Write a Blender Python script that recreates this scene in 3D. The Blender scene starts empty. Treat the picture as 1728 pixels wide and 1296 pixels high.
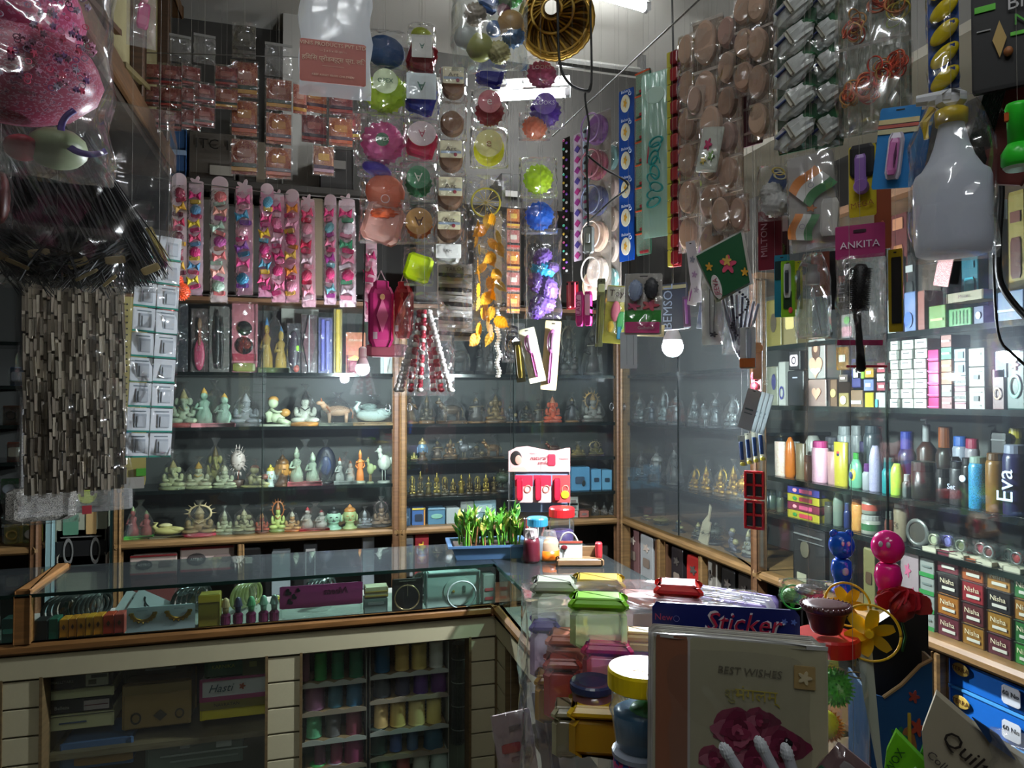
import bpy, math, random
from math import sin, cos, pi, radians, atan2
from mathutils import Matrix, Vector, noise
R = random.Random(7)
SC = bpy.context.scene
COL = SC.collection
# ------------------------------------------------------------------ camera, world, exposure
F = 1200.0; YAW = radians(15.8); PIT = radians(1.05); EYE = Vector((0, 0, 1.55))
cam_d = bpy.data.cameras.new('camera'); cam = bpy.data.objects.new('camera', cam_d); COL.objects.link(cam)
cam_d.sensor_width = 36; cam_d.lens = 36 * F / 1728; cam_d.clip_start = 0.02
cam.location = EYE; cam.rotation_euler = (pi / 2 + PIT, 0, -YAW); SC.camera = cam
SC.view_settings.view_transform = 'Standard'; SC.view_settings.look = 'None'
SC.view_settings.gamma = 1; SC.view_settings.use_curve_mapping = False
SC.view_settings.exposure = 1.08
w = bpy.data.worlds.new('dim_fill_world'); SC.world = w; w.use_nodes = True  # faint even fill added as a backdrop, no real daylight source
w.node_tree.nodes['Background'].inputs[0].default_value = (0.80, 0.90, 1.0, 1)
w.node_tree.nodes['Background'].inputs[1].default_value = 0.05
cy = SC.cycles
cy.max_bounces = 7; cy.diffuse_bounces = 3; cy.glossy_bounces = 4; cy.transmission_bounces = 5
cy.transparent_max_bounces = 24; cy.caustics_reflective = False; cy.caustics_refractive = False
cy.sample_clamp_indirect = 6
BULB = 1800.0; TUBE = 110.0; TUBEF = 30.0
RGT = Vector((cos(YAW), -sin(YAW), 0)); FWD = Vector((sin(YAW) * cos(PIT), cos(YAW) * cos(PIT), sin(PIT)))
UPV = Vector((-sin(YAW) * sin(PIT), -cos(YAW) * sin(PIT), cos(PIT)))
def ray(px, py): return FWD + RGT * ((px - 864) / F) - UPV * ((py - 648) / F)
def P(px, py, d): return EYE + ray(px, py) * d
def onX(px, py, X): r = ray(px, py); return EYE + r * (X / r.x)
def onY(px, py, Y): r = ray(px, py); return EYE + r * (Y / r.y)
def onZ(px, py, Z): r = ray(px, py); return EYE + r * ((Z - EYE.z) / r.z)
def S(n, d): return n * d / F
# ------------------------------------------------------------------ materials
MC = {}
def lin(h):
    c = [int(h[i:i + 2], 16) / 255 for i in (0, 2, 4)]
    return tuple(x / 12.92 if x <= .04045 else ((x + .055) / 1.055) ** 2.4 for x in c)
def newmat(n):
    m = bpy.data.materials.new(n); m.use_nodes = True
    nt = m.node_tree; return m, nt, nt.nodes['Principled BSDF'], nt.nodes['Material Output']
def N(nt, t, **k):
    n = nt.nodes.new(t)
    for a, b in k.items(): setattr(n, a, b)
    return n
def nz(nt, scale, det=3, co=None, typ='ShaderNodeTexNoise'):
    t = N(nt, 'ShaderNodeTexCoord'); n = N(nt, typ)
    n.inputs['Scale'].default_value = scale
    if typ == 'ShaderNodeTexNoise': n.inputs['Detail'].default_value = det
    nt.links.new(t.outputs['Object'], n.inputs['Vector']); return n
def mat(h, rough=.45, metal=0., kind='plain', h2=None, h3=None, sc=40.):
    """plain, foil (crinkled), print (patches of up to three colours), wood, weave"""
    k = (h, rough, metal, kind, h2, h3, sc)
    if k in MC: return MC[k]
    m, nt, b, o = newmat(kind + '_' + h)
    L = nt.links.new
    c = lin(h); b.inputs['Base Color'].default_value = (*c, 1); b.inputs['Roughness'].default_value = rough; b.inputs['Metallic'].default_value = metal
    if kind == 'sheer':
        t0 = N(nt, 'ShaderNodeBsdfTranslucent'); t0.inputs[0].default_value = (*c, 1); mx = N(nt, 'ShaderNodeMixShader'); mx.inputs[0].default_value = .5
        L(b.outputs[0], mx.inputs[1]); L(t0.outputs[0], mx.inputs[2]); L(mx.outputs[0], o.inputs[0])
    if kind in ('plain', 'foil'):
        n = nz(nt, 14 if kind == 'plain' else sc); r = N(nt, 'ShaderNodeMixRGB'); r.blend_type = 'MULTIPLY'
        r.inputs[0].default_value = .35 if kind == 'plain' else .7
        r.inputs[1].default_value = (*c, 1); L(n.outputs[0], r.inputs[2])
        mx = N(nt, 'ShaderNodeMixRGB'); mx.inputs[0].default_value = .75; L(r.outputs[0], mx.inputs[1]); mx.inputs[2].default_value = (*c, 1); L(mx.outputs[0], b.inputs[0])
    if kind == 'foil':
        v = nz(nt, sc * 1.3, typ='ShaderNodeTexVoronoi'); bp = N(nt, 'ShaderNodeBump'); bp.inputs['Strength'].default_value = .9; bp.inputs['Distance'].default_value = .01
        L(v.outputs['Distance'], bp.inputs['Height']); L(bp.outputs[0], b.inputs['Normal'])
    if kind == 'print':
        n = nz(nt, sc, 2); cr = N(nt, 'ShaderNodeValToRGB'); cr.color_ramp.interpolation = 'CONSTANT'
        e = cr.color_ramp.elements; e[0].color = (*c, 1); e[1].position = .53; e[1].color = (*lin(h2 or h), 1)
        x = e.new(.62); x.color = (*lin(h3 or h2 or h), 1)
        L(n.outputs[0], cr.inputs[0]); L(cr.outputs[0], b.inputs[0])
    if kind in ('wood', 'weave'):
        t = N(nt, 'ShaderNodeTexCoord'); mp = N(nt, 'ShaderNodeMapping'); mp.inputs['Scale'].default_value = (3, 3, 30) if kind == 'wood' else (30, 30, 30)
        n = N(nt, 'ShaderNodeTexNoise'); n.inputs['Scale'].default_value = 3; n.inputs['Detail'].default_value = 6
        L(t.outputs['Object'], mp.inputs[0]); L(mp.outputs[0], n.inputs['Vector'])
        cr = N(nt, 'ShaderNodeValToRGB'); e = cr.color_ramp.elements; e[0].position = .3; e[1].position = .7
        e[0].color = (*[x * .55 for x in c], 1); e[1].color = (*c, 1); L(n.outputs[0], cr.inputs[0]); L(cr.outputs[0], b.inputs[0])
    MC[k] = m; return m
def ior(nt, fr, v):
    g = N(nt, 'ShaderNodeNewGeometry'); m = N(nt, 'ShaderNodeMapRange'); m.inputs['To Min'].default_value = v; m.inputs['To Max'].default_value = 1 / v
    nt.links.new(g.outputs['Backfacing'], m.inputs['Value']); nt.links.new(m.outputs[0], fr.inputs['IOR'])
def film(tint='ffffff', body=.05, rough=.085, sc=26., bump=.75, name='clear_film', gloss=.28, kk=1.0):
    k = (name, tint, body, rough, sc, bump)
    if k in MC: return MC[k]
    m, nt, b, o = newmat(name); L = nt.links.new; nt.nodes.remove(b)
    n = nz(nt, sc * .7, 3); n.noise_type = 'RIDGED_MULTIFRACTAL'; n.inputs['Distortion'].default_value = .8
    tc_ = n.inputs['Vector'].links[0].from_socket; mp_ = N(nt, 'ShaderNodeMapping'); mp_.inputs['Scale'].default_value = (1, 1, .45); L(tc_, mp_.inputs[0]); L(mp_.outputs[0], n.inputs['Vector'])
    bp = N(nt, 'ShaderNodeBump'); bp.inputs['Strength'].default_value = bump; bp.inputs['Distance'].default_value = .035
    vo = nz(nt, sc * .8, typ='ShaderNodeTexVoronoi'); ad = N(nt, 'ShaderNodeMath', operation='MULTIPLY_ADD'); ad.inputs[1].default_value = .8
    L(vo.outputs['Distance'], ad.inputs[0]); L(n.outputs[0], ad.inputs[2]); L(ad.outputs[0], bp.inputs['Height'])
    tr = N(nt, 'ShaderNodeBsdfTransparent'); tr.inputs[0].default_value = (*[1 - (1 - x) * .6 for x in lin(tint)], 1)
    g = N(nt, 'ShaderNodeBsdfGlossy'); g.inputs['Roughness'].default_value = rough; g.inputs[0].default_value = (1, 1, 1, 1); L(bp.outputs[0], g.inputs['Normal'])
    d0 = N(nt, 'ShaderNodeBsdfDiffuse'); d0.inputs[0].default_value = (*lin(tint), 1); t0 = N(nt, 'ShaderNodeBsdfTranslucent'); t0.inputs[0].default_value = (*lin(tint), 1)
    df = N(nt, 'ShaderNodeMixShader'); df.inputs[0].default_value = .5; L(d0.outputs[0], df.inputs[1]); L(t0.outputs[0], df.inputs[2])
    lw = N(nt, 'ShaderNodeFresnel'); ior(nt, lw, 1.6); L(bp.outputs[0], lw.inputs['Normal'])
    ml = N(nt, 'ShaderNodeMath', operation='MULTIPLY_ADD'); ml.inputs[1].default_value = kk; ml.inputs[2].default_value = gloss * .10; L(lw.outputs[0], ml.inputs[0])
    a = N(nt, 'ShaderNodeMixShader'); a.inputs[0].default_value = min(.8, body * .35); L(tr.outputs[0], a.inputs[1]); L(df.outputs[0], a.inputs[2])
    c = N(nt, 'ShaderNodeMixShader'); L(ml.outputs[0], c.inputs[0]); L(a.outputs[0], c.inputs[1]); L(g.outputs[0], c.inputs[2])
    L(c.outputs[0], o.inputs[0]); MC[k] = m; return m
def pane(tint='f8fcfa', refl=1.0, dust=.004, name='pane_glass'):
    k = (name, tint)
    if k in MC: return MC[k]
    m, nt, b, o = newmat(name); L = nt.links.new; nt.nodes.remove(b)
    tr = N(nt, 'ShaderNodeBsdfTransparent'); tr.inputs[0].default_value = (*lin(tint), 1)
    g = N(nt, 'ShaderNodeBsdfGlossy'); g.inputs['Roughness'].default_value = 0.012
    g2 = N(nt, 'ShaderNodeBsdfGlossy'); g2.inputs['Roughness'].default_value = .38; g2.inputs[0].default_value = (.75, .85, 1, 1)
    df = N(nt, 'ShaderNodeBsdfDiffuse'); df.inputs[0].default_value = (.8, .85, .9, 1)
    fr = N(nt, 'ShaderNodeFresnel'); ior(nt, fr, 1.45)
    ml = N(nt, 'ShaderNodeMath', operation='MULTIPLY'); ml.use_clamp = True; ml.inputs[1].default_value = refl; L(fr.outputs[0], ml.inputs[0])
    d1 = N(nt, 'ShaderNodeMixShader'); d1.inputs[0].default_value = dust; L(tr.outputs[0], d1.inputs[1]); L(df.outputs[0], d1.inputs[2])
    d2 = N(nt, 'ShaderNodeMixShader'); d2.inputs[0].default_value = dust * .5; L(d1.outputs[0], d2.inputs[1]); L(g2.outputs[0], d2.inputs[2])
    c = N(nt, 'ShaderNodeMixShader'); L(ml.outputs[0], c.inputs[0]); L(d2.outputs[0], c.inputs[1]); L(g.outputs[0], c.inputs[2])
    L(c.outputs[0], o.inputs[0]); MC[k] = m; return m
def glow(name, col, s):
    m, nt, b, o = newmat(name); nt.nodes.remove(b); e = N(nt, 'ShaderNodeEmission')
    e.inputs[0].default_value = (*col, 1); e.inputs[1].default_value = s; nt.links.new(e.outputs[0], o.inputs[0]); return m
def planked(h, h2, sc=(1, 1, 1), rough=.7, det=6, name='surface', lo=.4, hi=.65):
    m, nt, b, o = newmat(name); L = nt.links.new
    t = N(nt, 'ShaderNodeTexCoord'); mp = N(nt, 'ShaderNodeMapping'); mp.inputs['Scale'].default_value = sc
    n = N(nt, 'ShaderNodeTexNoise'); n.inputs['Scale'].default_value = 1.5; n.inputs['Detail'].default_value = det
    L(t.outputs['Object'], mp.inputs[0]); L(mp.outputs[0], n.inputs['Vector'])
    cr = N(nt, 'ShaderNodeValToRGB'); e = cr.color_ramp.elements; e[0].position = lo; e[1].position = hi
    e[0].color = (*lin(h), 1); e[1].color = (*lin(h2), 1); L(n.outputs[0], cr.inputs[0]); L(cr.outputs[0], b.inputs[0]); b.inputs['Roughness'].default_value = rough
    bp = N(nt, 'ShaderNodeBump'); bp.inputs['Strength'].default_value = .2; bp.inputs['Distance'].default_value = .01; L(n.outputs[0], bp.inputs['Height']); L(bp.outputs[0], b.inputs['Normal'])
    return m
FILM = film(); FILM2 = film(body=.3, sc=18, name='milky_film'); GLASSY = film('eef6f4', .07, .05, 6, .1, 'clear_plastic')
PANE = pane()
# ------------------------------------------------------------------ mesh builder
class MB:
    def __init__(s): s.v = []; s.f = []; s.m = []; s.X = None
    def add(s, vs, fs, mi=0):
        n = len(s.v)
        if s.X is not None: vs = [tuple(s.X @ Vector(v)) for v in vs]
        s.v += [tuple(v) for v in vs]; s.f += [tuple(i + n for i in f) for f in fs]; s.m += [mi] * len(fs); return s
    def box(s, c, d, mi=0):
        x, y, z = c; a, b, e = d[0] / 2, d[1] / 2, d[2] / 2
        s.add([(x - a, y - b, z - e), (x + a, y - b, z - e), (x + a, y + b, z - e), (x - a, y + b, z - e), (x - a, y - b, z + e), (x + a, y - b, z + e), (x + a, y + b, z + e), (x - a, y + b, z + e)],
              [(3, 2, 1, 0), (4, 5, 6, 7), (0, 1, 5, 4), (1, 2, 6, 5), (2, 3, 7, 6), (3, 0, 4, 7)], mi); return s
    def bb(s, c, d, mi=0, r=.1):
        x, y, z = c; a, b, e = d[0] / 2, d[1] / 2, d[2] / 2; q = min(d) * r
        vs = []; fs = []
        for zz, k in ((-e, 1), (-e + q, 0), (e - q, 0), (e, 1)):
            for (u, v) in ((-1, -1), (1, -1), (1, 1), (-1, 1)):
                o = q if k else 0
                vs += [(x + u * (a - o - (q if (u * v > 0) else 0)), y + v * (b - o - (0 if (u * v > 0) else q)), z + zz), (x + u * (a - o - (0 if (u * v > 0) else q)), y + v * (b - o - (q if (u * v > 0) else 0)), z + zz)]
        for l in range(3):
            for i in range(8):
                j = (i + 1) % 8; fs.append((l * 8 + i, l * 8 + j, l * 8 + 8 + j, l * 8 + 8 + i))
        fs += [tuple(range(7, -1, -1)), tuple(range(24, 32))]; s.add(vs, fs, mi); return s
    def lathe(s, prof, c=(0, 0, 0), n=16, mi=0, sx=1, sy=1, jit=0, caps=True):
        vs = []; fs = []
        for (r, z) in prof:
            for i in range(n):
                a = 2 * pi * i / n; k = 1 + (R.uniform(-jit, jit) if jit else 0)
                vs.append((c[0] + r * k * cos(a) * sx, c[1] + r * k * sin(a) * sy, c[2] + z + (R.uniform(-jit, jit) * .1 * r if jit else 0)))
        for l in range(len(prof) - 1):
            for i in range(n):
                j = (i + 1) % n; fs.append((l * n + i, l * n + j, (l + 1) * n + j, (l + 1) * n + i))
        if caps:
            if prof[0][0] > 1e-5: fs.append(tuple(range(n - 1, -1, -1)))
            if prof[-1][0] > 1e-5: fs.append(tuple(range((len(prof) - 1) * n, len(prof) * n)))
        s.add(vs, fs, mi); return s
    def ball(s, c, r, n=10, mi=0, fn=None):
        if not isinstance(r, (tuple, list)): r = (r, r, r)
        vs = [(c[0], c[1], c[2] - r[2])]; fs = []; m = max(4, n // 2 + 1)
        for l in range(1, m):
            t = pi * l / m
            for i in range(n):
                a = 2 * pi * i / n; k = fn(a, t) if fn else 1
                vs.append((c[0] + r[0] * k * sin(t) * cos(a), c[1] + r[1] * k * sin(t) * sin(a), c[2] - r[2] * k * cos(t)))
        vs.append((c[0], c[1], c[2] + r[2])); e = len(vs) - 1
        for i in range(n):
            j = (i + 1) % n; fs.append((0, 1 + j, 1 + i)); fs.append((e, e - n + i, e - n + j))
            for l in range(m - 2): b = 1 + l * n; fs.append((b + i, b + j, b + n + j, b + n + i))
        s.add(vs, fs, mi); return s
    def tube(s, pts, r, n=6, mi=0):
        pts = [Vector(p) for p in pts]; vs = []; fs = []; up = Vector((.13, .21, .97))
        for k, p in enumerate(pts):
            t = (pts[min(k + 1, len(pts) - 1)] - pts[max(k - 1, 0)]).normalized()
            a = t.cross(up); a = a.normalized() if a.length > 1e-4 else Vector((1, 0, 0)); b = t.cross(a)
            rr = r[k] if isinstance(r, (list, tuple)) else r
            for i in range(n): q = 2 * pi * i / n; vs.append(p + a * (cos(q) * rr) + b * (sin(q) * rr))
        for k in range(len(pts) - 1):
            for i in range(n): j = (i + 1) % n; fs.append((k * n + i, (k + 1) * n + i, (k + 1) * n + j, k * n + j))
        fs += [tuple(range(n)), tuple(range(len(pts) * n - 1, (len(pts) - 1) * n - 1, -1))]; s.add(vs, fs, mi); return s
    def prism(s, poly, y0, y1, mi=0):
        n = len(poly); s.add([(x, y0, z) for x, z in poly] + [(x, y1, z) for x, z in poly], [tuple(range(n)), tuple(range(2 * n - 1, n - 1, -1))] + [(i, i + n, (i + 1) % n + n, (i + 1) % n) for i in range(n)], mi); return s
    def grid(s, fn, nu, nv, mi=0):
        s.add([fn(i / nu, j / nv) for j in range(nv + 1) for i in range(nu + 1)], [(j * (nu + 1) + i, j * (nu + 1) + i + 1, (j + 1) * (nu + 1) + i + 1, (j + 1) * (nu + 1) + i) for j in range(nv) for i in range(nu)], mi); return s
    def me(s, name='m', smooth=False):
        me = bpy.data.meshes.new(name); me.from_pydata(s.v, [], s.f)
        for _ in range(max(s.m, default=0) + 1): me.materials.append(None)
        me.polygons.foreach_set('material_index', s.m)
        if smooth: me.polygons.foreach_set('use_smooth', [True] * len(s.f))
        me.update(); return me
CACHE = {}
def cm(key, fn, smooth=False):
    if key not in CACHE: CACHE[key] = fn().me('_'.join(str(k) for k in key) if isinstance(key, tuple) else key, smooth)
    return CACHE[key]
def inst(name, me, mats, parent=None, loc=(0, 0, 0), rot=(0, 0, 0), scale=(1, 1, 1)):
    o = bpy.data.objects.new(name, me); COL.objects.link(o); o.parent = parent
    o.location = loc; o.rotation_euler = rot; o.scale = scale if isinstance(scale, (tuple, list)) else (scale,) * 3
    if not isinstance(mats, (list, tuple)): mats = [mats]
    for i, sl in enumerate(o.material_slots): sl.link = 'OBJECT'; sl.material = mats[min(i, len(mats) - 1)]
    return o
def part(name, mb, mats, parent=None, loc=(0, 0, 0), rot=(0, 0, 0), smooth=False):
    return inst(name, mb.me(name, smooth), mats, parent, loc, rot)
USED = {}
def tag(o, label, cat, group=None):
    k = label
    if k in USED and not (group and USED[k] == group): print('DUPLABEL', k)
    USED[k] = group
    o['label'] = label; o['category'] = cat
    if group: o['group'] = group
    return o
def thing(name, label, cat, loc=(0, 0, 0), rotz=0, group=None, rot=None):
    o = bpy.data.objects.new(name, None); COL.objects.link(o); o.empty_display_size = .05
    o.location = loc; o.rotation_euler = rot or (0, 0, rotz); return tag(o, label, cat, group)
def struct(name, mb, mats, smooth=False): o = part(name, mb, mats, None, smooth=smooth); o['kind'] = 'structure'; return o
# unit meshes
def ubox(): return MB().bb((0, 0, 0), (1, 1, 1), r=.04)
UB = cm('unit_box', lambda: MB().bb((0, 0, 0), (1, 1, 1), r=.03)); UBR = cm('unit_soft_box', lambda: MB().bb((0, 0, 0), (1, 1, 1), r=.12))
UBALL = cm('unit_ball', lambda: MB().ball((0, 0, 0), .5, 14), True)
UCYL = cm('unit_cylinder', lambda: MB().lathe([(.46, -.5), (.5, -.47), (.5, .47), (.46, .5)], n=18))
UDISC = cm('unit_disc', lambda: (lambda m: (setattr(m, 'X', Matrix.Rotation(pi / 2, 4, 'X')), m.lathe([(.42, -.5), (.5, -.3), (.5, .3), (.42, .5)], n=22))[1])(MB()))
def _ring(t=.08, n=24):
    m = MB(); m.grid(lambda u, v: ((.5 - t + t * cos(2 * pi * v)) * cos(2 * pi * u), t * sin(2 * pi * v), (.5 - t + t * cos(2 * pi * v)) * sin(2 * pi * u)), n, 6); return m
URING = cm('unit_ring', _ring, True); UTHIN = cm('unit_thin_ring', lambda: _ring(.03, 28), True)
def _arc(a0=pi, a1=2 * pi, t=.06):
    m = MB(); m.tube([(.45 * cos(a0 + (a1 - a0) * i / 14), 0, .45 * sin(a0 + (a1 - a0) * i / 14)) for i in range(15)], t); return m
UBAND = cm('rubber_band_ring', lambda: _ring(.045, 20), True)
UARC = cm('unit_arc', _arc, True)
def _diam(): return MB().prism([(-.5, 0), (0, -.5), (.5, 0), (0, .5)], -.5, .5)
UDIA = cm('unit_diamond', _diam)
def _heart(): return MB().prism([(.5 * (16 * sin(t) ** 3) / 16, .5 * (13 * cos(t) - 5 * cos(2 * t) - 2 * cos(3 * t) - cos(4 * t)) / 16) for t in [-i * 2 * pi / 20 for i in range(20)]], -.5, .5)
UHEART = cm('unit_heart', _heart)
def _flower(): return MB().prism([(.5 * (.72 + .28 * cos(5 * t)) * cos(t), .5 * (.72 + .28 * cos(5 * t)) * sin(t)) for t in [i * 2 * pi / 30 for i in range(30)]], -.5, .5)
UFLO = cm('unit_flower', _flower)
def _ruff():
    return MB().ball((0, 0, 0), .5, 40, fn=lambda a, t: .86 + .09 * sin(13 * a + 6 * cos(9 * t)) * sin(t) + .07 * sin(15 * t + 3 * a) + .09 * R.random())
URUF = cm('ruffled_ball', _ruff, True)
def _spiky():
    m = MB()
    for i in range(170):
        z = 1 - 2 * (i + .5) / 170; a = i * 2.39996; r = (1 - z * z) ** .5; d = Vector((r * cos(a), r * sin(a), z)); p = d.orthogonal().normalized(); q = d.cross(p)
        b = [d * .38 + p * .035, d * .38 + (-p * .5 + q * .87) * .035, d * .38 + (-p * .5 - q * .87) * .035, d * .5]
        m.add(b, [(0, 1, 3), (1, 2, 3), (2, 0, 3)])
    m.ball((0, 0, 0), .4, 12); return m
USPIKE = cm('spiky_ball', _spiky)
def _bow():
    m = MB()
    for sx in (-1, 1):
        m.add([(0, -.05, .08), (0, -.05, -.08), (sx * .5, -.25, .42), (sx * .5, -.25, -.38), (sx * .3, -.5, .05), (sx * .48, .0, .3), (sx * .48, 0, -.3)], [(0, 2, 4), (0, 4, 1), (1, 4, 3), (2, 3, 4), (0, 5, 2), (1, 3, 6), (2, 5, 6, 3)])
    m.ball((0, -.25, 0), .14, 6); return m
UBOW = cm('ribbon_bow', _bow)
SH = dict(box=UB, soft=UBR, ball=UBALL, cyl=UCYL, disc=UDISC, ring=URING, thin=UTHIN, arc=UARC, dia=UDIA, heart=UHEART, flower=UFLO, ruff=URUF, spike=USPIKE, bow=UBOW)
TXT = {}
def text(s, size, parent, loc, m, rot=(pi / 2, 0, 0), name='lettering', sx=1, ext=.012, shear=0):
    k = (s, shear)
    if k not in TXT:
        c = bpy.data.curves.new('lettering', 'FONT'); c.body = s; c.align_x = 'CENTER'; c.align_y = 'CENTER'; c.resolution_u = 2; c.extrude = ext; c.shear = shear
        o = bpy.data.objects.new('lettering_source', c); TXT[k] = bpy.data.meshes.new_from_object(o); bpy.data.objects.remove(o)
        if not len(TXT[k].materials): TXT[k].materials.append(None)
    return inst(name, TXT[k], m if not isinstance(m, str) else mat(m), parent, loc, rot, (size * sx, size, size))
def M_(c):
    return mat(c) if isinstance(c, str) else c
def deco(par, W, H, T, items, y=None):
    """items: (name, shape, cx, cz, w, h, depth, colour[, rot]) in fractions of the front W x H, origin bottom centre"""
    for it in items:
        nm, sh, cx, cz, w_, h_, dp, c = it[:8]; rr = it[8] if len(it) > 8 else 0
        if sh == 'text':
            text(w_, h_, par, (cx * W, -T / 2 - .0052, cz * H), M_(c), rot=(pi / 2, rr, 0), sx=dp or 1)
            continue
        inst(nm, SH[sh], M_(c), par, (cx * W, -T / 2 - dp / 2 + .0003, cz * H), (0, rr, 0), (w_ * W, dp, h_ * H))
def pillow(W, H, T, seed=0, nu=8, nv=10, amp=.25, two=True, neck=0):
    """crumpled bag: front and back sheets meeting at the edges, origin bottom centre"""
    def mk():
        m = MB()
        def f(sg):
            def g(u, v):
                e = (max(0, 1 - (2 * u - 1) ** 4) * max(0, 1 - (2 * v - 1) ** 6)) ** .5
                n = noise.noise(Vector((u * 4 + seed * 7.3, v * 5 * H / W + sg, seed * 3.1)))
                k = 1 - neck * max(0, (v - .72) / .28)
                nx = noise.noise(Vector((v * 6, seed, 5.)))
                return ((u - .5) * W * k + nx * .04 * W, sg * e * T / 2 * (1 + amp * 2 * n) + n * T * amp * .6, v * H)
            return g
        m.grid(f(-1), nu, nv)
        if two: m.grid(f(1), nu, nv)
        return m
    return cm(('film_bag', round(W, 3), round(H, 3), round(T, 3), seed, neck), mk, True)
def face(p, off=0): return -atan2(p[0], p[1]) - radians(off)
UTHREAD = cm('thread', lambda: MB().lathe([(.5, 0), (.5, 1)], n=4))
def thread(t, H, to=3.61):
    z = t.location.z + H; e = t.rotation_euler
    inst('hanging_thread', UTHREAD, mat('aaa69c', .6), t, (0, .002, H - .01), (-e[0], -e[1], 0), (.0005, .0005, max(.02, to - z + .01)))
def hang(px, y0, y1, d, off=0):
    """point at the bottom of a hung item, its height, its turn"""
    b = P(px, y1, d); t = P(px, y0, d); return b, t.z - b.z, face(b, off)
# ------------------------------------------------------------------ lamps
def led_bulb(p, r, label, name='led_bulb', wire_to=None):
    t = thing(name, label, 'light bulb', p)
    part('globe', MB().ball((0, 0, 0), r, 18), glow('bulb_light', (.86, .93, 1), BULB), t, smooth=True)
    part('housing', MB().lathe([(r * .96, r * .25), (r * .9, r * .8), (r * .5, r * 1.7), (r * .42, r * 1.8)], n=18), mat('e8e8e8', .3), t, smooth=True)
    part('socket', MB().lathe([(r * .55, r * 1.7), (r * .6, r * 1.9), (r * .6, r * 3), (r * .3, r * 3.3)], n=14), mat('dcdcd8', .5), t)
    w2 = ((wire_to or (0, 0))[0], (wire_to or (0, 0))[1], 3.61 - p[2])
    part('cord', MB().tube([(0, 0, r * 3.2), (w2[0] * .3 + .01, w2[1] * .3, w2[2] * .45), w2], .003), mat('2a2a2a'), t)
    return t
A = P(612, 622, 2.88); B = P(1135, 585, 2.15)
led_bulb(A, .027, 'glowing white LED bulb hanging in front of the long figurine shelves', wire_to=(.02, 0, 1.0))
led_bulb(B, .031, 'largest glowing LED bulb, hanging under the row of packed cards by the corner', wire_to=(.0, .02, .9))
def tube_lamp(p0, p1, label, h=.05, s=None):
    p0, p1 = Vector(p0), Vector(p1); c = (p0 + p1) / 2; L = (p1 - p0).length; a = atan2(p1.y - p0.y, p1.x - p0.x)
    t = thing('tube_lamp', label, 'lamp', c, a)
    part('housing', MB().bb((0, 0, h * .9), (L, h * 1.3, h)), mat('d8d8d4', .4), t)
    X = Matrix.Rotation(pi / 2, 4, 'Y'); m = MB(); m.X = X; m.lathe([(.016, -L / 2 + .03), (.016, L / 2 - .03)], n=12)
    part('tube', m, glow('tube_light', (.93, .97, 1), s or TUBE), t)
    part('end_cap', MB().bb((-L / 2 + .015, 0, .01), (.03, .04, .05)), mat('c8c8c8'), t); part('end_cap', MB().bb((L / 2 - .015, 0, .01), (.03, .04, .05)), mat('c8c8c8'), t)
    return t
a_, b_ = onZ(905, -38, 3.42), onZ(1095, 16, 3.42)
t1 = tube_lamp(a_, b_, 'long bright tube lamp on the ceiling beside the ribbed gold basket', .06)
a_, b_ = P(828, 158, 3.72), P(962, 166, 3.66)
t2 = tube_lamp(a_, b_, 'bright tube lamp behind the strings of bath puffs', .06)
for x in (-.15, .15): part('hanger', MB().tube([(x, 0, .06), (x, 0, 3.6 - t2.location.z)], .003), mat('5a5852'), t2)
tube_lamp((-.75, .25, 3.5), (.45, .15, 3.5), 'tube lamp on the ceiling over the customers', .06, TUBEF)  # unseen lamp added to light the goods from the front
tube_lamp((-.6, -1.1, 3.5), (.6, -1.1, 3.5), 'tube lamp on the ceiling near the shop entrance', .06, TUBEF)  # second unseen lamp added for front fill in the closed shell
# ------------------------------------------------------------------ room shell
WALLD = planked('33312d', '423f3a', (2, 2, 2), name='dark_wall_paint'); WALLG = planked('8f8b80', '9d998d', name='ceiling_paint')
struct('ceiling', MB().box((0, 1.2, 3.65), (5.6, 6.4, .1)), planked('b4b0a6', 'c2beb4', (.6, .6, .6), name='ceiling_whitewash'))
struct('floor', MB().box((0, 1.2, -.05), (5.6, 6.4, .1)), planked('6c6860', '827d72', (3, 3, 3), .4, name='floor_stone'))
struct('wall_back', MB().box((0, 4.2, 1.8), (5.6, .1, 3.6)), WALLD)
struct('wall_right', MB().box((2.25, 1.2, 1.8), (.1, 6.4, 3.6)), WALLD)
struct('front_light_blocker', MB().box((0, -2.0, 1.8), (5.6, .1, 3.6)), planked('2e2c29', '383632', (2, 2, 2), name='dark_blocker_paint'))  # unseen dark wall added to shut out the backdrop and calm glass reflections
struct('wall_left', MB().box((-2.45, 1.2, 1.8), (.1, 6.4, 3.6)), WALLD)
p = onY(508, 235, 3.95)
struct('pillar', MB().box((p.x, 4.05, 2.75), (.19, .2, 1.7)), planked('8f8c86', '9c9992', name='grey_plaster'))
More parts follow.
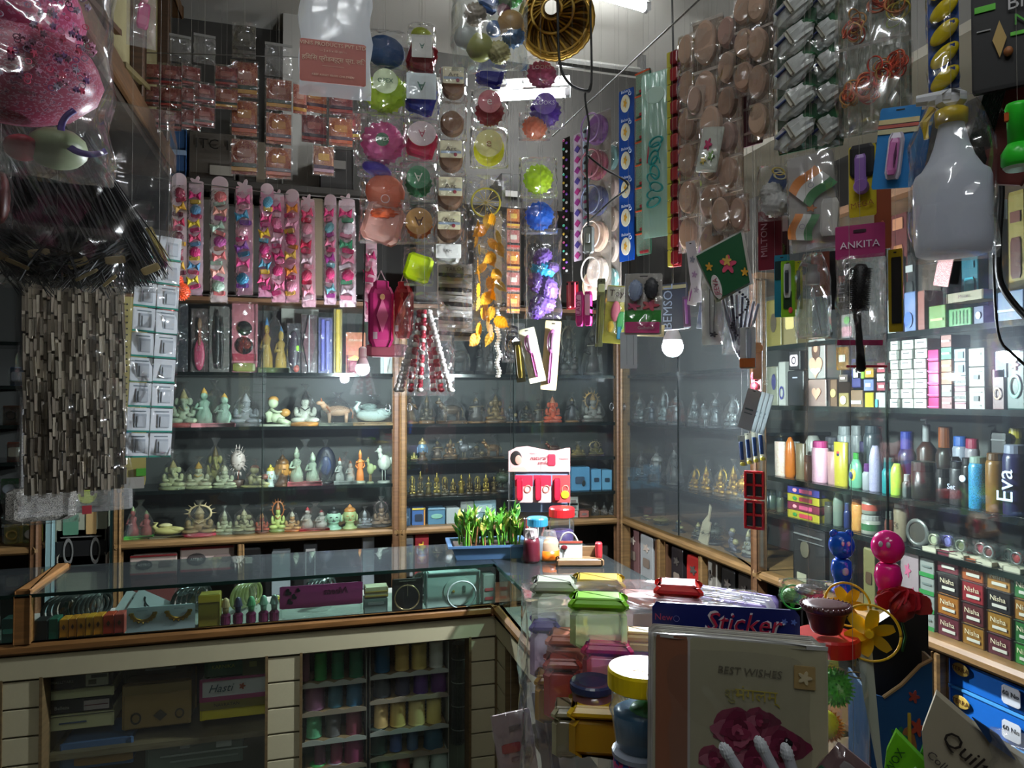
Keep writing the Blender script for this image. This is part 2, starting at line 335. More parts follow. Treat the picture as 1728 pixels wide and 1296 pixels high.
# beam/pipes under the ceiling
t = thing('ceiling_pipe', 'dark pipe running under the ceiling right of the gold basket', 'pipe', P(940, 103, 3.5))
v = P(1098, 124, 3.62) - P(940, 103, 3.5)
part('pipe', MB().tube([(0, 0, 0), v], .022, 8), mat('34332f', .5), t); part('bracket', MB().box(v * .9, (.03, .04, .16)), mat('2b2a28'), t)
WOOD = mat('6f5036', .42, kind='wood'); WOODL = mat('84663f', .45, kind='wood'); GL_EDGE = mat('0d1412', .12); BACKP = mat('40423f', .6)
DARK = mat('1e1d1b', .7)
SHELFG = mat('10181a', .08)
def cabinet(label, loc, rotz, W, shelves, top, posts=(1, 1), doors=2, under=(), name='display_cabinet', zb=.84, depth=.36, backm=None, pm=None):
    """front at y=0, depth towards +y, x from 0 to W"""
    t = thing(name, label, 'cabinet', loc, rotz)
    part('back_panel', MB().box((W / 2, depth + .01, (zb + top) / 2), (W, .02, top - zb)), backm or BACKP, t)
    part('top_board', MB().box((W / 2, depth / 2, top + .012), (W, depth, .025)), WOOD, t)
    part('ledge', MB().bb((W / 2, depth / 2 - .012, zb + .012), (W, depth + .025, .035), r=.3), WOODL, t)
    part('base_back', MB().box((W / 2, depth + .01, zb / 2), (W, .02, zb)), DARK, t)
    part('plinth', MB().box((W / 2, depth / 2, .04), (W, depth, .08)), WOOD, t)
    part('lower_shelf', MB().box((W / 2, depth / 2 + .01, .45), (W - .02, depth - .02, .02)), WOOD, t)
    for i, x in enumerate((0, W)):
        if posts[i]: part('post', MB().bb((x + (.018 if i == 0 else -.018), .01, top / 2), (.036, .06, top), r=.2), WOODL if i == 0 else WOOD, t)
    for x in under: part('divider', MB().bb((x, .01, zb / 2), (.03, .04, zb - .01), r=.2), WOODL, t)
    for z in shelves:
        part('glass_shelf', MB().bb((W / 2, depth / 2 + .02, z - .005), (W - .04, depth - .05, .014), r=.1), SHELFG, t)
        part('shelf_edge', MB().box((W / 2, .03, z - .006), (W - .04, .012, .017)), GL_EDGE, t)
    for i in range(doors):
        w_ = W / doors; x0 = i * w_; y = -.004 + .012 * i
        d = part('glass_door', MB().box((x0 + w_ / 2, y, (zb + .03 + top) / 2), (w_ + (.02 if i else 0), .005, top - zb - .06)), pm or PANE, t)
        if i: part('door_edge', MB().box((x0 - .01, y, (zb + .03 + top) / 2), (.004, .008, top - zb - .06)), GL_EDGE, d)
        h = MB(); h.tube([(x0 + (.05 if not i else w_ - .06) + .012 * cos(a), y - .004, 1.495 + .02 * sin(a)) for a in [k * pi / 6 for k in range(13)]], .0025)
        part('finger_pull', h, mat('c8ccd0', .2, 1), d)
    return t
YB = 3.72; XR = 1.70
cabinet('glass-fronted cabinet of painted figurines with five shelves on the back wall', (-.885, YB, 0), 0, 1.33, (1.098, 1.40, 1.67), 2.02, under=(.56,))
cabinet('glass-fronted cabinet of dark brass figurines between wooden posts near the corner', (.445, YB, 0), 0, 1.255, (1.015, 1.21, 1.405, 1.67), 2.02, under=(.62,))
cabinet('corner cabinet with silver and gold trinkets behind smeared glass', (XR, YB, 0), -pi / 2, 1.285, (1.098, 1.405, 1.67), 2.02, posts=(1, 1), under=(.45, .85), pm=pane(name='dusty_glass', dust=.03))
cabinet('long cosmetics cabinet with stacked boxes and bottles on the right wall', (XR, YB - 1.285, 0), -pi / 2, 1.95, (1.098, 1.24, 1.515, 1.745), 2.16, posts=(0, 1), under=(.82, 1.5), doors=3)
x0 = onY(66, 930, YB).x
cabinet('dim open shelving at the far left behind the paper bundle', (x0 - .75, YB, 0), 0, .75, (1.08, 1.25, 1.42, 1.60, 1.8), 2.2, posts=(0, 1), doors=0)
# teal post and niche between the left cabinets
p = onY(196, 870, 3.76)
tag(part('painted_post', MB().bb((0, 0, 1.0), (.045, .04, 2.0), r=.1), mat('4f7f83', .5), None, (p.x, p.y, 0)), 'teal painted post beside the left edge of the figurine cabinet', 'post')
q = onY(85, 870, 3.76)
tag(part('painted_post', MB().bb((0, 0, 1.0), (.03, .04, 2.0), r=.1), mat('7c999a', .5), None, (q.x, q.y, 0)), 'pale bluish post next to the dim left shelving', 'post')
# ------------------------------------------------------------------ loft on the left and over the back
LX = -.66
t = thing('storage_loft', 'wooden storage loft with peeling yellow panels along the left wall', 'loft', (LX, 0, 0))
part('edge_beam', MB().bb((0, 2.7, 2.68), (.06, 2.4, .09), r=.1), mat('6d4c2c', .5, kind='wood'), t)
part('top_beam', MB().bb((0, 2.7, 3.5), (.06, 2.4, .07), r=.1), mat('6d4c2c', .5, kind='wood'), t)
for k, yy in enumerate((1.75, 2.28, 2.8, 3.3)):
    part('panel', MB().bb((-.03, yy + .02, 3.09), (.02, .42, .72), r=.1), planked('8a7f58', 'a49a72', (3, 3, 3), name='peeling_board'), t)
    part('batten', MB().bb((0, yy + .27, 3.09), (.05, .06, .74), r=.1), mat('5a3d24', .5, kind='wood'), t)
part('loft_floor', MB().box((-.8, 2.7, 2.62), (1.6, 2.4, .03)), mat('3e3022', .6, kind='wood'), t)
for k, (yy, cc) in enumerate(((2.05, '7d6f45'), (2.5, '5b3b20'), (2.95, '7d6f45'))):
    inst('trim_strip', UB, mat(cc, .5, kind='wood'), t, (.02, yy, 2.76), (.2, 0, 0), (.02, .4, .02))
t = thing('loft_shelf', 'dark wooden loft shelf above the back cabinets carrying cartons', 'shelf', (0, 3.9, 0))
part('board', MB().box((.5, .02, 2.60), (3.0, .4, .03)), mat('2e2922', .6, kind='wood'), t)
part('board', MB().box((.5, .02, 2.045), (3.0, .4, .012)), mat('2e2922', .6, kind='wood'), t)
for x in (-1.0, .1, .95, 1.95): part('bracket', MB().box((x, .21, 2.32), (.03, .05, .55)), mat('2a2620', .6), t)
# cartons on the loft and cabinet tops
def box_thing(name, label, cat, p, W, D, H, col, rotz=0, items=(), group=None, m=None, lid=None):
    t = thing(name, label, cat, p, rotz, group)
    inst('carton' if 'carton' in name else 'body', UB, m or M_(col), t, (0, D / 2, H / 2), (0, 0, 0), (W, D, H))
    if lid: inst('lid', UB, M_(lid), t, (0, D / 2, H * .93), (0, 0, 0), (W * 1.02, D * 1.02, H * .16))
    deco(t, W, H, 0.001, items)
    return t
CB = mat('6b5a45', .7); CB2 = mat('8a7357', .7)
def on_back(pxa, pxb, pyt, z, Y): a = onY(pxa, pyt, Y); b = onY(pxb, pyt, Y); return Vector(((a.x + b.x) / 2, Y, z)), b.x - a.x, max(.02, (a.z + b.z) / 2 - z)
def on_right(pxa, pxb, pyt, z, X): a = onX(pxa, pyt, X); b = onX(pxb, pyt, X); return Vector((X, (a.y + b.y) / 2, z)), abs(a.y - b.y), max(.015, (a.z + b.z) / 2 - z)
for i, (a, b, yt, c, lab, its) in enumerate([
    (318, 398, 222, '4a443c', 'grey-brown carton lettered with a large code, on the loft above the hair clips', [('lettering', 'text', .1, .72, .05, 0, 1, '14120f'), ('barcode', 'box', .2, .2, .5, .2, .002, '8a8478')]),
    (402, 478, 240, '3a362f', 'dark carton beside the lettered carton on the loft', [('tape', 'box', 0, .5, .2, 1, .002, '5a5142')]),
    (540, 598, 250, '2c2a28', 'black carton behind the hanging sachets on the loft', [('label', 'box', 0, .6, .5, .2, .002, '66625c')]),
    (846, 880, 292, '23221f', 'black carton with a small label right of the puff strings', [('label', 'box', 0, .3, .6, .2, .002, '8c8a84')]),
    (275, 315, 215, '2c4f78', 'dark blue folded packet at the left end of the loft', [('band', 'box', 0, .5, 1, .1, .002, '8aa0b8')])]):
    p, W, H = on_back(a, b, yt, 2.617, 3.74)
    its = [(x[0], x[1], x[2], x[3], x[4] if x[1] != 'text' else 'ITC 12', *x[5:]) if x[1] != 'text' else (x[0], 'text', x[2], x[3], 'ITC 12', H * .3, 1, x[7]) for x in its]
    box_thing('carton', lab, 'carton', p, W, .28, H, c, items=its)
for i, (a, b, yt, c, lab) in enumerate([(300, 360, 330, '3b352c', 'brown carton on the cabinet top behind the first hair clip strips'), (370, 470, 345, '2f2c28', 'wide dark carton on the cabinet top behind the hair clip strips'), (480, 590, 335, '453c30', 'brown carton on the cabinet top behind the last hair clip strips'), (700, 790, 330, '2e2b28', 'dark carton on the cabinet top behind the puff strings'), (800, 880, 350, '3a342c', 'brown carton on the cabinet top behind the dream catcher')]):
    p, W, H = on_back(a, b, yt, 2.053, 3.76); box_thing('carton', lab, 'carton', p, W, .26, min(H, .52), c, items=[('tape', 'box', 0, .5, .16, 1, .002, '6a5c48')])
# upper shop fascia on right above the cabinets
t = thing('upper_shelf', 'dark upper shelf of packed goods above the cosmetics cabinet', 'shelf', (XR, 0, 0))
part('board', MB().box((.2, 1.6, 2.55), (.4, 3.1, .03)), mat('77705f', .6), t)
part('back_board', MB().box((.4, 1.6, 2.8), (.02, 3.1, .5)), mat('4b4840', .7), t)
# ------------------------------------------------------------------ glass counters
CREAM = mat('b5ae8e', .5); RAILW = mat('8a6034', .4, kind='wood'); GREENG = pane('cbdcd6', 1.2, .02, 'green_counter_glass')
YC = 2.31; XC = .60
def counter(name, label, cat, frame, L, piers, opens, DEPTH=.335, rails=(), glass0=0, top=(0, 0)):
    """frame: (loc, rotz); front at y=0, x from 0 to L"""
    t = thing(name, label, cat, frame[0], frame[1])
    part('rail', MB().bb((L / 2, 0, .842), (L, .05, .035), r=.3), RAILW, t)
    part('band', MB().bb((L / 2, .008, .79), (L, .03, .07), r=.1), CREAM, t)
    part('display_floor', MB().box((L / 2, DEPTH / 2 + .02, .835), (L, DEPTH, .02)), mat('85867e', .6), t)
    part('case_back', MB().box((L / 2, DEPTH, .45), (L, .02, .78)), mat('4a4438', .6), t)
    for a, b in piers:
        n = 10
        for k in range(n):
            z = .752 - .0785 * k; inst('slat', UB, CREAM, t, ((a + b) / 2, .01, z - .0385), (0, 0, 0), (b - a, .02, .0735))
        part('pier_core', MB().box(((a + b) / 2, .024, .38), (b - a - .004, .02, .76)), mat('1d1a16', .7), t)
        for sx in (a, b): part('edge_strip', MB().box((sx, .03, .38), (.008, .07, .76)), mat('6f5c3c', .5, kind='wood'), t)
    for a, b, zs in opens:
        for z in zs: part('inner_shelf', MB().box(((a + b) / 2, DEPTH / 2 + .03, z), (b - a, DEPTH - .06, .018)), mat('7d7054', .5, kind='wood'), t)
        part('inner_pane', MB().box(((a + b) / 2, .055, .37), (b - a, .004, .74)), PANE, t)
    g0, g1 = top
    part('front_glass', MB().box(((glass0 + L) / 2, .012, .922), (L - glass0, .005, .126)), PANE, t)
    part('glass_top', MB().bb(((g0 + L + g1) / 2, DEPTH / 2, .992), (L - g0 + g1, DEPTH + .02, .010), r=.1), GREENG, t)
    part('glass_edge', MB().box(((g0 + L + g1) / 2, -.0105, .992), (L - g0 + g1, .003, .0098)), mat('10221d', .1), t)
    return t
X0 = -2.2; f = lambda px, py=1150: onY(px, py, YC).x - X0
L1 = XC - X0
cnt = counter('glass_counter', 'glass-topped display counter with cream slatted piers and wooden rail, facing the shop', 'counter', ((X0, YC, 0), 0), L1,
        [(f(2), f(70)), (f(450), f(508)), (f(793), L1 - .002)], [(f(70), f(450), (.50,)), (f(508), f(793), ())])
xp = f(40, 1050)
part('corner_post', MB().bb((xp, .0, .925), (.045, .03, .14), r=.1), RAILW, cnt)
part('top_bar', MB().bb((xp, .16, 1.0), (.045, .34, .02), r=.2), RAILW, cnt)
L2 = YC - 1.42
cnt2 = counter('side_counter', 'shorter glass-topped counter running toward the front on the right', 'counter', ((XC, YC, 0), -pi / 2), L2,
        [(.003, .13), (.50, .56)], [(.13, .50, (.50, .3))], DEPTH=.385, top=(-.30, 0))
# ------------------------------------------------------------------ figurines (one builder per pose, meshes shared)
def f_seated(v=0):
    m = MB(); m.lathe([(.42, 0), (.46, .04), (.40, .10), (.30, .12)], n=14, mi=1, sy=.7)
    for s in (-1, 1): m.ball((s * .2, -.08, .17), (.22, .16, .08), 10); m.ball((s * .26, -.02, .40), (.075, .09, .14), 8); m.ball((s * .2, -.16, .32), (.11, .06, .05), 8)
    m.ball((0, 0, .3), (.19, .15, .2), 10); m.ball((0, -.02, .47), (.17, .12, .12), 10); m.ball((0, -.04, .66), (.12, .12, .13), 12)
    if v % 2 == 0:
        m.tube([(0, -.14, .66), (.03, -.2, .56), (.06, -.2, .46), (.12, -.2, .42)], [.05, .045, .035, .02], 8)
        for s in (-1, 1): m.ball((s * .17, -.02, .66), (.09, .02, .1), 8)
    else: m.ball((0, -.16, .65), (.02, .03, .03), 6)
    m.lathe([(.13, .74), (.1, .8), (.07, .88), (.03, .94), (0, 1)], c=(0, -.02, 0), n=10, mi=2); m.tube([(-.12, -.13, .52), (0, -.16, .44), (.12, -.13, .52)], .02, 6, 2)
    return m
def f_standing(v=0):
    m = MB(); m.lathe([(.26, 0), (.28, .04), (.2, .08)], n=12, mi=1); m.lathe([(.2, .08), (.17, .3), (.12, .45), (.16, .6), (.13, .68), (.05, .72)], n=12, sy=.8, mi=0)
    for s in (-1, 1): m.tube([(s * .15, 0, .64), (s * .22, -.04, .5), (s * .12, -.15, .45 if v else .6)], [.045, .04, .03], 6)
    m.ball((0, -.02, .79), (.085, .09, .1), 10); m.lathe([(.09, .84), (.07, .9), (0, 1)], n=10, mi=2)
    if v: m.tube([(-.22, -.18, .62), (.2, -.16, .66)], .015, 6, 2)
    return m
def f_cow(v=0):
    m = MB(); m.bb((0, 0, .05), (1, .5, .1), 1); m.ball((0, 0, .52), (.34, .17, .19), 12)
    for x in (-.22, .22):
        for y in (-.09, .09): m.tube([(x, y, .45), (x, y, .1)], [.06, .04], 6)
    m.tube([(-.28, 0, .58), (-.4, -.02, .76)], [.12, .08], 8); m.ball((-.45, -.03, .8), (.12, .08, .08), 10)
    for s in (-1, 1): m.tube([(-.42, s * .06, .86), (-.44, s * .1, .98)], [.025, .008], 5, 2)
    m.tube([(.33, 0, .6), (.4, 0, .45), (.38, 0, .25)], [.03, .02, .03], 5, 2); m.tube([(-.3, -.15, .68), (-.2, -.2, .5), (-.3, -.15, .45)], .02, 5, 2); return m
def f_swan(v=0):
    m = MB(); m.bb((0, 0, .06), (1, .5, .12), 1); m.ball((0, 0, .4), (.42, .2, .26), 14); m.ball((.2, -.12, .5), (.25, .06, .16), 10); m.tube([(-.3, 0, .45), (-.42, 0, .7), (-.34, 0, .9), (-.42, -.02, .92)], [.1, .06, .05, .03], 8); m.ball((-.1, 0, .72), (.2, .1, .14), 8, 2); return m
def f_bust(v=0):
    m = MB(); m.lathe([(.34, 0), (.3, .06), (.2, .12), (.18, .26), (.26, .34)], n=14, mi=1); m.ball((0, 0, .52), (.3, .28, .3), 16)
    for s in (-1, 1): m.ball((s * .3, .02, .44), (.06, .06, .16), 8); m.ball((s * .11, -.26, .54), (.055, .02, .022), 8, 2)
    m.ball((0, -.29, .47), (.04, .05, .07), 8); m.ball((0, -.26, .37), (.08, .03, .02), 8, 2); m.ball((0, .02, .72), (.26, .25, .16), 14, 2, fn=lambda a, t: 1 + .06 * sin(9 * a) * sin(7 * t)); m.lathe([(.12, .84), (.09, .92), (0, 1)], n=10, mi=2); return m
def f_bird(v=0):
    m = MB(); m.lathe([(.25, 0), (.2, .05)], n=10, mi=1)
    for s in (-1, 1): m.tube([(s * .05, 0, .05), (s * .05, 0, .38)], .02, 5, 2)
    m.ball((0.02, 0, .55), (.24, .16, .22), 12); m.tube([(-.08, 0, .65), (-.14, 0, .82)], [.11, .07], 8); m.ball((-.15, 0, .88), (.1, .08, .09), 10); m.tube([(-.22, 0, .88), (-.32, 0, .85)], [.03, .006], 5, 2); m.ball((.26, 0, .6), (.16, .05, .1), 8); m.ball((-.13, 0, .98), (.05, .03, .05), 6, 2); return m
def f_crawl(v=0):
    m = MB(); m.lathe([(.5, 0), (.5, .05), (.42, .07)], n=14, mi=1, sy=.6); m.ball((.08, 0, .26), (.22, .15, .17), 10); m.tube([(.12, -.08, .2), (.35, -.12, .12), (.46, -.1, .1)], [.11, .08, .05], 8)
    m.tube([(-.12, 0, .14), (-.16, -.02, .4), (-.06, 0, .56)], [.1, .12, .08], 8); m.ball((-.04, -.02, .72), (.15, .14, .16), 12); m.ball((-.03, .02, .82), (.15, .14, .12), 10, 2); m.ball((.3, -.04, .42), (.15, .14, .13), 10, 2); m.tube([(-.1, -.08, .5), (.1, -.15, .44), (.24, -.1, .46)], [.045, .04, .03], 6); return m
def f_pair(v=0):
    m = MB(); m.bb((0, 0, .05), (1, .5, .1), 1)
    for s, h in ((-.24, 1), (.22, .86)):
        m.lathe([(.2, .1), (.19, .3 * h), (.1, .5 * h), (.14, .62 * h), (.05, .7 * h)], c=(s, 0, 0), n=10, sy=.8); m.ball((s, -.02, .78 * h), (.09, .09, .1), 10); m.lathe([(.09, .82 * h), (.06, .9 * h), (0, h)], c=(s, 0, 0), n=8, mi=2); m.tube([(s - .12, 0, .6 * h), (s - .2, -.12, .45 * h), (s, -.18, .48 * h)], [.04, .035, .03], 6)
    return m
def f_shell(v=0): return MB().lathe([(.2, 0), (.3, .04), (.22, .1)], n=14, mi=1).ball((0, 0, .55), (.36, .18, .45), 16).ball((0, -.16, .5), (.2, .06, .26), 10, 2)
def f_halo(v=0):
    m = f_seated(1); m.X = Matrix.Translation((0, .12, .72)); m.grid(lambda u, v: ((.26 + .03 * cos(2 * pi * v)) * cos(2 * pi * u), .03 * sin(2 * pi * v), (.26 + .03 * cos(2 * pi * v)) * sin(2 * pi * u)), 20, 5, 2)
    for k in range(9): m.add([(.25 * cos(k * pi / 8 - .1), 0, .25 * sin(k * pi / 8 - .1)), (.25 * cos(k * pi / 8 + .1), 0, .25 * sin(k * pi / 8 + .1)), (.4 * cos(k * pi / 8), 0, .4 * sin(k * pi / 8))], [(0, 1, 2)], 2)
    m.X = None; return m
def f_tree(v=0):
    m = MB(); m.lathe([(.2, 0), (.26, .16), (.22, .17)], n=12, mi=1); m.tube([(0, 0, .15), (.03, 0, .4)], .03, 5, 2)
    for k in range(90): a = R.uniform(0, 6.3); z = R.uniform(-1, 1); q = (1 - z * z) ** .5; p = Vector((.3 * q * cos(a), .3 * q * sin(a), .66 + .32 * z)); d = Vector((q * cos(a), q * sin(a), z)) * .12; n = Vector((-sin(a), cos(a), 0)) * .03; m.add([p - n, p + n, p + d], [(0, 1, 2)])
    m.ball((.0, 0, .66), .27, 10); return m
KF = dict(seated=f_seated, standing=f_standing, cow=f_cow, swan=f_swan, bust=f_bust, bird=f_bird, crawl=f_crawl, pair=f_pair, shell=f_shell, halo=f_halo, tree=f_tree)
def wrap_me(v):
    def mk():
        R.seed(v); m = MB(); m.lathe([(.5, 0), (.56, .08), (.52, .3), (.46, .55), (.34, .8), (.15, .98), (.06, 1.04), (.1, 1.12), (.2, 1.22)], n=13, sy=.75, jit=.2, caps=False); return m
    return cm(('film_wrap', v), mk, False)
FK = {}
WRAPM = film(sc=45, bump=.7, rough=.12, body=.09, name='crinkled_wrap', gloss=.3, kk=1.3)
def figurine(px, wpx, pyt, z, kind, c, accent, base, label, group=None, wrap=True, Y=3.82, rot=0, plane='B', var=0, metal=0, name='figurine'):
    if plane == 'B': a = onY(px, 700, Y); d = (a - EYE).dot(FWD); loc = (a.x, Y, z); rz = 0
    else: a = onX(px, 700, Y); d = (a - EYE).dot(FWD); loc = (Y, a.y, z); rz = -pi / 2
    H = 1.55 + (670 - pyt) * d / F - z; W = S(wpx, d) * (1 if plane == 'B' else 1.25)
    t = thing(name, label, 'figurine', loc, rz + rot, group)
    me = cm(('figure', kind, var), lambda: KF[kind](var), True)
    wide = {'cow': 1, 'swan': 1, 'pair': 1, 'seated': .92, 'halo': .92, 'crawl': 1, 'standing': .56, 'bust': .7, 'bird': .6, 'shell': .72, 'tree': .6}[kind]
    s = W * 1.12 / wide
    ms = [mat(c, .35 if metal else .5, metal), mat(base, .4), mat(accent, .4, metal)]
    inst('body', me, ms, t, (0, 0, 0), (0, 0, 0), (s, min(s, .2), H * .95 if wrap else H))
    if wrap: inst('wrapping', wrap_me(var % 5 + (px % 3)), WRAPM, t, (0, 0, .001), (0, 0, px % 7), (W * 1.02, min(W, .16) * 1.0, H * .92))
    return t
ORD = ['first', 'second', 'third', 'fourth', 'fifth', 'sixth', 'seventh', 'eighth', 'ninth', 'tenth', 'eleventh', 'twelfth', 'thirteenth', 'fourteenth', 'fifteenth', 'sixteenth', 'seventeenth', 'eighteenth']
Z1, Z2, Z3, Z4 = 1.67, 1.402, 1.100, .868
B1 = [
 (310, 46, 652, Z2, 'seated', 'a9b89a', 'b7a970', 'b34a48', 'greenish white seated figurine on a red base in a film cone', 1, 0),
 (362, 62, 650, Z2, 'pair', '8fae98', 'c9a04e', 'c27a80', 'pale green couple figurine on a pinkish base under dark film', 1, 0),
 (415, 50, 660, Z2, 'seated', '8c9197', 'b8bcc0', '55585a', 'grey seated figurine in glittering crumpled film', 1, 1),
 (463, 52, 665, Z2, 'crawl', 'b8c4a2', 'c08f4c', '9aa08c', 'unwrapped pale green child figurine reaching for a brown pot', 0, 0),
 (515, 46, 656, Z2, 'seated', 'd7dccc', '3b3a38', 'c98a3f', 'white seated figurine with orange skirt on a tan wooden plate', 1, 1),
 (570, 56, 668, Z2, 'cow', 'c9a283', 'b86a40', '7d8274', 'tan cow figurine with a brown fan-like crest behind it', 1, 0),
 (630, 62, 672, Z2, 'swan', 'b9ccc6', '9db3ad', 'b69468', 'pale swan figurine lying under a clear dome by the wooden post', 1, 0),
 (293, 42, 773, Z3, 'seated', 'b9bd8b', 'c8b878', '9aa274', 'pale yellow seated figurine at the left end of the middle shelf', 1, 0),
 (336, 42, 776, Z3, 'seated', 'bfc09a', 'd2a43c', 'a3a77c', 'cream seated figurine with orange crown', 1, 1),
 (364, 36, 748, Z3, 'seated', '97924e', '6e5b2c', '5b5a3a', 'olive gold figurine standing taller behind the cream ones', 1, 2),
 (380, 36, 782, Z3, 'seated', 'c3c9a5', 'd9d6b0', '9aa27c', 'light green seated figurine in shiny film on the middle shelf', 1, 1),
 (402, 24, 755, Z3, 'tree', 'c4b5ac', '8e5a4e', '5d4b40', 'small speckled white tree ornament behind the cream figurines', 0, 0),
 (432, 44, 780, Z3, 'crawl', 'b5b07e', '8b5848', '9a965f', 'yellowish reclining figurine with brown hair', 1, 0),
 (457, 16, 783, Z3, 'bust', 'c3d4ca', 'b8a63e', 'b0beb4', 'tiny white bust with a yellow pointed crown', 0, 0),
 (477, 26, 764, Z3, 'bust', 'b5803a', '6d4b22', '5d3c1c', 'golden bust wrapped in a tall film cone', 1, 0),
 (515, 50, 750, Z3, 'pair', 'b3c7ac', 'a9b09c', 'b05a5c', 'pale green couple figurine on a rose-red plate', 1, 0),
 (550, 30, 750, Z3, 'shell', '1b1e2c', '3a4668', '141414', 'black oval shell ornament in glossy film', 1, 0),
 (583, 34, 768, Z3, 'pair', 'aab0a8', '8b4b2f', '8f9590', 'silver grey group figurine beside the black oval shell', 1, 1),
 (608, 17, 758, Z3, 'standing', 'd97f3c', 'e8a050', '8f9480', 'slim orange standing figurine', 0, 1),
 (625, 14, 772, Z3, 'bird', '93a070', 'b48a4c', '7e8468', 'small green parrot figurine next to the orange standing one', 0, 0),
 (648, 26, 753, Z3, 'bird', 'b9c0b4', '9aa096', '8d938a', 'whitish long-legged bird figurine at the post end of the middle shelf', 0, 0),
 (238, 40, 850, Z4, 'pair', 'a4504e', '8da06c', '4e9a3c', 'red and green dancing figurine on a bright green base', 1, 0),
 (287, 50, 878, Z4, 'swan', 'b9ae6c', 'd0c690', '54503c', 'low yellow bull-shaped figurine lying on its side', 0, 0),
 (338, 54, 850, Z4, 'halo', '9a7f52', 'c9b284', 'b93a4e', 'tangled golden figurine on a crimson base on the bottom shelf', 1, 0),
 (380, 30, 858, Z4, 'seated', 'b3b78f', 'c7c8a8', '878b6c', 'ivory seated figurine right of the crimson-based one', 1, 1),
 (413, 38, 856, Z4, 'seated', 'a9a57c', 'd0c79c', '5f5c48', 'dull ivory figurine in sparkling film on the bottom shelf', 1, 0),
 (443, 26, 862, Z4, 'seated', 'b0492f', 'd18a4a', '6e3a26', 'small red-robed seated figurine', 1, 1),
 (470, 28, 846, Z4, 'halo', 'a5b162', '9a5a2c', '6f7a44', 'lime green figurine with a round brown halo', 0, 0),
 (494, 30, 860, Z4, 'seated', 'c9975a', 'd9d0b4', 'b0602c', 'seated figurine on a broad orange base', 1, 1),
 (532, 44, 852, Z4, 'pair', 'b9b3a8', 'a03034', '902c30', 'white and red couple figurine left of the green bust', 1, 0),
 (564, 26, 853, Z4, 'bust', '8fb29a', '232726', '7ba088', 'sea-green bust with black hair', 0, 0),
 (591, 24, 850, Z4, 'bust', '94a06a', 'b0773c', '8d9c68', 'green bust with an orange-brown crown', 0, 0),
 (616, 24, 858, Z4, 'seated', '8f9298', 'c0c4c8', '4a4c50', 'small silver figurine right of the two busts', 1, 1),
 (644, 32, 843, Z4, 'halo', '8f7258', '5a4a48', '33302e', 'dark multicoloured figurine in the bottom corner by the post', 1, 0)]
for i, r in enumerate(B1):
    figurine(*r[:8], r[8], wrap=bool(r[9]), var=r[10], Y=3.84 if r[2] < 760 and r[3] == Z3 and r[0] in (364, 402) else 3.80)
# loose top shelf goods in cabinet one
def mixed_packet(px0, px1, yt, z, col, label, items=(), Y=3.8, T=.03, film_=True, cat='packet', name='packet', H=None, lean=0):
    p, W, h = on_back(px0, px1, yt, z, Y); h = H or h
    t = thing(name, label, cat, p, 0); t.rotation_euler = (lean, 0, 0)
    inst('card', UB, M_(col), t, (0, .012, h / 2), (0, 0, 0), (W * .94, .004, h * .98))
    deco(t, W * .9, h, -.015, items)
    if film_: inst('film', pillow(W, h, T, px0 % 9), FILM, t)
    return t
doll = lambda c1, c2, c3: [('skirt', 'ball', 0, .28, .7, .5, .02, c1), ('torso', 'cyl', 0, .55, .24, .26, .02, c2), ('head', 'ball', 0, .75, .3, .2, .02, c3)]
mixed_packet(284, 318, 512, Z1, '2a2b33', 'dark blue-black folded packet at the left end of the top shelf', [('sleeve', 'soft', -.2, .5, .4, .9, .012, '15171f')])
mixed_packet(322, 352, 520, Z1, '4a3c3a', 'small doll with a pink ball skirt standing in film on the top shelf', doll('b03a5c', '8a4a38', '8d6a50'))
mixed_packet(352, 388, 516, Z1, '6b6763', 'grey packet with a long black tail of hair', [('hair', 'ball', -.1, .5, .34, .9, .02, '0e0d0d'), ('hair', 'ball', .15, .45, .2, .8, .02, '1a1716')])
mixed_packet(390, 436, 508, Z1, 'b96d78', 'pink card holding big round black sunglasses', [('lens', 'disc', .0, .62, .62, .2, .01, mat('08090c', .08)), ('lens', 'disc', 0, .38, .72, .24, .012, mat('0b0c10', .08)), ('stripe', 'box', 0, .22, 1, .1, .004, 'a02c40'), ('bead_row', 'soft', 0, .08, .9, .12, .02, '7a7a3c')])
figurine(462, 44, 530, Z1, 'pair', 'b9963c', '4e78a0', '5a6a3a', 'yellow and blue couple figurine in film on the top shelf', var=0)
mixed_packet(484, 508, 545, Z1, '241c26', 'dark purple puppet with a lime cuff', [('body', 'ball', 0, .45, .8, .8, .02, '2b1a2e'), ('cuff', 'box', .3, .5, .2, .1, .02, '9adf2c'), ('foot', 'ball', .2, .1, .5, .15, .02, 'b05a50')])
mixed_packet(508, 536, 530, Z1, '3a1f26', 'maroon and black umbrella-like packet beside the puppet', [('cone', 'dia', 0, .5, .8, 1, .02, '541c2c'), ('rib', 'box', 0, .5, .08, .95, .022, 'a0a0a8')])
mixed_packet(537, 562, 535, Z1, '4a4a86', 'lavender blue ribbon bundle beside the yellow one', [('ribbon', 'cyl', -.2, .5, .3, .9, .02, '6a6ac0'), ('ribbon', 'cyl', .15, .5, .3, .85, .02, '8080c8')])
mixed_packet(563, 578, 520, Z1, 'b09a50', 'yellow tassel bundle on the top shelf', [('tassel', 'cyl', 0, .5, .6, .95, .02, 'd8b848')])
mixed_packet(583, 618, 560, Z1, 'c4683c', 'orange packet directly behind the glowing bulb', [('lettering', 'text', 0, .8, 'ORANGE', .018, 1, 'e8d0b8'), ('panel', 'box', 0, .35, .8, .4, .004, 'd07a48')], film_=True)
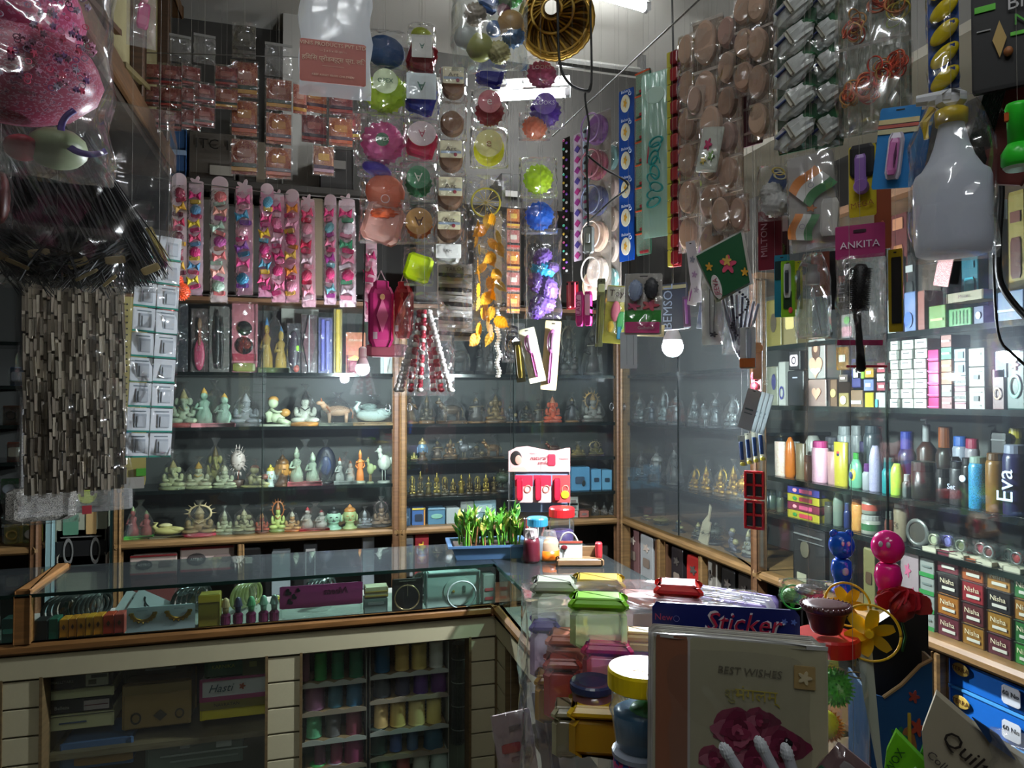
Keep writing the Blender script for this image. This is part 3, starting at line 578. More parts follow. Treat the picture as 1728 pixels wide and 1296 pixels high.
mixed_packet(585, 612, 525, Z1, 'a02c44', 'small red purse with a yellow-pink flap above the orange packet', [('flap', 'dia', 0, .8, .9, .4, .01, 'e8c040'), ('pouch', 'soft', 0, .4, .8, .6, .02, '8c2038')], H=.10)
bpy.data.objects['packet.009' if 'packet.009' in bpy.data.objects else 'packet'].location.z += 0
mixed_packet(642, 663, 583, Z1, 'a8acae', 'little white temple-shaped ornament by the post on the top shelf', [('tower', 'box', -.1, .4, .3, .7, .02, 'd8dcdc'), ('spire', 'dia', .12, .6, .3, .8, .02, 'c8cccc')], film_=False)
# cabinet two: dark brass figures
r2 = [(690, 30, 662), (720, 26, 664), (762, 44, 668), (803, 30, 668), (836, 36, 662), (862, 22, 682), (888, 26, 682), (908, 20, 678), (965, 22, 668)]
for i, (px, w_, y) in enumerate(r2):
    figurine(px, w_, y, 1.407, ['standing', 'seated', 'cow', 'standing', 'seated', 'crawl', 'seated', 'standing', 'standing'][i], ['8a6f50', '4f4738', '5f4c38', '55504c', '7a6238', '4c5258', '40403c', '4a463e', '3c3e42'][i], '8d7a58', '6d4f30',
             ['tall tan standing figurine first beside the post', 'dark bronze seated figurine second from the post', 'dark cow figurine with shiny reins under film', 'smoky film-wrapped standing figurine', 'brownish gold seated figurine in the middle bay', 'blue-grey crouching figurine in film', 'dull black seated figurine', 'thin dark standing figurine left of the orange one', 'dark slim figurine right of the orange one'][i], var=i % 2, metal=.4)
figurine(932, 32, 666, 1.407, 'seated', 'd8562c', 'e08a60', 'c04a28', 'glowing orange-red seated figurine among the dark ones', wrap=True, var=0)
figurine(1000, 36, 660, 1.407, 'halo', '8d8a84', 'b08a50', '5a5550', 'grey and orange figurine in tall film at the corner end', var=0)
r3 = [(680, 15, 752, 'seated', '9a9a84', 'tiny whitish figurine first on the narrow shelf'), (699, 14, 762, 'seated', 'a89c58', 'tiny pale gold figurine second on the narrow shelf'), (713, 17, 738, 'bust', '6f8ea8', 'small blue-white bust on the narrow shelf'), (738, 20, 742, 'standing', '6a5a4c', 'brown standing figurine in the narrow shelf group'), (760, 24, 738, 'seated', '8a6a48', 'reddish brown seated figurine in the narrow shelf group'), (783, 20, 740, 'bird', '8f9094', 'silver bird figurine in the narrow shelf group'), (805, 24, 750, 'crawl', '5a4c3c', 'dark reclining figurine in the narrow shelf group'), (832, 32, 738, 'cow', '7c5c3c', 'brown cow figurine at the end of the narrow shelf group'), (935, 26, 742, 'cow', '6e3f34', 'dull red cow figurine above the pink display'), (975, 26, 748, 'seated', '9c8850', 'brass seated figurine right of the pink display header'), (1005, 28, 744, 'halo', '8a8048', 'green-gold haloed figurine right of the pink display header')]
for i, (px, w_, y, k, c, lab) in enumerate(r3): figurine(px, w_, y, 1.213, k, c, 'a08c60', '4c3a26', lab, var=i % 2, wrap=i > 2, metal=.4)
for i in range(12):
    figurine(682 + i * 13.8, 13, 800 + [0, 4, -6, 3, -4, 5, 6, 0, -3, 4, -2, 3][i], 1.018, ['seated', 'halo', 'seated', 'standing'][i % 4], ['6c5a30', '8a7430', '5a4a2c'][i % 3], '94803c', '3a3020', 'tiny antique brass figurine, %s from the wooden post on the lowest glass shelf' % ORD[i], group='tiny brass figurines on the lowest glass shelf', wrap=False, var=i % 2, metal=.7)
figurine(848, 26, 793, 1.018, 'tree', '2f3a2a', '3c3020', '2a2a2a', 'dark ball-shaped miniature tree left of the pink display', wrap=False)
def bx(px0, px1, yt, z, col, label, items=(), cat='box', name='box', Y=3.78, D=.08, group=None, mm=None):
    p, W, H = on_back(px0, px1, yt, z, Y); t = thing(name, label, cat, p, 0, group)
    inst('carton', UB, mm or M_(col), t, (0, D / 2, H / 2), (0, 0, 0), (W * .97, D, H)); deco(t, W * .96, H, 0.002, items); return t
toy = [('truck_print', 'soft', -.05, .45, .5, .3, .003, '29405a'), ('wheel_print', 'disc', .15, .32, .2, .26, .004, '1a2020')]
bx(964, 996, 788, 1.018, '4f86ad', 'larger light blue box with a dark toy print', toy); bx(998, 1015, 792, 1.018, '5c93b8', 'light blue box in the middle of the three', [('print', 'soft', 0, .5, .5, .2, .003, '203448')])
bx(1016, 1033, 793, 1.018, '649bbd', 'light blue box nearest the corner post', [('print', 'soft', 0, .5, .5, .2, .003, '203448')])
bx(676, 693, 858, Z4, '46698f', 'blue printed box first beside the post', [('print', 'flower', 0, .5, .7, .5, .003, '9db4d0')]); bx(695, 718, 857, Z4, '3a5c94', 'blue box with orange edge', [('edge', 'box', .44, .5, .1, 1, .003, 'd08a3c'), ('edge', 'box', 0, .94, 1, .1, .003, 'd0b03c'), ('print', 'soft', 0, .45, .6, .4, .003, '20283c')])
bx(722, 752, 857, Z4, '4f7894', 'teal blue tin box with an island picture', [('picture', 'ball', 0, .5, .7, .3, .003, '7fae9c'), ('rim', 'box', 0, .95, 1, .08, .004, '8aa4b8')]); bx(753, 776, 857, Z4, 'a8acae', 'plain greyish white box behind the bamboo')
bx(777, 800, 846, Z4, '8a8d8a', 'grey box partly hidden behind the bamboo', [('label', 'box', 0, .5, .5, .3, .003, '5a5d5a')]); bx(800, 838, 842, Z4, '7c96a0', 'pale blue carton behind the bamboo leaves', [('label', 'box', 0, .6, .6, .3, .003, 'a8b8bc')])
for i, (a, b, y, z, c) in enumerate([(958, 976, 861, Z4, 'b8b8b0'), (958, 977, 849, .905, 'aeb0aa'), (959, 976, 838, .935, 'b4b4ae'), (978, 994, 862, Z4, 'b0645c')]):
    bx(a, b, y, z, c, ['bottom white carton of the small stack near the red-lidded jar', 'middle white carton of the small stack', 'topmost white carton of the small stack', 'small white and red carton right of the stack'][i], [('print', 'box', 0, .5, .5, .3, .002, '7a6a68')])
for i, (a, b) in enumerate(((998, 1010), (1012, 1026), (1028, 1038))):
    figurine((a + b) / 2, 13, 850, Z4, 'seated', '6a6460', 'a09c98', '2a2826', ['dusty grey figurine left in the bottom corner', 'dusty grey figurine middle of the bottom corner', 'dusty grey figurine against the corner post'][i], var=i % 2, metal=.5)
# goods on top shelf (z 1.67) of cabinet two: dark wrapped bundles
for i, (px, w_, y) in enumerate([(700, 34, 560), (775, 40, 570), (820, 36, 565), (870, 34, 560), (960, 34, 545), (1000, 32, 550)]):
    figurine(px, w_, y, 1.672, ['seated', 'cow', 'pair', 'standing', 'halo', 'standing'][i], ['3a3834', '44403a', '33322f', '3e3a34', '3a3c38', '33302c'][i], '6a6458', '2a2622', ['dark film-wrapped figurine on the top shelf beside the post', 'dark wrapped cow figurine behind the red garlands', 'dark wrapped couple figurine behind the orange feathers', 'dark wrapped standing figurine behind the black bracelet pack', 'dark wrapped haloed figurine right of the comb cards', 'dark wrapped standing figurine near the corner post'][i], var=i % 2, metal=.3)
# base cabinet goods
def redbox(a, b, yt, z, lab): bx(a, b, yt, z, '9a8a80', lab, [('edge', 'box', 0, .95, 1, .09, .003, '8c2c30'), ('edge', 'box', 0, .05, 1, .09, .003, '8c2c30'), ('oval', 'ball', -.2, .5, .36, .5, .003, '3a3634'), ('lettering', 'text', -.2, .5, 'ASTRO', .018, 1, 'c8c0b8'), ('print', 'soft', .28, .5, .3, .3, .003, '6a5a54')], Y=3.77)
bx(220, 300, 935, .46, '57302c', 'dark red carton at the bottom left of the back cabinet', Y=3.79); redbox(218, 300, 936, .70, 'white and red carton with a black oval, left of its twin')
redbox(303, 396, 922, .70, 'white and red carton with a black oval, right of its twin')
bx(458, 490, 930, .55, '7d8688', 'dull grey box behind the counter glass'); bx(512, 536, 916, .55, '26282a', 'black framed picture box with a white border', [('border', 'box', 0, .86, .7, .05, .003, 'c8c8c4'), ('border', 'box', -.33, .6, .05, .5, .003, 'c8c8c4'), ('border', 'box', .33, .6, .05, .5, .003, 'c8c8c4'), ('tile', 'dia', 0, .7, .3, .2, .003, '8c9094')])
bx(612, 632, 905, .55, '8a8f94', 'pale grey box below the wooden ledge'); bx(675, 698, 905, .6, 'a0a4a4', 'white and blue box in the base beside the post', [('print', 'box', 0, .7, .8, .2, .003, '6c7c98')]); bx(700, 724, 902, .6, 'b03038', 'red and yellow box in the base beside the white one', [('print', 'flower', 0, .7, .6, .3, .003, 'e0b040'), ('print', 'soft', 0, .4, .7, .2, .003, 'd06a8c')])
bx(400, 440, 925, .5, '22201e', 'black box in the base beside the oval-lettered cartons', [('tag', 'box', 0, .8, .3, .1, .003, 'a8a49a')])
# goods in the gap and the dim left shelves
bx(92, 182, 892, .72, '121212', 'black ornate framed box in the niche by the teal post', [('scroll', 'ring', -.25, .5, .2, .6, .003, '6a6a66'), ('scroll', 'ring', .28, .5, .2, .6, .003, '6a6a66'), ('line', 'box', 0, .82, .8, .03, .003, '5a5a56'), ('line', 'box', 0, .18, .8, .03, .003, '5a5a56')], Y=3.78)
o = bx(94, 182, 933, .30, 'b8ae9c', 'plain cream carton under the black ornate box', Y=3.78)
bx(92, 182, 852, .87, '8a8f7c', 'pale carton with green and tan prints on the niche stack', [('print', 'box', -.2, .5, .3, .6, .003, '4e7a62'), ('print', 'box', .2, .5, .2, .6, .003, 'a98c5c')], Y=3.78)
bx(92, 184, 800, 1.0, '5a6a58', 'greenish printed carton topmost in the niche stack', [('print', 'ball', .1, .5, .4, .5, .003, '9aa84c')], Y=3.78)
LSH = [(1.6, 'toy car', [(30, 625, '4f6488')]), (1.42, '', [(18, 668, '6a4a38'), (52, 672, '503a30')]), (1.25, '', [(25, 735, '9a5a4a'), (55, 745, 'b09a48')]), (1.08, '', [(15, 790, '4a7a50'), (45, 792, 'b04038')]), (.868, '', [(20, 880, 'b09a40'), (52, 885, '8c8c38')])]
nm = ['blue-white toy car box on the dim left shelf', 'brown packet on the dim left shelf', 'dark packet beside the brown one', 'reddish packet on the dim left shelf', 'yellowish packet beside the paper bundle edge', 'green toy packet on the dim left shelf', 'red toy packet on the dim left shelf', 'yellow bangle pack lowest on the left shelves', 'olive bangle pack lowest on the left shelves']
i = 0
for z, _, its in LSH:
    for px, y, c in its:
        p = onY(px, y, 3.8); t = thing('toy_packet', nm[i], 'packet', (p.x, 3.8, z)); inst('card', UB, mat(c), t, (0, .03, .045), (0, 0, 0), (.075, .02, .09)); inst('blister', UBR, GLASSY, t, (0, .0, .045), (0, 0, 0), (.07, .03, .08)); deco(t, .07, .09, -.02, [('print', ['soft', 'ring', 'disc'][i % 3], 0, .5, .7, .5, .02, ['c0c8d8', '30261e', 'c8a048', 'd8d0c0', '286030'][i % 5])]); i += 1
# ------------------------------------------------------------------ corner cabinet (right wall, first bay)
Rx = 1.80
for i, (px, w_, y) in enumerate([(1080, 22, 668), (1100, 16, 672), (1120, 20, 660), (1142, 20, 665), (1172, 22, 668), (1190, 18, 680), (1208, 24, 670), (1236, 26, 672)]):
    figurine(px, w_, y, 1.407, ['seated', 'standing', 'halo', 'standing', 'seated', 'bird', 'standing', 'halo'][i], ['7f8a8c', '5a626c', '8d9ca0', '6d767c', '7c8488', '8c9498', '6a7074', 'a4acae'][i], 'c0c8cc', '3a3c40', ['silver seated trinket closest to the corner post', 'thin grey trinket second from the corner', 'tall silver haloed trinket under the bulb glare', 'slim grey trinket left of the glass door edge', 'silver seated trinket right of the door edge', 'small silver bird trinket', 'dark silver standing trinket', 'brightest silver haloed trinket beside the white cards'][i], plane='R', Y=Rx, var=i % 2, metal=.6)
for i, (px, w_, y) in enumerate([(1082, 20, 765), (1108, 20, 760), (1138, 20, 755), (1172, 20, 790), (1192, 20, 782), (1216, 24, 790), (1238, 26, 782), (1256, 20, 800)]):
    g = i > 2; figurine(px, w_, y, 1.10, ['seated', 'bust', 'standing', 'halo', 'seated', 'halo', 'seated', 'tree'][i], 'c89a3a' if g else '50504e', 'e0b850' if g else '8a8a88', '5a4420' if g else '2a2a2a', ['dull dark trinket near the corner on the middle shelf', 'dark pinkish bust trinket on the middle shelf', 'greyish standing trinket with a film cone', 'first golden trinket right of the door edge', 'second golden trinket right of the door edge', 'big golden haloed trinket in the gold cluster', 'large golden seated trinket in the gold cluster', 'golden leafy trinket next to the red frames'][i], plane='R', Y=Rx, var=i % 2, metal=.7 if g else .3)
for i, (px, w_) in enumerate([(1090, 24), (1115, 22), (1145, 24), (1178, 24), (1205, 26), (1235, 26), (1262, 22)]):
    figurine(px, w_, 868 + i * 4, .868, ['crawl', 'tree', 'crawl', 'seated', 'tree', 'crawl', 'halo'][i], ['3c3c3c', '6a6438', '34383a', '4a4a42', '3a3f34', '4e4e58', '6c6c60'][i], '8a8458', '1f1e1c', ['black trinket low in the corner cabinet', 'olive tufted trinket low in the corner cabinet', 'dark crouching trinket low in the corner cabinet', 'dark seated trinket left of the leaning white card', 'dark tufted trinket right of the leaning white card', 'grey crystal trinket low in the corner cabinet', 'spiky pale trinket by the second post'][i], plane='R', Y=Rx, wrap=False, var=i % 2)
p = onX(1180, 905, 1.74); t = thing('price_card', 'pale stepped price card leaning in the corner cabinet', 'card', (1.76, p.y, .868), -pi / 2); t.rotation_euler = (.0, .2, -pi / 2)
part('card', MB().prism([(-.04, 0), (.04, 0), (.045, .12), (.03, .12), (.035, .2), (.02, .2), (.02, .15), (-.02, .1), (-.03, .05)], -.003, .003), mat('b0a68c'), t)
def rbx(px0, px1, yt, z, col, label, items=(), X=1.76, D=.08, cat='box', name='box', group=None, mm=None, yb=None):
    p, W, H = on_right(px0, px1, yt, z, X); t = thing(name, label, cat, p, -pi / 2, group)
    inst('carton', UB, mm or M_(col), t, (0, D / 2, H / 2), (0, 0, 0), (W * .97, D, H)); deco(t, W * .96, H, 0.002, items); return t
for i, (a, b, y, z, c) in enumerate([(1058, 1078, 892, .47, '7c5a58'), (1080, 1102, 905, .47, 'a8aaa8'), (1104, 1128, 915, .47, '6a4a34'), (1132, 1152, 925, .47, '2a2426'), (1158, 1182, 940, .47, 'b02c28'), (1184, 1210, 945, .47, '9a9488'), (1216, 1240, 960, .47, '1a1a1a'), (1244, 1270, 970, .47, '2c2824')]):
    rbx(a, b, y, z, c, ['white-spotted maroon box at the corner of the base', 'silver patterned box in the base near the corner', 'brown printed box in the base near the corner', 'black slim box in the base by the divider', 'bright red box in the base of the corner cabinet', 'cream leaning box in the base right of the red one', 'black box in the base left of the second post', 'dark box in the base beside the second post'][i], [('print', 'flower', 0, .8, .5, .15, .003, 'c8b8a8' if i < 3 else '504a44'), ('print', 'soft', 0, .55, .5, .15, .003, '8a7a6c' if i < 5 else '30302c')])
# ------------------------------------------------------------------ strings and rods that carry the hung goods
ROPE = mat('2a2926', .7)
def cord(label, pts, r=.0025, m=None, name='wire', cat='wire'):
    pts = [Vector(p) for p in pts]; p0 = pts[0]; mb = MB()
    if len(pts) > 3:
        q = [pts[0]] + pts + [pts[-1]]; pts = [.5 * (2 * q[i] + (q[i + 1] - q[i - 1]) * u + (2 * q[i - 1] - 5 * q[i] + 4 * q[i + 1] - q[i + 2]) * u * u + (3 * q[i] - q[i - 1] - 3 * q[i + 1] + q[i + 2]) * u ** 3) for i in range(1, len(q) - 2) for u in (0, .2, .4, .6, .8)] + [q[-1]]
    mb.tube([Vector(p) - p0 for p in pts], r, 6)
    return tag(part(name, mb, m or ROPE, None, p0, smooth=True), label, cat)
YH = 3.10
a, b = onY(262, 300, YH), onY(640, 338, YH)
cord('thin horizontal string from which the pink hair clip strips hang', [a, (a + b) / 2 + Vector((0, 0, -.015)), b], .002, mat('8a8884', .6))
cord('rod over the small counter carrying the bath puff strings', [P(560, -60, 2.55), P(960, -30, 2.55)], .006, mat('55524c', .5), name='rod', cat='rod')
cord('rod along the side counter carrying the beige puff strips', [(1.02, 2.95, 2.70), (1.02, .5, 2.58)], .003, mat('55524c', .5), name='rod', cat='rod')
cord('string above the red sachet sheets', [onY(215, 88, 3.3), onY(620, 100, 3.3)], .002, mat('6a6864', .6))
cord('black cable looping down beside the gold basket', [P(941, 0, 2.1), P(944, 100, 2.1), P(960, 140, 2.1), P(990, 153, 2.15), P(998, 140, 2.15)], .004, mat('121212', .5))
cord('black cable dropping to the grey switch by the round puff strip', [P(996, 0, 2.2), P(998, 140, 2.2), P(987, 160, 2.2), P(994, 215, 2.2), P(990, 270, 2.2), P(993, 385, 2.2)], .0035, mat('121212', .5))
cord('black cable crossing the blue roundel strip', [P(991, 262, 2.15), P(1020, 285, 2.1), P(1060, 312, 2.0), P(1030, 340, 2.05), P(995, 372, 2.15)], .0032, mat('121212', .5))
cord('thick black cable hanging at the right edge in front of the boxes', [P(1688, 300, 1.35), P(1690, 330, 1.35), P(1685, 420, 1.35), P(1690, 480, 1.35), P(1728, 532, 1.33), P(1760, 560, 1.3)], .006, mat('0f1010', .4))
cord('thin black cable falling past the white carton stack', [P(1676, 430, 1.5), P(1684, 560, 1.5), P(1712, 600, 1.5), P(1760, 640, 1.5)], .003, mat('0f1010', .4))
t = thing('switch', 'grey bed switch hanging on the black cable', 'switch', P(993, 428, 2.18), face(P(993, 428, 2.18), 10)); part('body', MB().bb((0, 0, .042), (.036, .02, .085), r=.3), mat('8d9290', .4), t); part('button', MB().bb((0, -.012, .045), (.014, .008, .028), r=.3), mat('b0b4b2'), t)
# ------------------------------------------------------------------ pink hair clip strips
PK = ['d8447c', 'e87aa0', 'c83a64', 'f0b040', 'e8e4ea', '5aa8c0', 'd85c8c', 'b83a8c', '7ac04a', 'e06a3c']
def clip_strip(px, y0, y1, wpx, label, card, seq, Y=YH, off=0, row=25, head=True, sw=0):
    b = onY(px, y1, Y); tp = onY(px, y0, Y); d = (b - EYE).dot(FWD); H = tp.z - b.z; W = S(wpx, d)
    t = thing('hair_clip_strip', label, 'hair clips', b, off, 'strips of pink hair clips'); t.rotation_euler = (R.uniform(-.02, .02), R.uniform(-.015, .015), off)
    inst('card', UB, M_(card), t, (0, 0, H / 2 - .01), (0, 0, 0), (W, .003, H - .03))
    if head: inst('card_head', UFLO if sw else UDISC, mat('f0d8e0', .5), t, (0, 0, H - .028), (0, 0, 0), (W * 1.0, .0032, W * 1.0))
    n = max(3, int(round((y1 - y0 - 35) / row))); dz = (H - .09) / n
    for k in range(n):
        c = seq[k % len(seq)]; z = H - .085 - dz * k
        inst('hair_clip', UBOW if (k + px) % 3 else URUF, mat(c, .25), t, (R.uniform(-.006, .006), -.012, z), (0, R.uniform(-.4, .4), 0), (W * .78, .022, dz * .8))
        inst('clip_body', UBR, mat(seq[(k + 2) % len(seq)], .25), t, (W * R.uniform(-.15, .15), -.010, z - dz * .42), (0, R.uniform(-.3, .3), 0), (W * .7, .012, dz * .3))
    thread(t, H, 2.72 if 0 else 3.61) if 0 else inst('hanging_thread', UTHREAD, mat('6c6a64'), t, (0, 0, H - .02), (0, 0, 0), (.0006, .0006, 3.62 - b.z - H))
    inst('film', pillow(W * 1.12, H - .05, .03, px % 7, 4, 22), film(body=.03, gloss=.15, sc=60, bump=.9, name='clip_film'), t, (0, -.004, 0))
    return t
CS = [(303, 292, 478, 23, 'f0d8dc', ['8c3a4c', 'd0a040', 'b03a54', '6a3040'], 'leftmost clip strip, with brown and ochre clips, next to the orange pompoms'),
 (329, 296, 500, 24, 'e8ccd8', ['c03a70', '5a8cb0', 'd8c040', 'c85070'], 'second clip strip, pink and blue, beside the leftmost'),
 (369, 298, 512, 27, 'e8dcd8', ['d87a7a', 'e0a090', 'a8c4b0', 'b85a9c'], 'third clip strip, peach and multicoloured, slightly tilted'),
 (412, 305, 500, 28, 'f4c0d4', ['e8609a', '4a94b8', 'e8b0c0', '8c54a8'], 'fourth clip strip, with a scalloped pink head'),
 (447, 308, 503, 21, 'f0a8c8', ['5a9cb4', 'd84a7c', 'e8c040', 'c0407c'], 'fifth clip strip, narrow with a blue clip near the top'),
 (470, 318, 512, 22, 'f4b8cc', ['d04a80', 'e07aa0', 'e8c0d0', 'b8386c'], 'sixth clip strip, crowded with rose clips'),
 (493, 320, 512, 24, 'f0b4c8', ['d8883c', 'e8a0b8', 'c84a78', 'd8b050'], 'seventh clip strip, with orange and pink clips'),
 (521, 328, 520, 23, 'f4c8d4', ['e0587c', 'f0a0b4', 'd83a5c', 'e8d0d8'], 'eighth clip strip, hanging lowest with coral clips'),
 (557, 327, 516, 20, 'f8dce8', ['e8508c', '7ab8c0', 'f090b0', 'b04a9c'], 'ninth clip strip, very pale head and pink clips'),
 (587, 328, 520, 27, 'f8e4ec', ['d84a80', 'e8e0e8', '4aa87c', 'e090a8'], 'tenth clip strip, pale with a green clip halfway'),
 (625, 400, 545, 20, 'f0ccd8', ['d85088', 'c03a68', 'e8a0b8'], 'short clip strip half hidden behind the puffs')]
for i, (px, y0, y1, w_, c, sq, lab) in enumerate(CS): clip_strip(px, y0, y1, w_, lab, c, sq, sw=i % 2, off=R.uniform(-.35, .1), Y=YH - (0 if i < 10 else .1))
# orange and green pompoms left of the clips
t = thing('pompom_garland', 'green and orange fluffy pompom garland beside the white card strip', 'garland', P(283, 545, 2.3)); thread(t, .18)
for i, (px, py, r, c) in enumerate([(283, 455, 16, '3f8c34'), (292, 475, 15, 'e8542c'), (305, 492, 14, 'f0602c'), (282, 500, 13, 'e04a28'), (290, 430, 12, '3a7a3a'), (282, 520, 11, 'c83c28'), (272, 440, 12, 'c8a030')]):
    inst('pompom', USPIKE, mat(c), t, P(px, py, 2.3) - t.location, (0, i, 0), S(2.4 * r, 2.3))
# ------------------------------------------------------------------ red sachet sheets under the loft
def sachet_sheet(px, y0, wpx, rows, rowpx, label, cols, Y=3.3, off=0):
    p = onY(px, y0 + rows * rowpx, Y); d = (p - EYE).dot(FWD); W = S(wpx, d); h = S(rowpx, d)
    t = thing('sachet_sheet', label, 'sachets', p, off, 'sachet sheets hung under the loft'); thread(t, h * rows)
    for k in range(rows):
        c = cols[k % len(cols)]; z = h * (rows - 1 - k)
        s = inst('sachet', cm(('sachet', 1), lambda: MB().ball((0, 0, 0), .5, 12, fn=lambda a, t: 1).box((0, 0, 0), (1, .12, 1))), mat(c[0], .3, kind='print', h2=c[1], h3=c[2], sc=45), t, (0, 0, z + h / 2), (0, 0, 0), (W * .92, .012, h * .9))
        inst('stripe', UB, mat(c[2], .3), t, (0, -.005, z + h * .18), (0, 0, 0), (W * .9, .004, h * .1)); inst('stripe', UB, mat(c[3], .3), t, (0, -.005, z + h * .29), (0, 0, 0), (W * .9, .004, h * .1))
        inst('lettering_patch', UBR, mat(c[1], .4), t, (0, -.006, z + h * .6), (0, 0, 0), (W * .5, .004, h * .22))
        inst('film', pillow(round(W, 2), round(h, 2), .02, k + int(px) % 3, 6, 6), FILM, t, (0, -.006, z))
    return t
ra = ('6e2422', 'a8605a', 'b03a30', '2c1a18'); rb = ('8a3634', 'b88478', 'd09a3c', '1e3628'); rc = ('9c4640', 'd0904c', 'c8582c', '46223a'); rd = ('60222e', 'a05a54', '982c2c', '361c30')
SS = [(250, 105, 36, 3, 38, [ra, rd]), (288, 108, 36, 3, 38, [rd, ra]), (322, 110, 30, 3, 37, [ra, ra]), (345, 140, 34, 2, 38, [rd, ra]), (382, 110, 38, 2, 38, [rd, rb]), (412, 100, 44, 3, 66, [rb, rc]), (412, 40, 40, 1, 60, [('4a4844', '6a6864', '5a5854', '3a3836')]), (470, 130, 44, 3, 58, [rb, rc, rc]), (530, 140, 44, 2, 52, [rc, rd]), (546, 244, 36, 1, 54, [('8a4a50', 'e0b060', 'c8a0b0', '4a3450')]), (575, 145, 42, 2, 52, [rd, rc]), (590, 188, 40, 1, 50, [('6a3a54', 'd86a6a', 'e8c040', '3c2c54')]), (506, 140, 24, 1, 55, [('b03a34', 'e8b0a0', 'e8a83c', '5a1c1c')])]
nmz = ['leftmost dark red sachet sheet under the loft', 'second dark red sachet sheet from the loft beam', 'third maroon sachet sheet, shorter', 'maroon sachets hanging behind the third sheet', 'brown sachet sheet next to the blank gap', 'tallest red sachet sheet with yellow stripes', 'empty grey film pouch above the tall red sheet', 'three-row sachet sheet with red dots and yellow stripes', 'two-row sachet sheet with orange stripes left of the puffs', 'single sachet hanging lowest beside the puffs', 'two-row purple-red sachet sheet touching the puffs', 'single sachet with yellow and violet bands under the red-lettered bag', 'bright red sachet with orange lettering under the red-lettered bag']
for i, s in enumerate(SS): sachet_sheet(*s[:5], nmz[i], s[5], off=R.uniform(-.2, .2), Y=3.3 + .02 * (i % 3))
for i, (px, y0, y1, w_) in enumerate([(300, 60, 105, 40), (470, 75, 130, 44), (345, 60, 108, 34)]):
    b_, H, rz = hang(px, y0, y1, 3.3); t = thing('empty_pouch', ['empty clear pouch above the dark red sachets', 'empty clear pouch above the three-row sachet sheet', 'crumpled clear pouch between the sachet sheets'][i], 'plastic pouch', b_, rz)
    inst('film', pillow(S(w_, 3.3), H, .03, i), FILM2, t); inst('seal', UB, mat('8c8c88'), t, (0, 0, H), (0, 0, 0), (S(w_, 3.3), .003, .012)); thread(t, H)
# ------------------------------------------------------------------ strings of bath puffs
DP = 2.5
def puff_pouch(px, pyc, wpx, hpx, kind, c, label, name='bath_puff_pack', txt=None, card=None, tc='2a6a4a', d=DP, off=0, bw=None, cat='bath puff', tilt=0, group=None, cc=None, fm=None):
    b_ = P(px, pyc + hpx / 2, d); W = S(wpx, d); H = S(hpx, d)
    t = thing(name, label, cat, b_, face(b_, off), group); t.rotation_euler = (0, tilt, face(b_, off))
    bw = S(bw, d) if bw else W * .86
    if kind in SH: inst('puff' if kind in ('ruff', 'ball') else 'content', SH[kind], mat(c, .5, kind='sheer'), t, (0, .0, H * .46), (0, .3, 0), (bw, .07 if kind == 'ruff' else .055, min(H * .92, bw)))
    if card:
        sh, cw, ch, cz = card
        inst('label_card', SH[sh], M_(cc or 'e8e8e0'), t, (0, -.043, H * cz), (0, 0, 0), (W * cw, .002, W * ch))
        if sh == 'disc': inst('label_ring', UTHIN, M_(tc), t, (0, -.0435, H * cz), (0, 0, 0), (W * cw * .92, .006, W * ch * .92))
    if txt: text(txt[0], W * txt[1], t, (0, -.047, H * (card[3] if card else .5)), M_(tc), sx=txt[2] if len(txt) > 2 else 1)
    inst('film', pillow(round(W * 1.08, 3), round(H * 1.03, 3), .10, (px + pyc) % 5, 10, 10), fm or FILM, t)
    inst('seam', UB, FILM2, t, (0, 0, 0), (0, 0, 0), (W * 1.02, .002, .008)); thread(t, H)
    return t
c1 = [(650, 85, 80, 60, 'ball', '2a5a8a', 'dull blue bundle above the yellow-green puff', None, None, None), (650, 153, 84, 78, 'ruff', 'c8e04a', 'yellow-green bath puff with a round clear label, in the first puff string', ('OPEX', .12), ('disc', .5, .5, .6), 'dff0c0'),
 (645, 238, 86, 84, 'ruff', 'e07ab0', 'pink bath puff with a small green round label', ('OPEX', .1), ('disc', .26, .26, .45), '1c5a34'), (636, 285, 60, 26, 'ball', '6a54c0', 'violet folded puff squeezed below the pink one', None, None, None),
 (650, 322, 78, 66, 'ball', 'e8987c', 'salmon puff ball under the violet one', None, None, None), (646, 375, 74, 70, 'soft', 'f4ccc0', 'white and orange sponge at the bottom of the first puff string', None, None, None)]
for r in c1: puff_pouch(r[0], r[1], r[2], r[3], r[4], r[5], r[6], txt=r[7], card=r[8], cc=r[9], tc='e8f0e0' if r[9] == '1c5a34' else '1c6a3c')
o = bpy.data.objects
inst('orange_band', URUF, mat('f06a38'), o['bath_puff_pack.005'], (0, -.005, .10), (0, 0, 0), (.13, .06, .05))
inst('hole_ring', UTHIN, mat('e0e0e0'), o['bath_puff_pack.004'], (0, -.04, .03), (0, 0, 0), (.03, .01, .03))
c2 = [(712, 96, 42, 70, 'soft', '9a2f38', 'maroon sponge with a white label high in the second string', ('A', .3), ('box', .8, .9, .62), 'e4e4de', '2a6a5a'), (711, 165, 58, 70, 'soft', '2a44b0', 'sponge with white triangle label and blue base', ('A', .36), ('box', .85, .75, .66), 'dce8ec', '1a6a58'),
 (712, 240, 58, 62, 'soft', 'e04a80', 'pink sponge with a white upside-down letter label', ('A', .3), ('disc', .8, .72, .62), 'f0d8dc', 'c03a5a'), (706, 308, 58, 64, 'ruff', '2e8a54', 'green bath puff with a lettered round label', ('A', .36), ('disc', .66, .66, .55), '2e8a54', 'd8e8d0'),
 (707, 378, 62, 66, 'ruff', 'd88a30', 'orange bath puff with a brown round label', ('A', .36), ('disc', .72, .72, .5), 'd8a050', '5a2a10')]
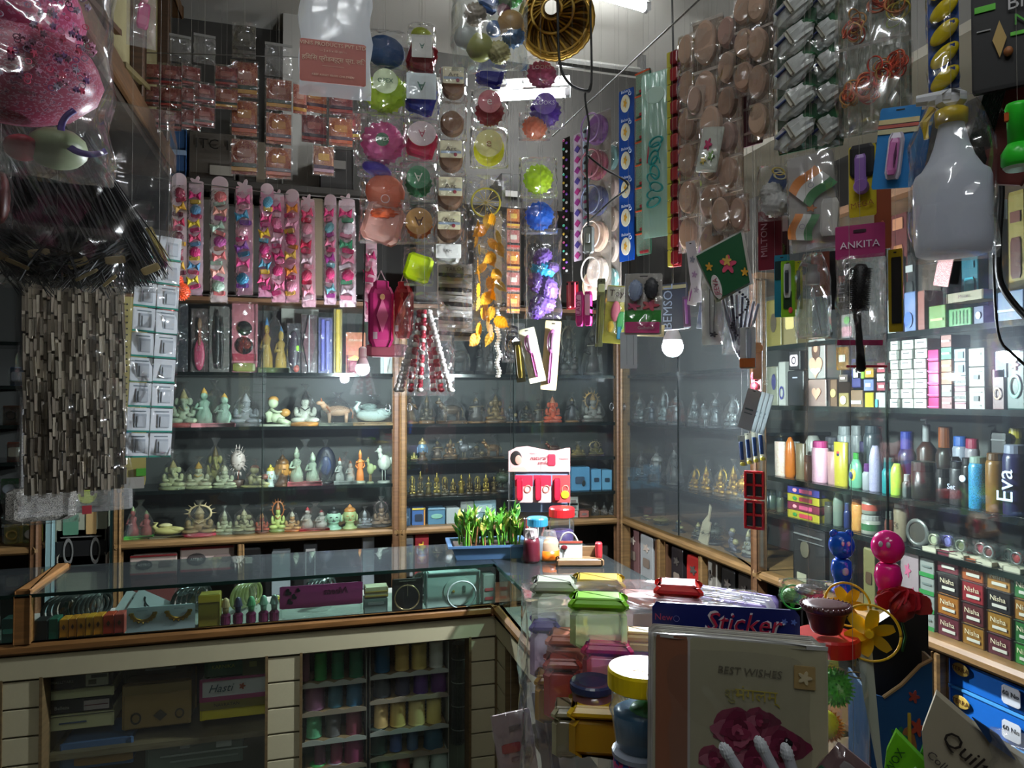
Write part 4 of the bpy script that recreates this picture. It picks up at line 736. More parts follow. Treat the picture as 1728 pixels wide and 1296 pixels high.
for r in c2:
    t = puff_pouch(r[0], r[1], r[2], r[3], r[4], r[5], r[6], txt=r[7], card=r[8], cc=r[9], tc=r[10], bw=46)
    for ch in t.children:
        if ch.name.startswith('lettering'): ch.rotation_euler = (pi / 2, pi, 0)
puff_pouch(706, 450, 46, 62, 'soft', 'dcf000', 'plain fluorescent yellow sponge at the bottom of the second string', bw=44, fm=film(body=.02, gloss=.1, name='thin_film'))
puff_pouch(712, 60, 44, 30, 'ball', 'b4c040', 'dull yellow-green puff at the very top of the second string')
c3 = [(765, 145, 44, 56, 1), (763, 207, 46, 62, 0), (761, 268, 46, 58, 1), (760, 330, 50, 58, 1), (758, 386, 48, 56, 1)]
for i, (px, py, w_, h_, cd) in enumerate(c3):
    t = puff_pouch(px, py, w_, h_, 'disc', '8f6c50', ['tan body scrubber with label, highest of the tan string', 'tan body scrubber without label, second in the tan string', 'tan body scrubber with cream label, third in the tan string', 'tan body scrubber with cream label, fourth in the tan string', 'tan body scrubber with cream label, lowest of the tan string'][i], name='body_scrubber', cat='body scrubber', txt=('Art', .22, 1.3) if cd else None, card=('box', .78, .62, .66) if cd else None, cc='d8cfa8', tc='4a3a2a', d=2.45)
    if cd: inst('label_dot', UDISC, mat('8c2030'), t, (.015, -.046, S(h_, 2.45) * .5), (0, 0, 0), (.012, .003, .012)); inst('label_band', UB, mat('8898a8'), t, (0, -.0455, S(h_, 2.45) * .57), (0, 0, 0), (S(w_, 2.45) * .74, .002, .008))
t = puff_pouch(757, 428, 46, 30, 'soft', 'd8d8d4', 'white boxed scrubber under the tan string', name='body_scrubber', cat='body scrubber', txt=('Art', .16), card=('box', .9, .5, .5), tc='3a3a3a', d=2.45)
c4 = [(828, 122, 50, 44, 'soft', '2c2f9c', 'dark blue puff at the top of the fourth string', None, None, None, 'ffffff'), (826, 186, 58, 66, 'ruff', 'a82c3c', 'dark red bath puff with a pale round label', ('e', .34), ('disc', .66, .66, .6), 'c8606a', 'f0d8d0'), (825, 250, 60, 66, 'disc', 'e8e830', 'yellow bath puff with a sunburst label', ('e', .34), ('disc', .76, .76, .52), 'f0e890', 'a06a10')]
for r in c4: puff_pouch(r[0], r[1], r[2], r[3], r[4], r[5], r[6], txt=r[7], card=r[8], cc=r[9], tc=r[10])
c5 = [(914, 124, 60, 50, 'ruff', 'c86a90', 'pink puff with mirrored white lettering above the purple one', ('LOOKS', .16), ('box', .01, .01, .5), 'c86a90', 'f0e8ec'), (920, 186, 62, 62, 'ruff', '6a3ab0', 'purple bath puff with LOOKS lettering', ('LOOKS', .16), ('disc', .6, .6, .55), '6a3ab0', 'e0d4f0'), (902, 214, 50, 44, 'ruff', 'f09a78', 'peach puff tucked behind the purple one', None, None, None, 'ffffff'), (908, 300, 60, 66, 'ruff', 'd4f034', 'bright lemon puff in the fifth string', None, None, None, 'ffffff'), (910, 362, 58, 64, 'ruff', '2a78e0', 'bright blue puff in the fifth string', None, None, None, 'ffffff')]
for r in c5: puff_pouch(r[0], r[1], r[2], r[3], r[4], r[5], r[6], txt=r[7], card=r[8], cc=r[9], tc=r[10], d=2.4)
b_, H, rz = hang(916, 385, 538, 2.38); t = thing('bath_puff_bag', 'clear bag of purple and turquoise curly scrubs below the blue puff', 'bath puff', b_, rz)
thread(t, H * .98)
for k, (x, z, c, s) in enumerate([(0, .05, '6a4a98', .09), (.02, .10, '7a58a8', .09), (-.02, .125, '6e4c9c', .085), (0, .165, '2a9ac8', .085), (.0, .205, '6a4a98', .08), (-.02, .03, '5a3c88', .07), (.03, .17, '6a4a98', .05)]): inst('scrub', URUF, mat(c), t, (x, 0, z), (0, k, k), (s, .06, s * .8))
inst('film', pillow(.125, H, .085, 3, 8, 12), FILM, t)
# ------------------------------------------------------------------ bags at the top
b_, H, rz = hang(566, -60, 165, 1.55); t = thing('printed_bag', 'big milky plastic bag with a red printed panel hanging at the top', 'plastic bag', b_, rz)
thread(t, H * .98)
W = S(118, 1.55); part('bag', MB(), FILM2, t) if 0 else inst('bag', pillow(W, H, .04, 2, 10, 14), film('e8eaec', .95, .2, 14, .6, 'milky_bag'), t)
inst('red_panel', UB, mat('a8452e', .45), t, (-.005, -.032, .062), (0, 0, 0), (W * .90, .002, S(70, 1.55)))
for s_, z, q in (('VINIS PRODUCTS PVT LTD', .098, .0115), ('--- 2 x 5 x 10 cm ---', .085, .007), ('हिमिस प्रोडक्ट्स प्रा. लि.', .067, .0135), ('--------------------', .053, .007), ('KEEP AWAY FROM CHILDREN', .032, .0065)): text(s_, q, t, (-.005, -.0345, z), mat('e8c8a8'))
b_, H, rz = hang(826, -70, 120, 1.5); W = S(128, 1.5); t = thing('toy_bag', 'clear bag of coloured beaded balls at the top, left of the gold basket', 'plastic bag', b_, rz)
thread(t, H * .98)
for k, (x, z, c, s, sh) in enumerate([(-.04, .19, 'd0dcd8', .06, 'ball'), (-.03, .12, 'b0a090', .05, 'ball'), (.0, .15, '3c6ab0', .04, 'soft'), (.04, .17, '4ab04a', .07, 'ball'), (.045, .1, 'c89a5c', .06, 'ball'), (.05, .075, '3a6a9a', .05, 'ball'), (-.02, .05, 'b0b060', .06, 'ball'), (.02, .04, 'c8bc80', .05, 'ball'), (-.05, .07, 'c8ccc8', .05, 'ball'), (.03, .13, '8a3a5a', .03, 'soft'), (.01, .09, '5a7ab0', .035, 'ball')]): inst('beaded_ball', SH['ruff' if k % 2 else sh], mat(c, .3), t, (x, 0, z), (0, k, 0), (s, s * .8, s))
inst('bag', pillow(W, H, .09, 4, 10, 14), film('f0f4f2', .14, .12, 22, .7, 'glossy_bag', .5), t)
b_, H, rz = hang(238, -60, 80, 2.0); W = S(44, 2.0); t = thing('toy_bag', 'narrow clear bag with a pink doll hanging beside the loft', 'plastic bag', b_, rz)
thread(t, H * .98)
inst('doll', UBR, mat('c0407c'), t, (.005, 0, .09), (0, .1, 0), (.03, .02, .07)); inst('doll_head', UBALL, mat('d890a0'), t, (.005, 0, .14), (0, 0, 0), .026); inst('bag', pillow(W, H, .04, 1, 6, 10), FILM2, t)
# gold ribbed basket
ctr = P(938, 34, 2.25); t = thing('gold_basket', 'golden ribbed basket hung upside up near the ceiling lamp', 'basket', ctr); t.rotation_euler = (-.75, .15, 0)
GOLD = mat('e0b858', .3, .3); r0 = S(60, 2.25)
m = MB()
for z, r in ((0, r0), (.015, r0 * .96), (.085, r0 * .62), (.11, r0 * .3)):
    part('hoop', MB().tube([(r * cos(q), r * sin(q), z) for q in [k * 2 * pi / 36 for k in range(37)]], .005, 6), GOLD, t, smooth=True)
for k in range(30):
    q = k * 2 * pi / 30; inst('rib', cm('basket_rib', lambda: MB().tube([(r0, 0, 0), (r0 * .97, .004, .03), (r0 * .82, .012, .07), (r0 * .55, .02, .1), (r0 * .2, .02, .112)], [.004, .005, .005, .004, .003], 6), True), GOLD if k % 3 else mat('7a5a28', .4, .4), t, (0, 0, 0), (0, 0, q))
part('bowl', MB().lathe([(r0 * .2, .118), (r0 * .6, .104), (r0 * .9, .066), (r0 * 1.03, .01), (r0 * 1.04, -.02)], n=36, caps=False), mat('8c6c34', .5, kind='weave'), t, smooth=True)
part('rim_trim', MB().tube([(r0 * 1.02 * cos(q), r0 * 1.02 * sin(q), -.015 + .006 * (k % 2)) for k, q in enumerate([k * 2 * pi / 60 for k in range(61)])], .009, 6), mat('c89c44', .3, .6), t, smooth=True)
# ------------------------------------------------------------------ things under the puffs
b_, H, rz = hang(822, 300, 640, 2.45); t = thing('dream_catcher', 'yellow feather dream catcher in a clear sleeve with white beads', 'dream catcher', b_, rz); W = S(66, 2.45); YEL = mat('f0a818', .5)
thread(t, H * .98)
inst('hoop', UTHIN, mat('e8d830', .4), t, (-.005, -.01, H - .085), (0, 0, 0), (.105, .05, .105))
for k in range(6): inst('web_thread', UB, mat('e0c040'), t, (-.005, -.01, H - .085), (0, k * pi / 6, 0), (.10, .0015, .0015))
def feather():
    m = MB(); m.tube([(0, 0, 0), (0, 0, -1)], [.02, .01], 4)
    for k in range(16):
        z = -.1 - k * .055; w_ = .28 * sin(pi * min(1, .2 + k / 16 * .9)) + .04
        for s in (-1, 1): m.add([(0, 0, z), (0, 0, z - .07), (s * w_, -.03 * (k % 3), z - .12), (s * w_ * .8, 0, z - .03)], [(0, 1, 2, 3)])
    return m
FE = cm('feather', feather)
for k in range(30):
    z = H - .12 - k * .0145; x = .035 * sin(k * 2.1) * (1 if k < 16 else .75); inst('feather', FE, YEL if k % 4 else mat('f8c850'), t, (x, -.012 - .008 * (k % 3), z), (0, sin(k * 1.7) * 1.0, k), (.05 + .02 * (k % 2), .05, .062))
for k in range(26): inst('bead', UBALL, mat('d8d4c8', .3), t, (.038 + .004 * sin(k), -.012, .01 + k * .0095), (0, 0, 0), (.018, .016, .011))
inst('sleeve', pillow(W * 1.25, H * .78, .05, 2, 8, 16), FILM, t, (0, 0, H * .24))
b_, H, rz = hang(716, 492, 668, 2.35); t = thing('garland_bag', 'clear bag of red and pearl bead garlands hanging right of the bulb', 'garlands', b_, rz)
thread(t, H * .98)
for g, (x0, x1, c) in enumerate([(-.01, -.075, 'c8c0bc'), (-.015, -.045, 'a82034'), (.0, -.015, 'b0283c'), (.01, .03, 'a8203a'), (.012, .055, 'c03040'), (.015, .085, 'd0c8c4'), (-.012, -.09, 'b8b4b0')]):
    for k in range(20):
        f_ = k / 19; inst('bead', URUF if k % 2 else UBALL, mat(c if (k + g) % 3 else 'd8d0c8', .3), t, (x0 + (x1 - x0) * f_, -.01 * (g % 3), H * .80 - f_ * H * .74), (0, k, 0), (.024, .02, .018))
inst('bag', pillow(.20, H, .07, 5, 10, 12, neck=.55), FILM, t)
for i, (px, y0, y1, w_, c, tx) in enumerate([(645, 468, 585, 40, 'b02c6a', 0), (678, 470, 570, 28, 'a82830', 0), (640, 575, 600, 0, 'c', 0)][:2]):
    b_, H, rz = hang(px, y0, y1, 2.6, -10 if i == 0 else 15); W = S(w_, 2.6); t = thing('gift_tube', ['magenta bottle-shaped gift bag with a faint princess-like figure print', 'red bottle-shaped gift bag behind the magenta one'][i], 'gift bag', b_, rz); thread(t, H * 1.1)
    inst('body', UBR, mat(c, .3), t, (0, .03, H * .44), (0, 0, 0), (W, .06, H * .88)); inst('neck', UBR, mat(c, .3), t, (0, .03, H * .9), (0, 0, 0), (W * .6, .05, H * .14)); deco(t, W, H, 0.0, [('figure_print', 'dia', 0, .45, .5, .5, .003, ['d0608c', 'c84a40'][i]), ('figure_print', 'ball', 0, .72, .22, .09, .004, ['d8a070', 'a83a30'][i]), ('barcode', 'box', -.3, .16, .18, .1, .003, 'c8b0b8')])
    part('handle', MB().tube([(-W * .2, .03, H * .96), (0, .03, H * 1.12), (W * .2, .03, H * .96)], .003), mat('d8b8c0'), t)
b_, H, rz = hang(655, 580, 602, 2.62); tag(inst('tray_edge', UBR, mat('8c4450'), None, b_ + Vector((0, .02, H / 2)), (0, 0, rz), (S(70, 2.6), .05, H)), 'dull rose ledge strip under the magenta gift bags', 'strip')
b_, H, rz = hang(768, 445, 575, 2.6); t = thing('elastic_pack', 'pack of black and white elastic strips lettered TAILOR behind the garlands', 'elastic pack', b_, rz); W = S(58, 2.6)
thread(t, H * .98)
inst('card', UB, mat('a8a49c'), t, (0, .01, H / 2), (0, 0, 0), (W, .004, H)); text('TAILOR', .02, t, (0, 0, H * .93), mat('5a5048'))
for k in range(9): inst('elastic', UBR, mat('111111' if k % 2 == 0 else 'c8c8c4', .5), t, (0, -.002, H * .85 - k * H * .095), (0, .05, 0), (W * .97, .01, H * (.05 if k % 2 == 0 else .04)))
inst('film', pillow(W * 1.05, H, .03, 2), FILM, t)
sachet_sheet(866, 350, 24, 5, 36, 'narrow red and yellow sachet strip right of the dream catcher', [('b8302c', 'e8c060', 'e8b83c', '5a2018'), ('a82c34', 'd8d0c0', 'c8483c', '2c2c2c')], Y=2.75)
b_, H, rz = hang(866, 545, 612, 2.5); t = thing('bracelet_pack', 'black bead bracelets in film with a white tag', 'bracelets', b_, rz)
thread(t, H * .98)
for k in range(5): inst('bracelet', URING, mat('151515', .2), t, (0, -.004 * k, H * (.25 + .12 * k)), (0, .3 * k, 0), (.06, .06, .05))
inst('tag', UB, mat('c8ccd0'), t, (.012, -.03, H * .5), (0, .8, 0), (.03, .002, .02)); inst('film', pillow(.08, H, .05, 1), FILM, t)
def card_item(px, y0, y1, wpx, d, off, col, label, items=(), cat='card', name='product_card', tilt=0, T=.003, film_=0, hole=1, lean=0, group=None, mm=None, fm=None):
    b_, H, rz = hang(px, y0, y1, d, off); W = S(wpx, d)
    t = thing(name, label, cat, b_, rz, group); t.rotation_euler = (lean, tilt, rz)
    inst('card', UB, mm or M_(col), t, (0, 0, H / 2), (0, 0, 0), (W, T, H)); thread(t, H)
    if hole: inst('hang_hole', UBR, mat('2a2a2a'), t, (0, -T / 2, H * .96), (0, 0, 0), (W * .22, .001, H * .018))
    deco(t, W, H, T, items)
    if film_: inst('film', pillow(W * 1.04, H * 1.01, film_, px % 6), fm or FILM, t)
    return t
def brush_items(c, c2='d8b0c8'): return [('brush_head', 'ball', 0, .7, .62, .36, .02, mat(c, .3)), ('bristle_pad', 'ball', 0, .7, .42, .26, .026, c2), ('handle', 'soft', .02, .32, .2, .45, .016, mat(c, .3))]
card_item(908, 552, 645, 28, 2.3, 0, 'd8d4b0', 'pale card with a small pink paddle brush, tilted left', brush_items('d884b8'), 'hairbrush', 'hairbrush_card', tilt=-.22, film_=.03)
card_item(925, 541, 658, 27, 2.36, 0, 'b09c74', 'tan card with a mauve hairbrush behind the pink one', brush_items('9a5a88', '6a4a60'), 'hairbrush', 'hairbrush_card', tilt=.08)
card_item(880, 575, 645, 16, 2.35, 20, '3c3a2a', 'dark olive comb card left of the pink brush', [('comb', 'soft', 0, .5, .5, .8, .01, '8a7a34')], 'comb', 'comb_card', tilt=-.1)
# ------------------------------------------------------------------ left side: bags, bundle, card strip
def blob(name, label, cat, px, py, wpx, hpx, d, T, m, seed, n=18, sub=(), neck=0, fm=None):
    c = P(px, py + hpx / 2, d); W, H = S(wpx, d), S(hpx, d)
    t = thing(name, label, cat, c, face(c)); inst('bag', pillow(W, H, T, seed, n, n, neck=neck), fm or FILM, t); thread(t, H * .98)
    for s_ in sub:
        nm, sh, x, z, w_, h_, dp, cc = s_[:8]; inst(nm, SH[sh], M_(cc), t, (x * W, s_[9] if len(s_) > 9 else 0, z * H), (0, s_[8] if len(s_) > 8 else 0, 0), (w_ * W, dp, h_ * H))
    return t
pr = mat('b83468', .35, kind='print', h2='d0709a', h3='8c6a80', sc=30); pr2 = mat('a83a5c', .35, kind='print', h2='c88aa0', h3='7a3a60', sc=45)
R.seed(3)
subs = [('soft_toy', 'ball', -.1, .7, .9, .55, .16, pr), ('soft_toy', 'ball', -.05, .45, 1.0, .45, .17, pr2), ('white_cup', 'ring', -.32, .3, .34, .3, .05, 'd8d4dc', .5, -.09), ('cup_stripe', 'ring', -.33, .28, .24, .2, .05, 'a02c8c', .5, -.10), ('green_toy', 'ball', .2, .14, .34, .16, .12, '9aa880'), ('violet_band', 'arc', .36, .2, .3, .26, .03, '4a2c8c', .9, -.05), ('red_toy', 'ball', .02, .12, .2, .08, .1, 'a83040'), ('yellow_toy', 'ball', -.45, .62, .16, .3, .1, 'b0a860')]
for k in range(110): subs.append(('bead_flower', 'flower' if k % 2 else 'ring', R.uniform(-.1, .36), R.uniform(.3, .72), .035, .026, .008, ['d890b0', '7a4a8c', 'e0406c', 'b0a0b8', '6a2a4c'][k % 5], k, -.092))
blob('soft_toy_bag', 'large clear bag of pink beaded toys at the top left', 'plastic bag', 30, 100, 280, 390, 1.0, .2, None, 3, 20, subs, neck=.0, fm=film(body=.1, rough=.1, sc=12, bump=.8, name='shiny_toy_bag', gloss=.5))
hair = mat('0b0b0c', .55); hs = []
def hank(seed=0, n=110):
    R.seed(seed); m = MB()
    for k in range(n):
        x = R.gauss(0, .16); y = R.gauss(0, .16); c = R.uniform(-.12, .12); q = R.uniform(.010, .02); pts = [(x * (.3 + .8 * v) + c * sin(3 * v + k), y * (.3 + v), .5 - v * R.uniform(.92, 1.02)) for v in (0, .15, .35, .55, .75, 1)]
        m.tube(pts, [q, q, q, q, q * .9, q * .4], 3)
    return m
HANK = [cm(('hair_hank', i), lambda: hank(i)) for i in range(3)]; SH['hank'] = HANK[0]; SH['hank2'] = HANK[1]; SH['hank3'] = HANK[2]
for k in range(15): hs.append(('strand_bundle', ['hank', 'hank2', 'hank3'][k % 3], -.40 + .042 * k, .60 - .018 * k + .03 * (k % 3), .34, .80, .10, mat(['0b0b0c', '151416', '101012'][k % 3], .5), -.50 + .03 * (k % 4), -.01 * (k % 3)))
for k in range(5): hs.append(('tag', 'soft', -.28 + .16 * k, .10 + .03 * (k % 2), .09, .04, .004, '9c8c60', -.5 + .3 * (k % 2), -.07))
hs += [('coloured_end', 'hank', .40, .26, .10, .2, .05, 'a89850', -.4), ('coloured_end', 'hank2', .43, .2, .06, .12, .05, '7c2c5c', -.3)]
blob('hair_extension_bag', 'big crumpled clear bag of black hair extensions under the pink bag', 'plastic bag', 115, 320, 330, 330, 1.35, .16, None, 8, 22, hs, fm=film(body=.04, rough=.1, sc=14, bump=.7, name='crackled_bag', gloss=.1, kk=.8))
hs = [('strand_bundle', 'hank', x, .5, .5, .95, .09, hair, .9 * (1 if x > 0 else -1)) for x in (-.3, -.1, .1, .3)] + [('strand_bundle', 'hank2', 0, .5, .95, .9, .09, hair), ('tag', 'soft', .2, .2, .18, .05, .006, 'a09468', -.6, -.06), ('tag', 'soft', -.25, .28, .16, .06, .006, '9c9068', .4, -.06), ('tag', 'soft', .36, .14, .13, .05, .006, 'a89c70', -.8, -.06)]
blob('hair_extension_bag', 'lower black bag with pale oval tags above the paper bundle', 'plastic bag', 95, 435, 210, 110, 1.3, .14, None, 5, 14, hs, fm=film(body=.04, rough=.12, sc=20, bump=.8, name='crackled_bag2', gloss=.1, kk=.8))
blob('dark_red_bag', 'dark bag with red goods cut by the left edge', 'plastic bag', 0, 320, 36, 130, 1.2, .06, None, 2, 8, [('content', 'ball', 0, .4, .8, .7, .05, '5a2420')])
# bundle of paper sleeves
d = 1.75; b_, H, rz = hang(130, 470, 832, d); W = S(148, d); t = thing('paper_bundle', 'tall hanging bundle of stacked grey-brown paper sleeves', 'paper bundle', b_, rz); t.rotation_euler = (0, -.02, rz)
thread(t, H * .98)
inst('inner_stack', UB, mat('6b6254', 1.0), t, (0, .014, H / 2), (0, 0, 0), (W * .98, .03, H * .98))
R.seed(11); nr = 11; nc = 30; rolls = [mat(c, 1.0) for c in ('857a6a', '948a78', '746a5c', 'a09684', '665e50')]
for k in range(nr):
    for j in range(nc):
        x = -W / 2 + W * (j + .5) / nc; z = H * (1 - (k + .5) / nr) + .012 * sin(j * 1.7 + .3 * k) + R.uniform(-.004, .004)
        inst('paper_sleeve', UB, rolls[R.randrange(5)], t, (x, R.uniform(-.004, .004) - .002 * sin(j * .9), z), (R.uniform(-.03, .03), R.uniform(-.03, .03), R.uniform(-.25, .25)), (W / nc * R.uniform(.9, 1.04), .014, H / nr * R.uniform(.86, .96)))
inst('film', pillow(W * 1.12, H * 1.08, .13, 3, 10, 20), film(body=.02, gloss=.03, kk=.35, name='dull_film'), t, (0, 0, -.04))
inst('bottom_seam', UB, FILM2, t, (0, -.03, -.02), (0, 0, 0), (W * 1.1, .02, .05)); inst('red_tag', UB, mat('b04048'), t, (.02, -.06, -.035), (0, 0, 0), (.02, .002, .02))
# white earring-card strip
d = 1.7; b_, H, rz = hang(250, 392, 772, d); W = S(72, d); t = thing('stamp_card_strip', 'long strip of white framed cards in two columns with green edges', 'card strip', b_, rz); t.rotation_euler = (.0, .04, rz + .25)
thread(t, H * .98)
H2 = H / 9.0
for k in range(9):
    for j in (-1, 1):
        z = H - H2 * (k + .5); x = j * W / 4; c = inst('card', UB, mat('f0f4f8', .4), t, (x, 0, z), (R.uniform(-.1, .1), 0, 0), (W / 2 * .95, .003, H2 * .93))
        inst('inner_frame', UB, mat('c0c8d0', .4), t, (x + .004, -.0022, z - .002), (0, 0, 0), (W * .25, .002, H2 * .55)); inst('window', UB, mat('d8dee4', .3), t, (x + .006, -.0035, z - .004), (0, 0, 0), (W * .19, .002, H2 * .42))
        inst('green_edge', UB, mat('2f9a86'), t, (x, -.002, z - H2 * .46), (0, 0, 0), (W / 2 * .96, .003, H2 * .07)); inst('print_line', UB, mat('7c8c94'), t, (x, -.002, z + H2 * .34), (0, 0, 0), (W * .3, .001, .0025))
inst('film', pillow(W * 1.06, H * 1.02, .025, 4, 6, 20), film(body=.02, gloss=.1, name='thin_film'), t, (0, -.005, 0))
# perforated gold card behind it
b_, H, rz = hang(218, 500, 820, 1.85); W = S(50, 1.85); t = thing('perforated_card', 'yellowish perforated earring board behind the white card strip', 'display board', b_, rz); inst('board', UB, mat('a89c5c'), t, (0, .004, H / 2), (0, 0, 0), (W, .004, H))
thread(t, H * .98)
for k in range(30):
    for j in range(4): inst('hole', UDISC, mat('0f0e0c'), t, (-W / 2 + .006 + j * .008, .0015, .012 + k * H / 31), (0, 0, 0), (.0045, .002, .0045))
deco(t, W, H, .0, [('blue_picture', 'box', -.2, .24, .5, .12, .002, '4a80b8'), ('grey_panel', 'box', .15, .015, .6, .06, .004, 'a8a49c'), ('green_tag', 'box', .35, .07, .3, .04, .004, '54a03a'), ('orange_tag', 'box', -.35, .6, .2, .06, .002, 'b05a2c')])
b_, H, rz = hang(75, 815, 880, 1.9); blob('patterned_cloth_pack', 'black and white patterned cloth pack hanging under the paper bundle', 'cloth pack', 70, 850, 110, 70, 1.9, .06, None, 2, 8, [('cloth', 'soft', 0, .5, .9, .8, .05, mat('c8c4bc', .6, kind='print', h2='1a1818', h3='1a1818', sc=60))])
blob('patterned_cloth_pack', 'black and white speckled pack along the left edge of the paper bundle', 'cloth pack', 42, 760, 18, 180, 1.9, .04, None, 4, 8, [('cloth', 'soft', 0, .5, .8, .95, .03, mat('b8b8b4', .6, kind='print', h2='1c1a20', h3='5a4a7c', sc=60))])
# ------------------------------------------------------------------ goods hung along the rod over the side counter
XH = 1.02
def xat(px, y, X=XH): p = onX(px, y, X); return p, (p - EYE).dot(FWD)
def strip(px, y0, y1, wpx, col, label, off, X=XH, name='product_strip', cat='product strip', items=None, n=6, film_=0, T=.004, group=None, mm=None, tilt=0, cover=None):
    p, d = xat(px, y1, X); q, _ = xat(px, y0, X); H = q.z - p.z; vis = cos(radians(off)); W = S(wpx, d) / max(.25, vis)
    t = thing(name, label, cat, p, face(p, off), group); t.rotation_euler = (0, tilt, face(p, off))
    inst('backing', UB, mm or M_(col), t, (0, .003, H / 2), (0, 0, 0), (W, T, H)); thread(t, H)
    if items:
        for k in range(n):
            z = (n - 1 - k + .5) / n
            for it in items:
                it = list(it); c = it[7]; c = c[k % len(c)] if isinstance(c, list) else c
                if it[1] == 'text': text(it[4], it[5] * H / n, t, (it[2] * W, -T / 2 - .004, (z + it[3] / n) * H), M_(c), rot=(pi / 2, it[8] if len(it) > 8 else 0, 0), sx=it[6] or 1)
                else: inst(it[0], SH[it[1]], M_(c), t, (it[2] * W, -it[6] / 2, (z + it[3] / n) * H), (0, it[8] if len(it) > 8 else 0, 0), (it[4] * W, it[6], it[5] * H / n))
    if film_: inst('film', pillow(W * 1.08, H, film_, px % 7, 6, 24), cover or FILM, t, (0, -.004, 0))
    return t
PF = ['c09c86', 'cca890', 'b8947e']
def crumpled(): return MB().ball((0, 0, 0), .5, 22, fn=lambda a, t: .86 + .10 * sin(9 * t + 2 * sin(a)) + .08 * R.random())
SH['crumpled'] = cm('crumpled_pack', crumpled)
strip(955, 232, 462, 12, '14120f', 'narrow black strip with coloured beads, first on the side rod', 50, items=[('bead', 'ball', -.2, .2, .3, .3, .008, ['c84a8c', '4ac0a0', 'e8c040']), ('bead', 'ball', .2, -.2, .3, .3, .008, ['8c54d0', 'd8d8d8'])], n=16, X=1.05)
strip(975, 225, 440, 14, 'd8c8d8', 'white and purple zigzag strip second on the side rod', 50, items=[('sticker', 'dia', 0, 0, .7, .7, .003, ['a03a8c', '5a4a9c', 'c0408c'])], n=12, X=1.04)
strip(988, 215, 400, 10, 'b8d8e0', 'pale blue spotted strip behind the round mirrors strip', 55, X=1.06, items=[('spot', 'disc', 0, 0, .6, .4, .003, ['3a3a4a', 'c04a8c'])], n=14)
t = strip(1012, 190, 490, 36, '9c9488', 'strip of oval hair puffs in purple, rose, slate and cream', 42, X=1.0, name='hair_puff_strip', items=[('puff', 'disc', 0, 0, .92, .84, .022, [mat('7c5488', .3), mat('8e4a58', .3), mat('4c4e6c', .3), mat('d8b49c', .3), mat('e0cfc0', .3)]), ('puff_rim', 'thin', 0, 0, .9, .82, .1, ['9a7aa8', 'a87078', '6c7088', 'e8d0c0', 'e8dcd0']), ('lettering', 'text', 0, 0, 'Charm', .09, 1, ['d0c0d8', 'e0b8b8', 'a8a8c0', 'b07a5c', 'b07a5c'])], n=5, film_=.05)
strip(1037, 240, 500, 20, '8a8078', 'second strip of pale oval puffs behind the purple ones', 45, X=1.06, name='hair_puff_strip', items=[('puff', 'disc', 0, 0, .92, .8, .02, ['6a8c88', 'b09a90', 'a89484', 'b8a89c'])], n=5, film_=.04)
p, d = xat(1000, 505, .99); t = thing('powder_compact', 'big cream oval compact with pink centre at the end of the puff strip', 'compact', p, face(p, 30))
inst('lid', UDISC, mat('d8c8a0', .3), t, (0, 0, .05), (0, 0, 0), (.082, .02, .11)); inst('centre', UDISC, mat('e8b8a8', .4), t, (0, -.012, .05), (0, 0, 0), (.06, .004, .088)); text('Magic', .014, t, (0, -.015, .055), mat('9c5a50'), rot=(pi / 2, -1.2, 0))
strip(1057, 150, 440, 25, '1c4ca0', 'glossy blue strip of sachets with cream roundels', 38, X=1.0, name='roundel_strip', items=[('roundel', 'disc', -.02, 0, .6, .62, .003, 'e0dcc0'), ('roundel_motif', 'flower', -.02, 0, .24, .34, .004, 'd8a030'), ('lettering', 'text', .05, .4, 'Balsara', .14, 1, 'd8e4f0'), ('badge', 'ring', .38, .26, .18, .14, .02, 'c8d8ec')], n=6, mm=mat('1c4ca0', .15))
strip(1086, 118, 430, 24, '3c6a58', 'strip of teal patterned cards edged in orange', 40, X=1.03, items=[('card', 'box', 0, 0, .92, .88, .003, mat('5a8070', .35, kind='print', h2='9ac0a8', h3='b04838', sc=60)), ('orange_edge', 'box', 0, .42, 1, .06, .006, 'c8542c'), ('red_tail', 'box', .1, -.38, .6, .12, .005, '9c2c34')], n=8)
t = strip(1106, 120, 400, 46, 'c8e4d8', 'mint sleeve tapering downward with turquoise plastic chain clips', 25, X=.97, name='claw_clip_sleeve', mm=film('c8e8dc', 1.3, .2, 10, .3, 'mint_sleeve'), items=None)
for k in range(9): inst('clip_link', UARC if k % 2 else URING, mat('2a9c9c', .3), t, (.004 * (k % 3), -.012 - .004 * (k % 2), .10 + k * .022), (0, 1.2 + k * .4, 0), (.03, .06, .05))
inst('lettering', UB, mat('b03048'), t, (-.02, -.005, .25), (0, .1, 0), (.004, .001, .06)); inst('sleeve_head', UDISC, mat('c8e8dc'), t, (0, 0, .42), (0, 0, 0), (.06, .003, .05))
strip(1139, 85, 450, 20, 'a02c30', 'yellow and dark red toothed sachet strip left of the beige puffs', 35, X=.98, items=[('yellow_edge', 'box', -.3, 0, .35, .95, .008, ['d0c850', 'c8c048']), ('red_pouch', 'soft', .2, 0, .6, .8, .016, [mat('8c2430', .2), mat('a83038', .2)]), ('lettering', 'text', -.3, 0, 'MAX', .22, 1, '6a5a10', 1.57)], n=13)
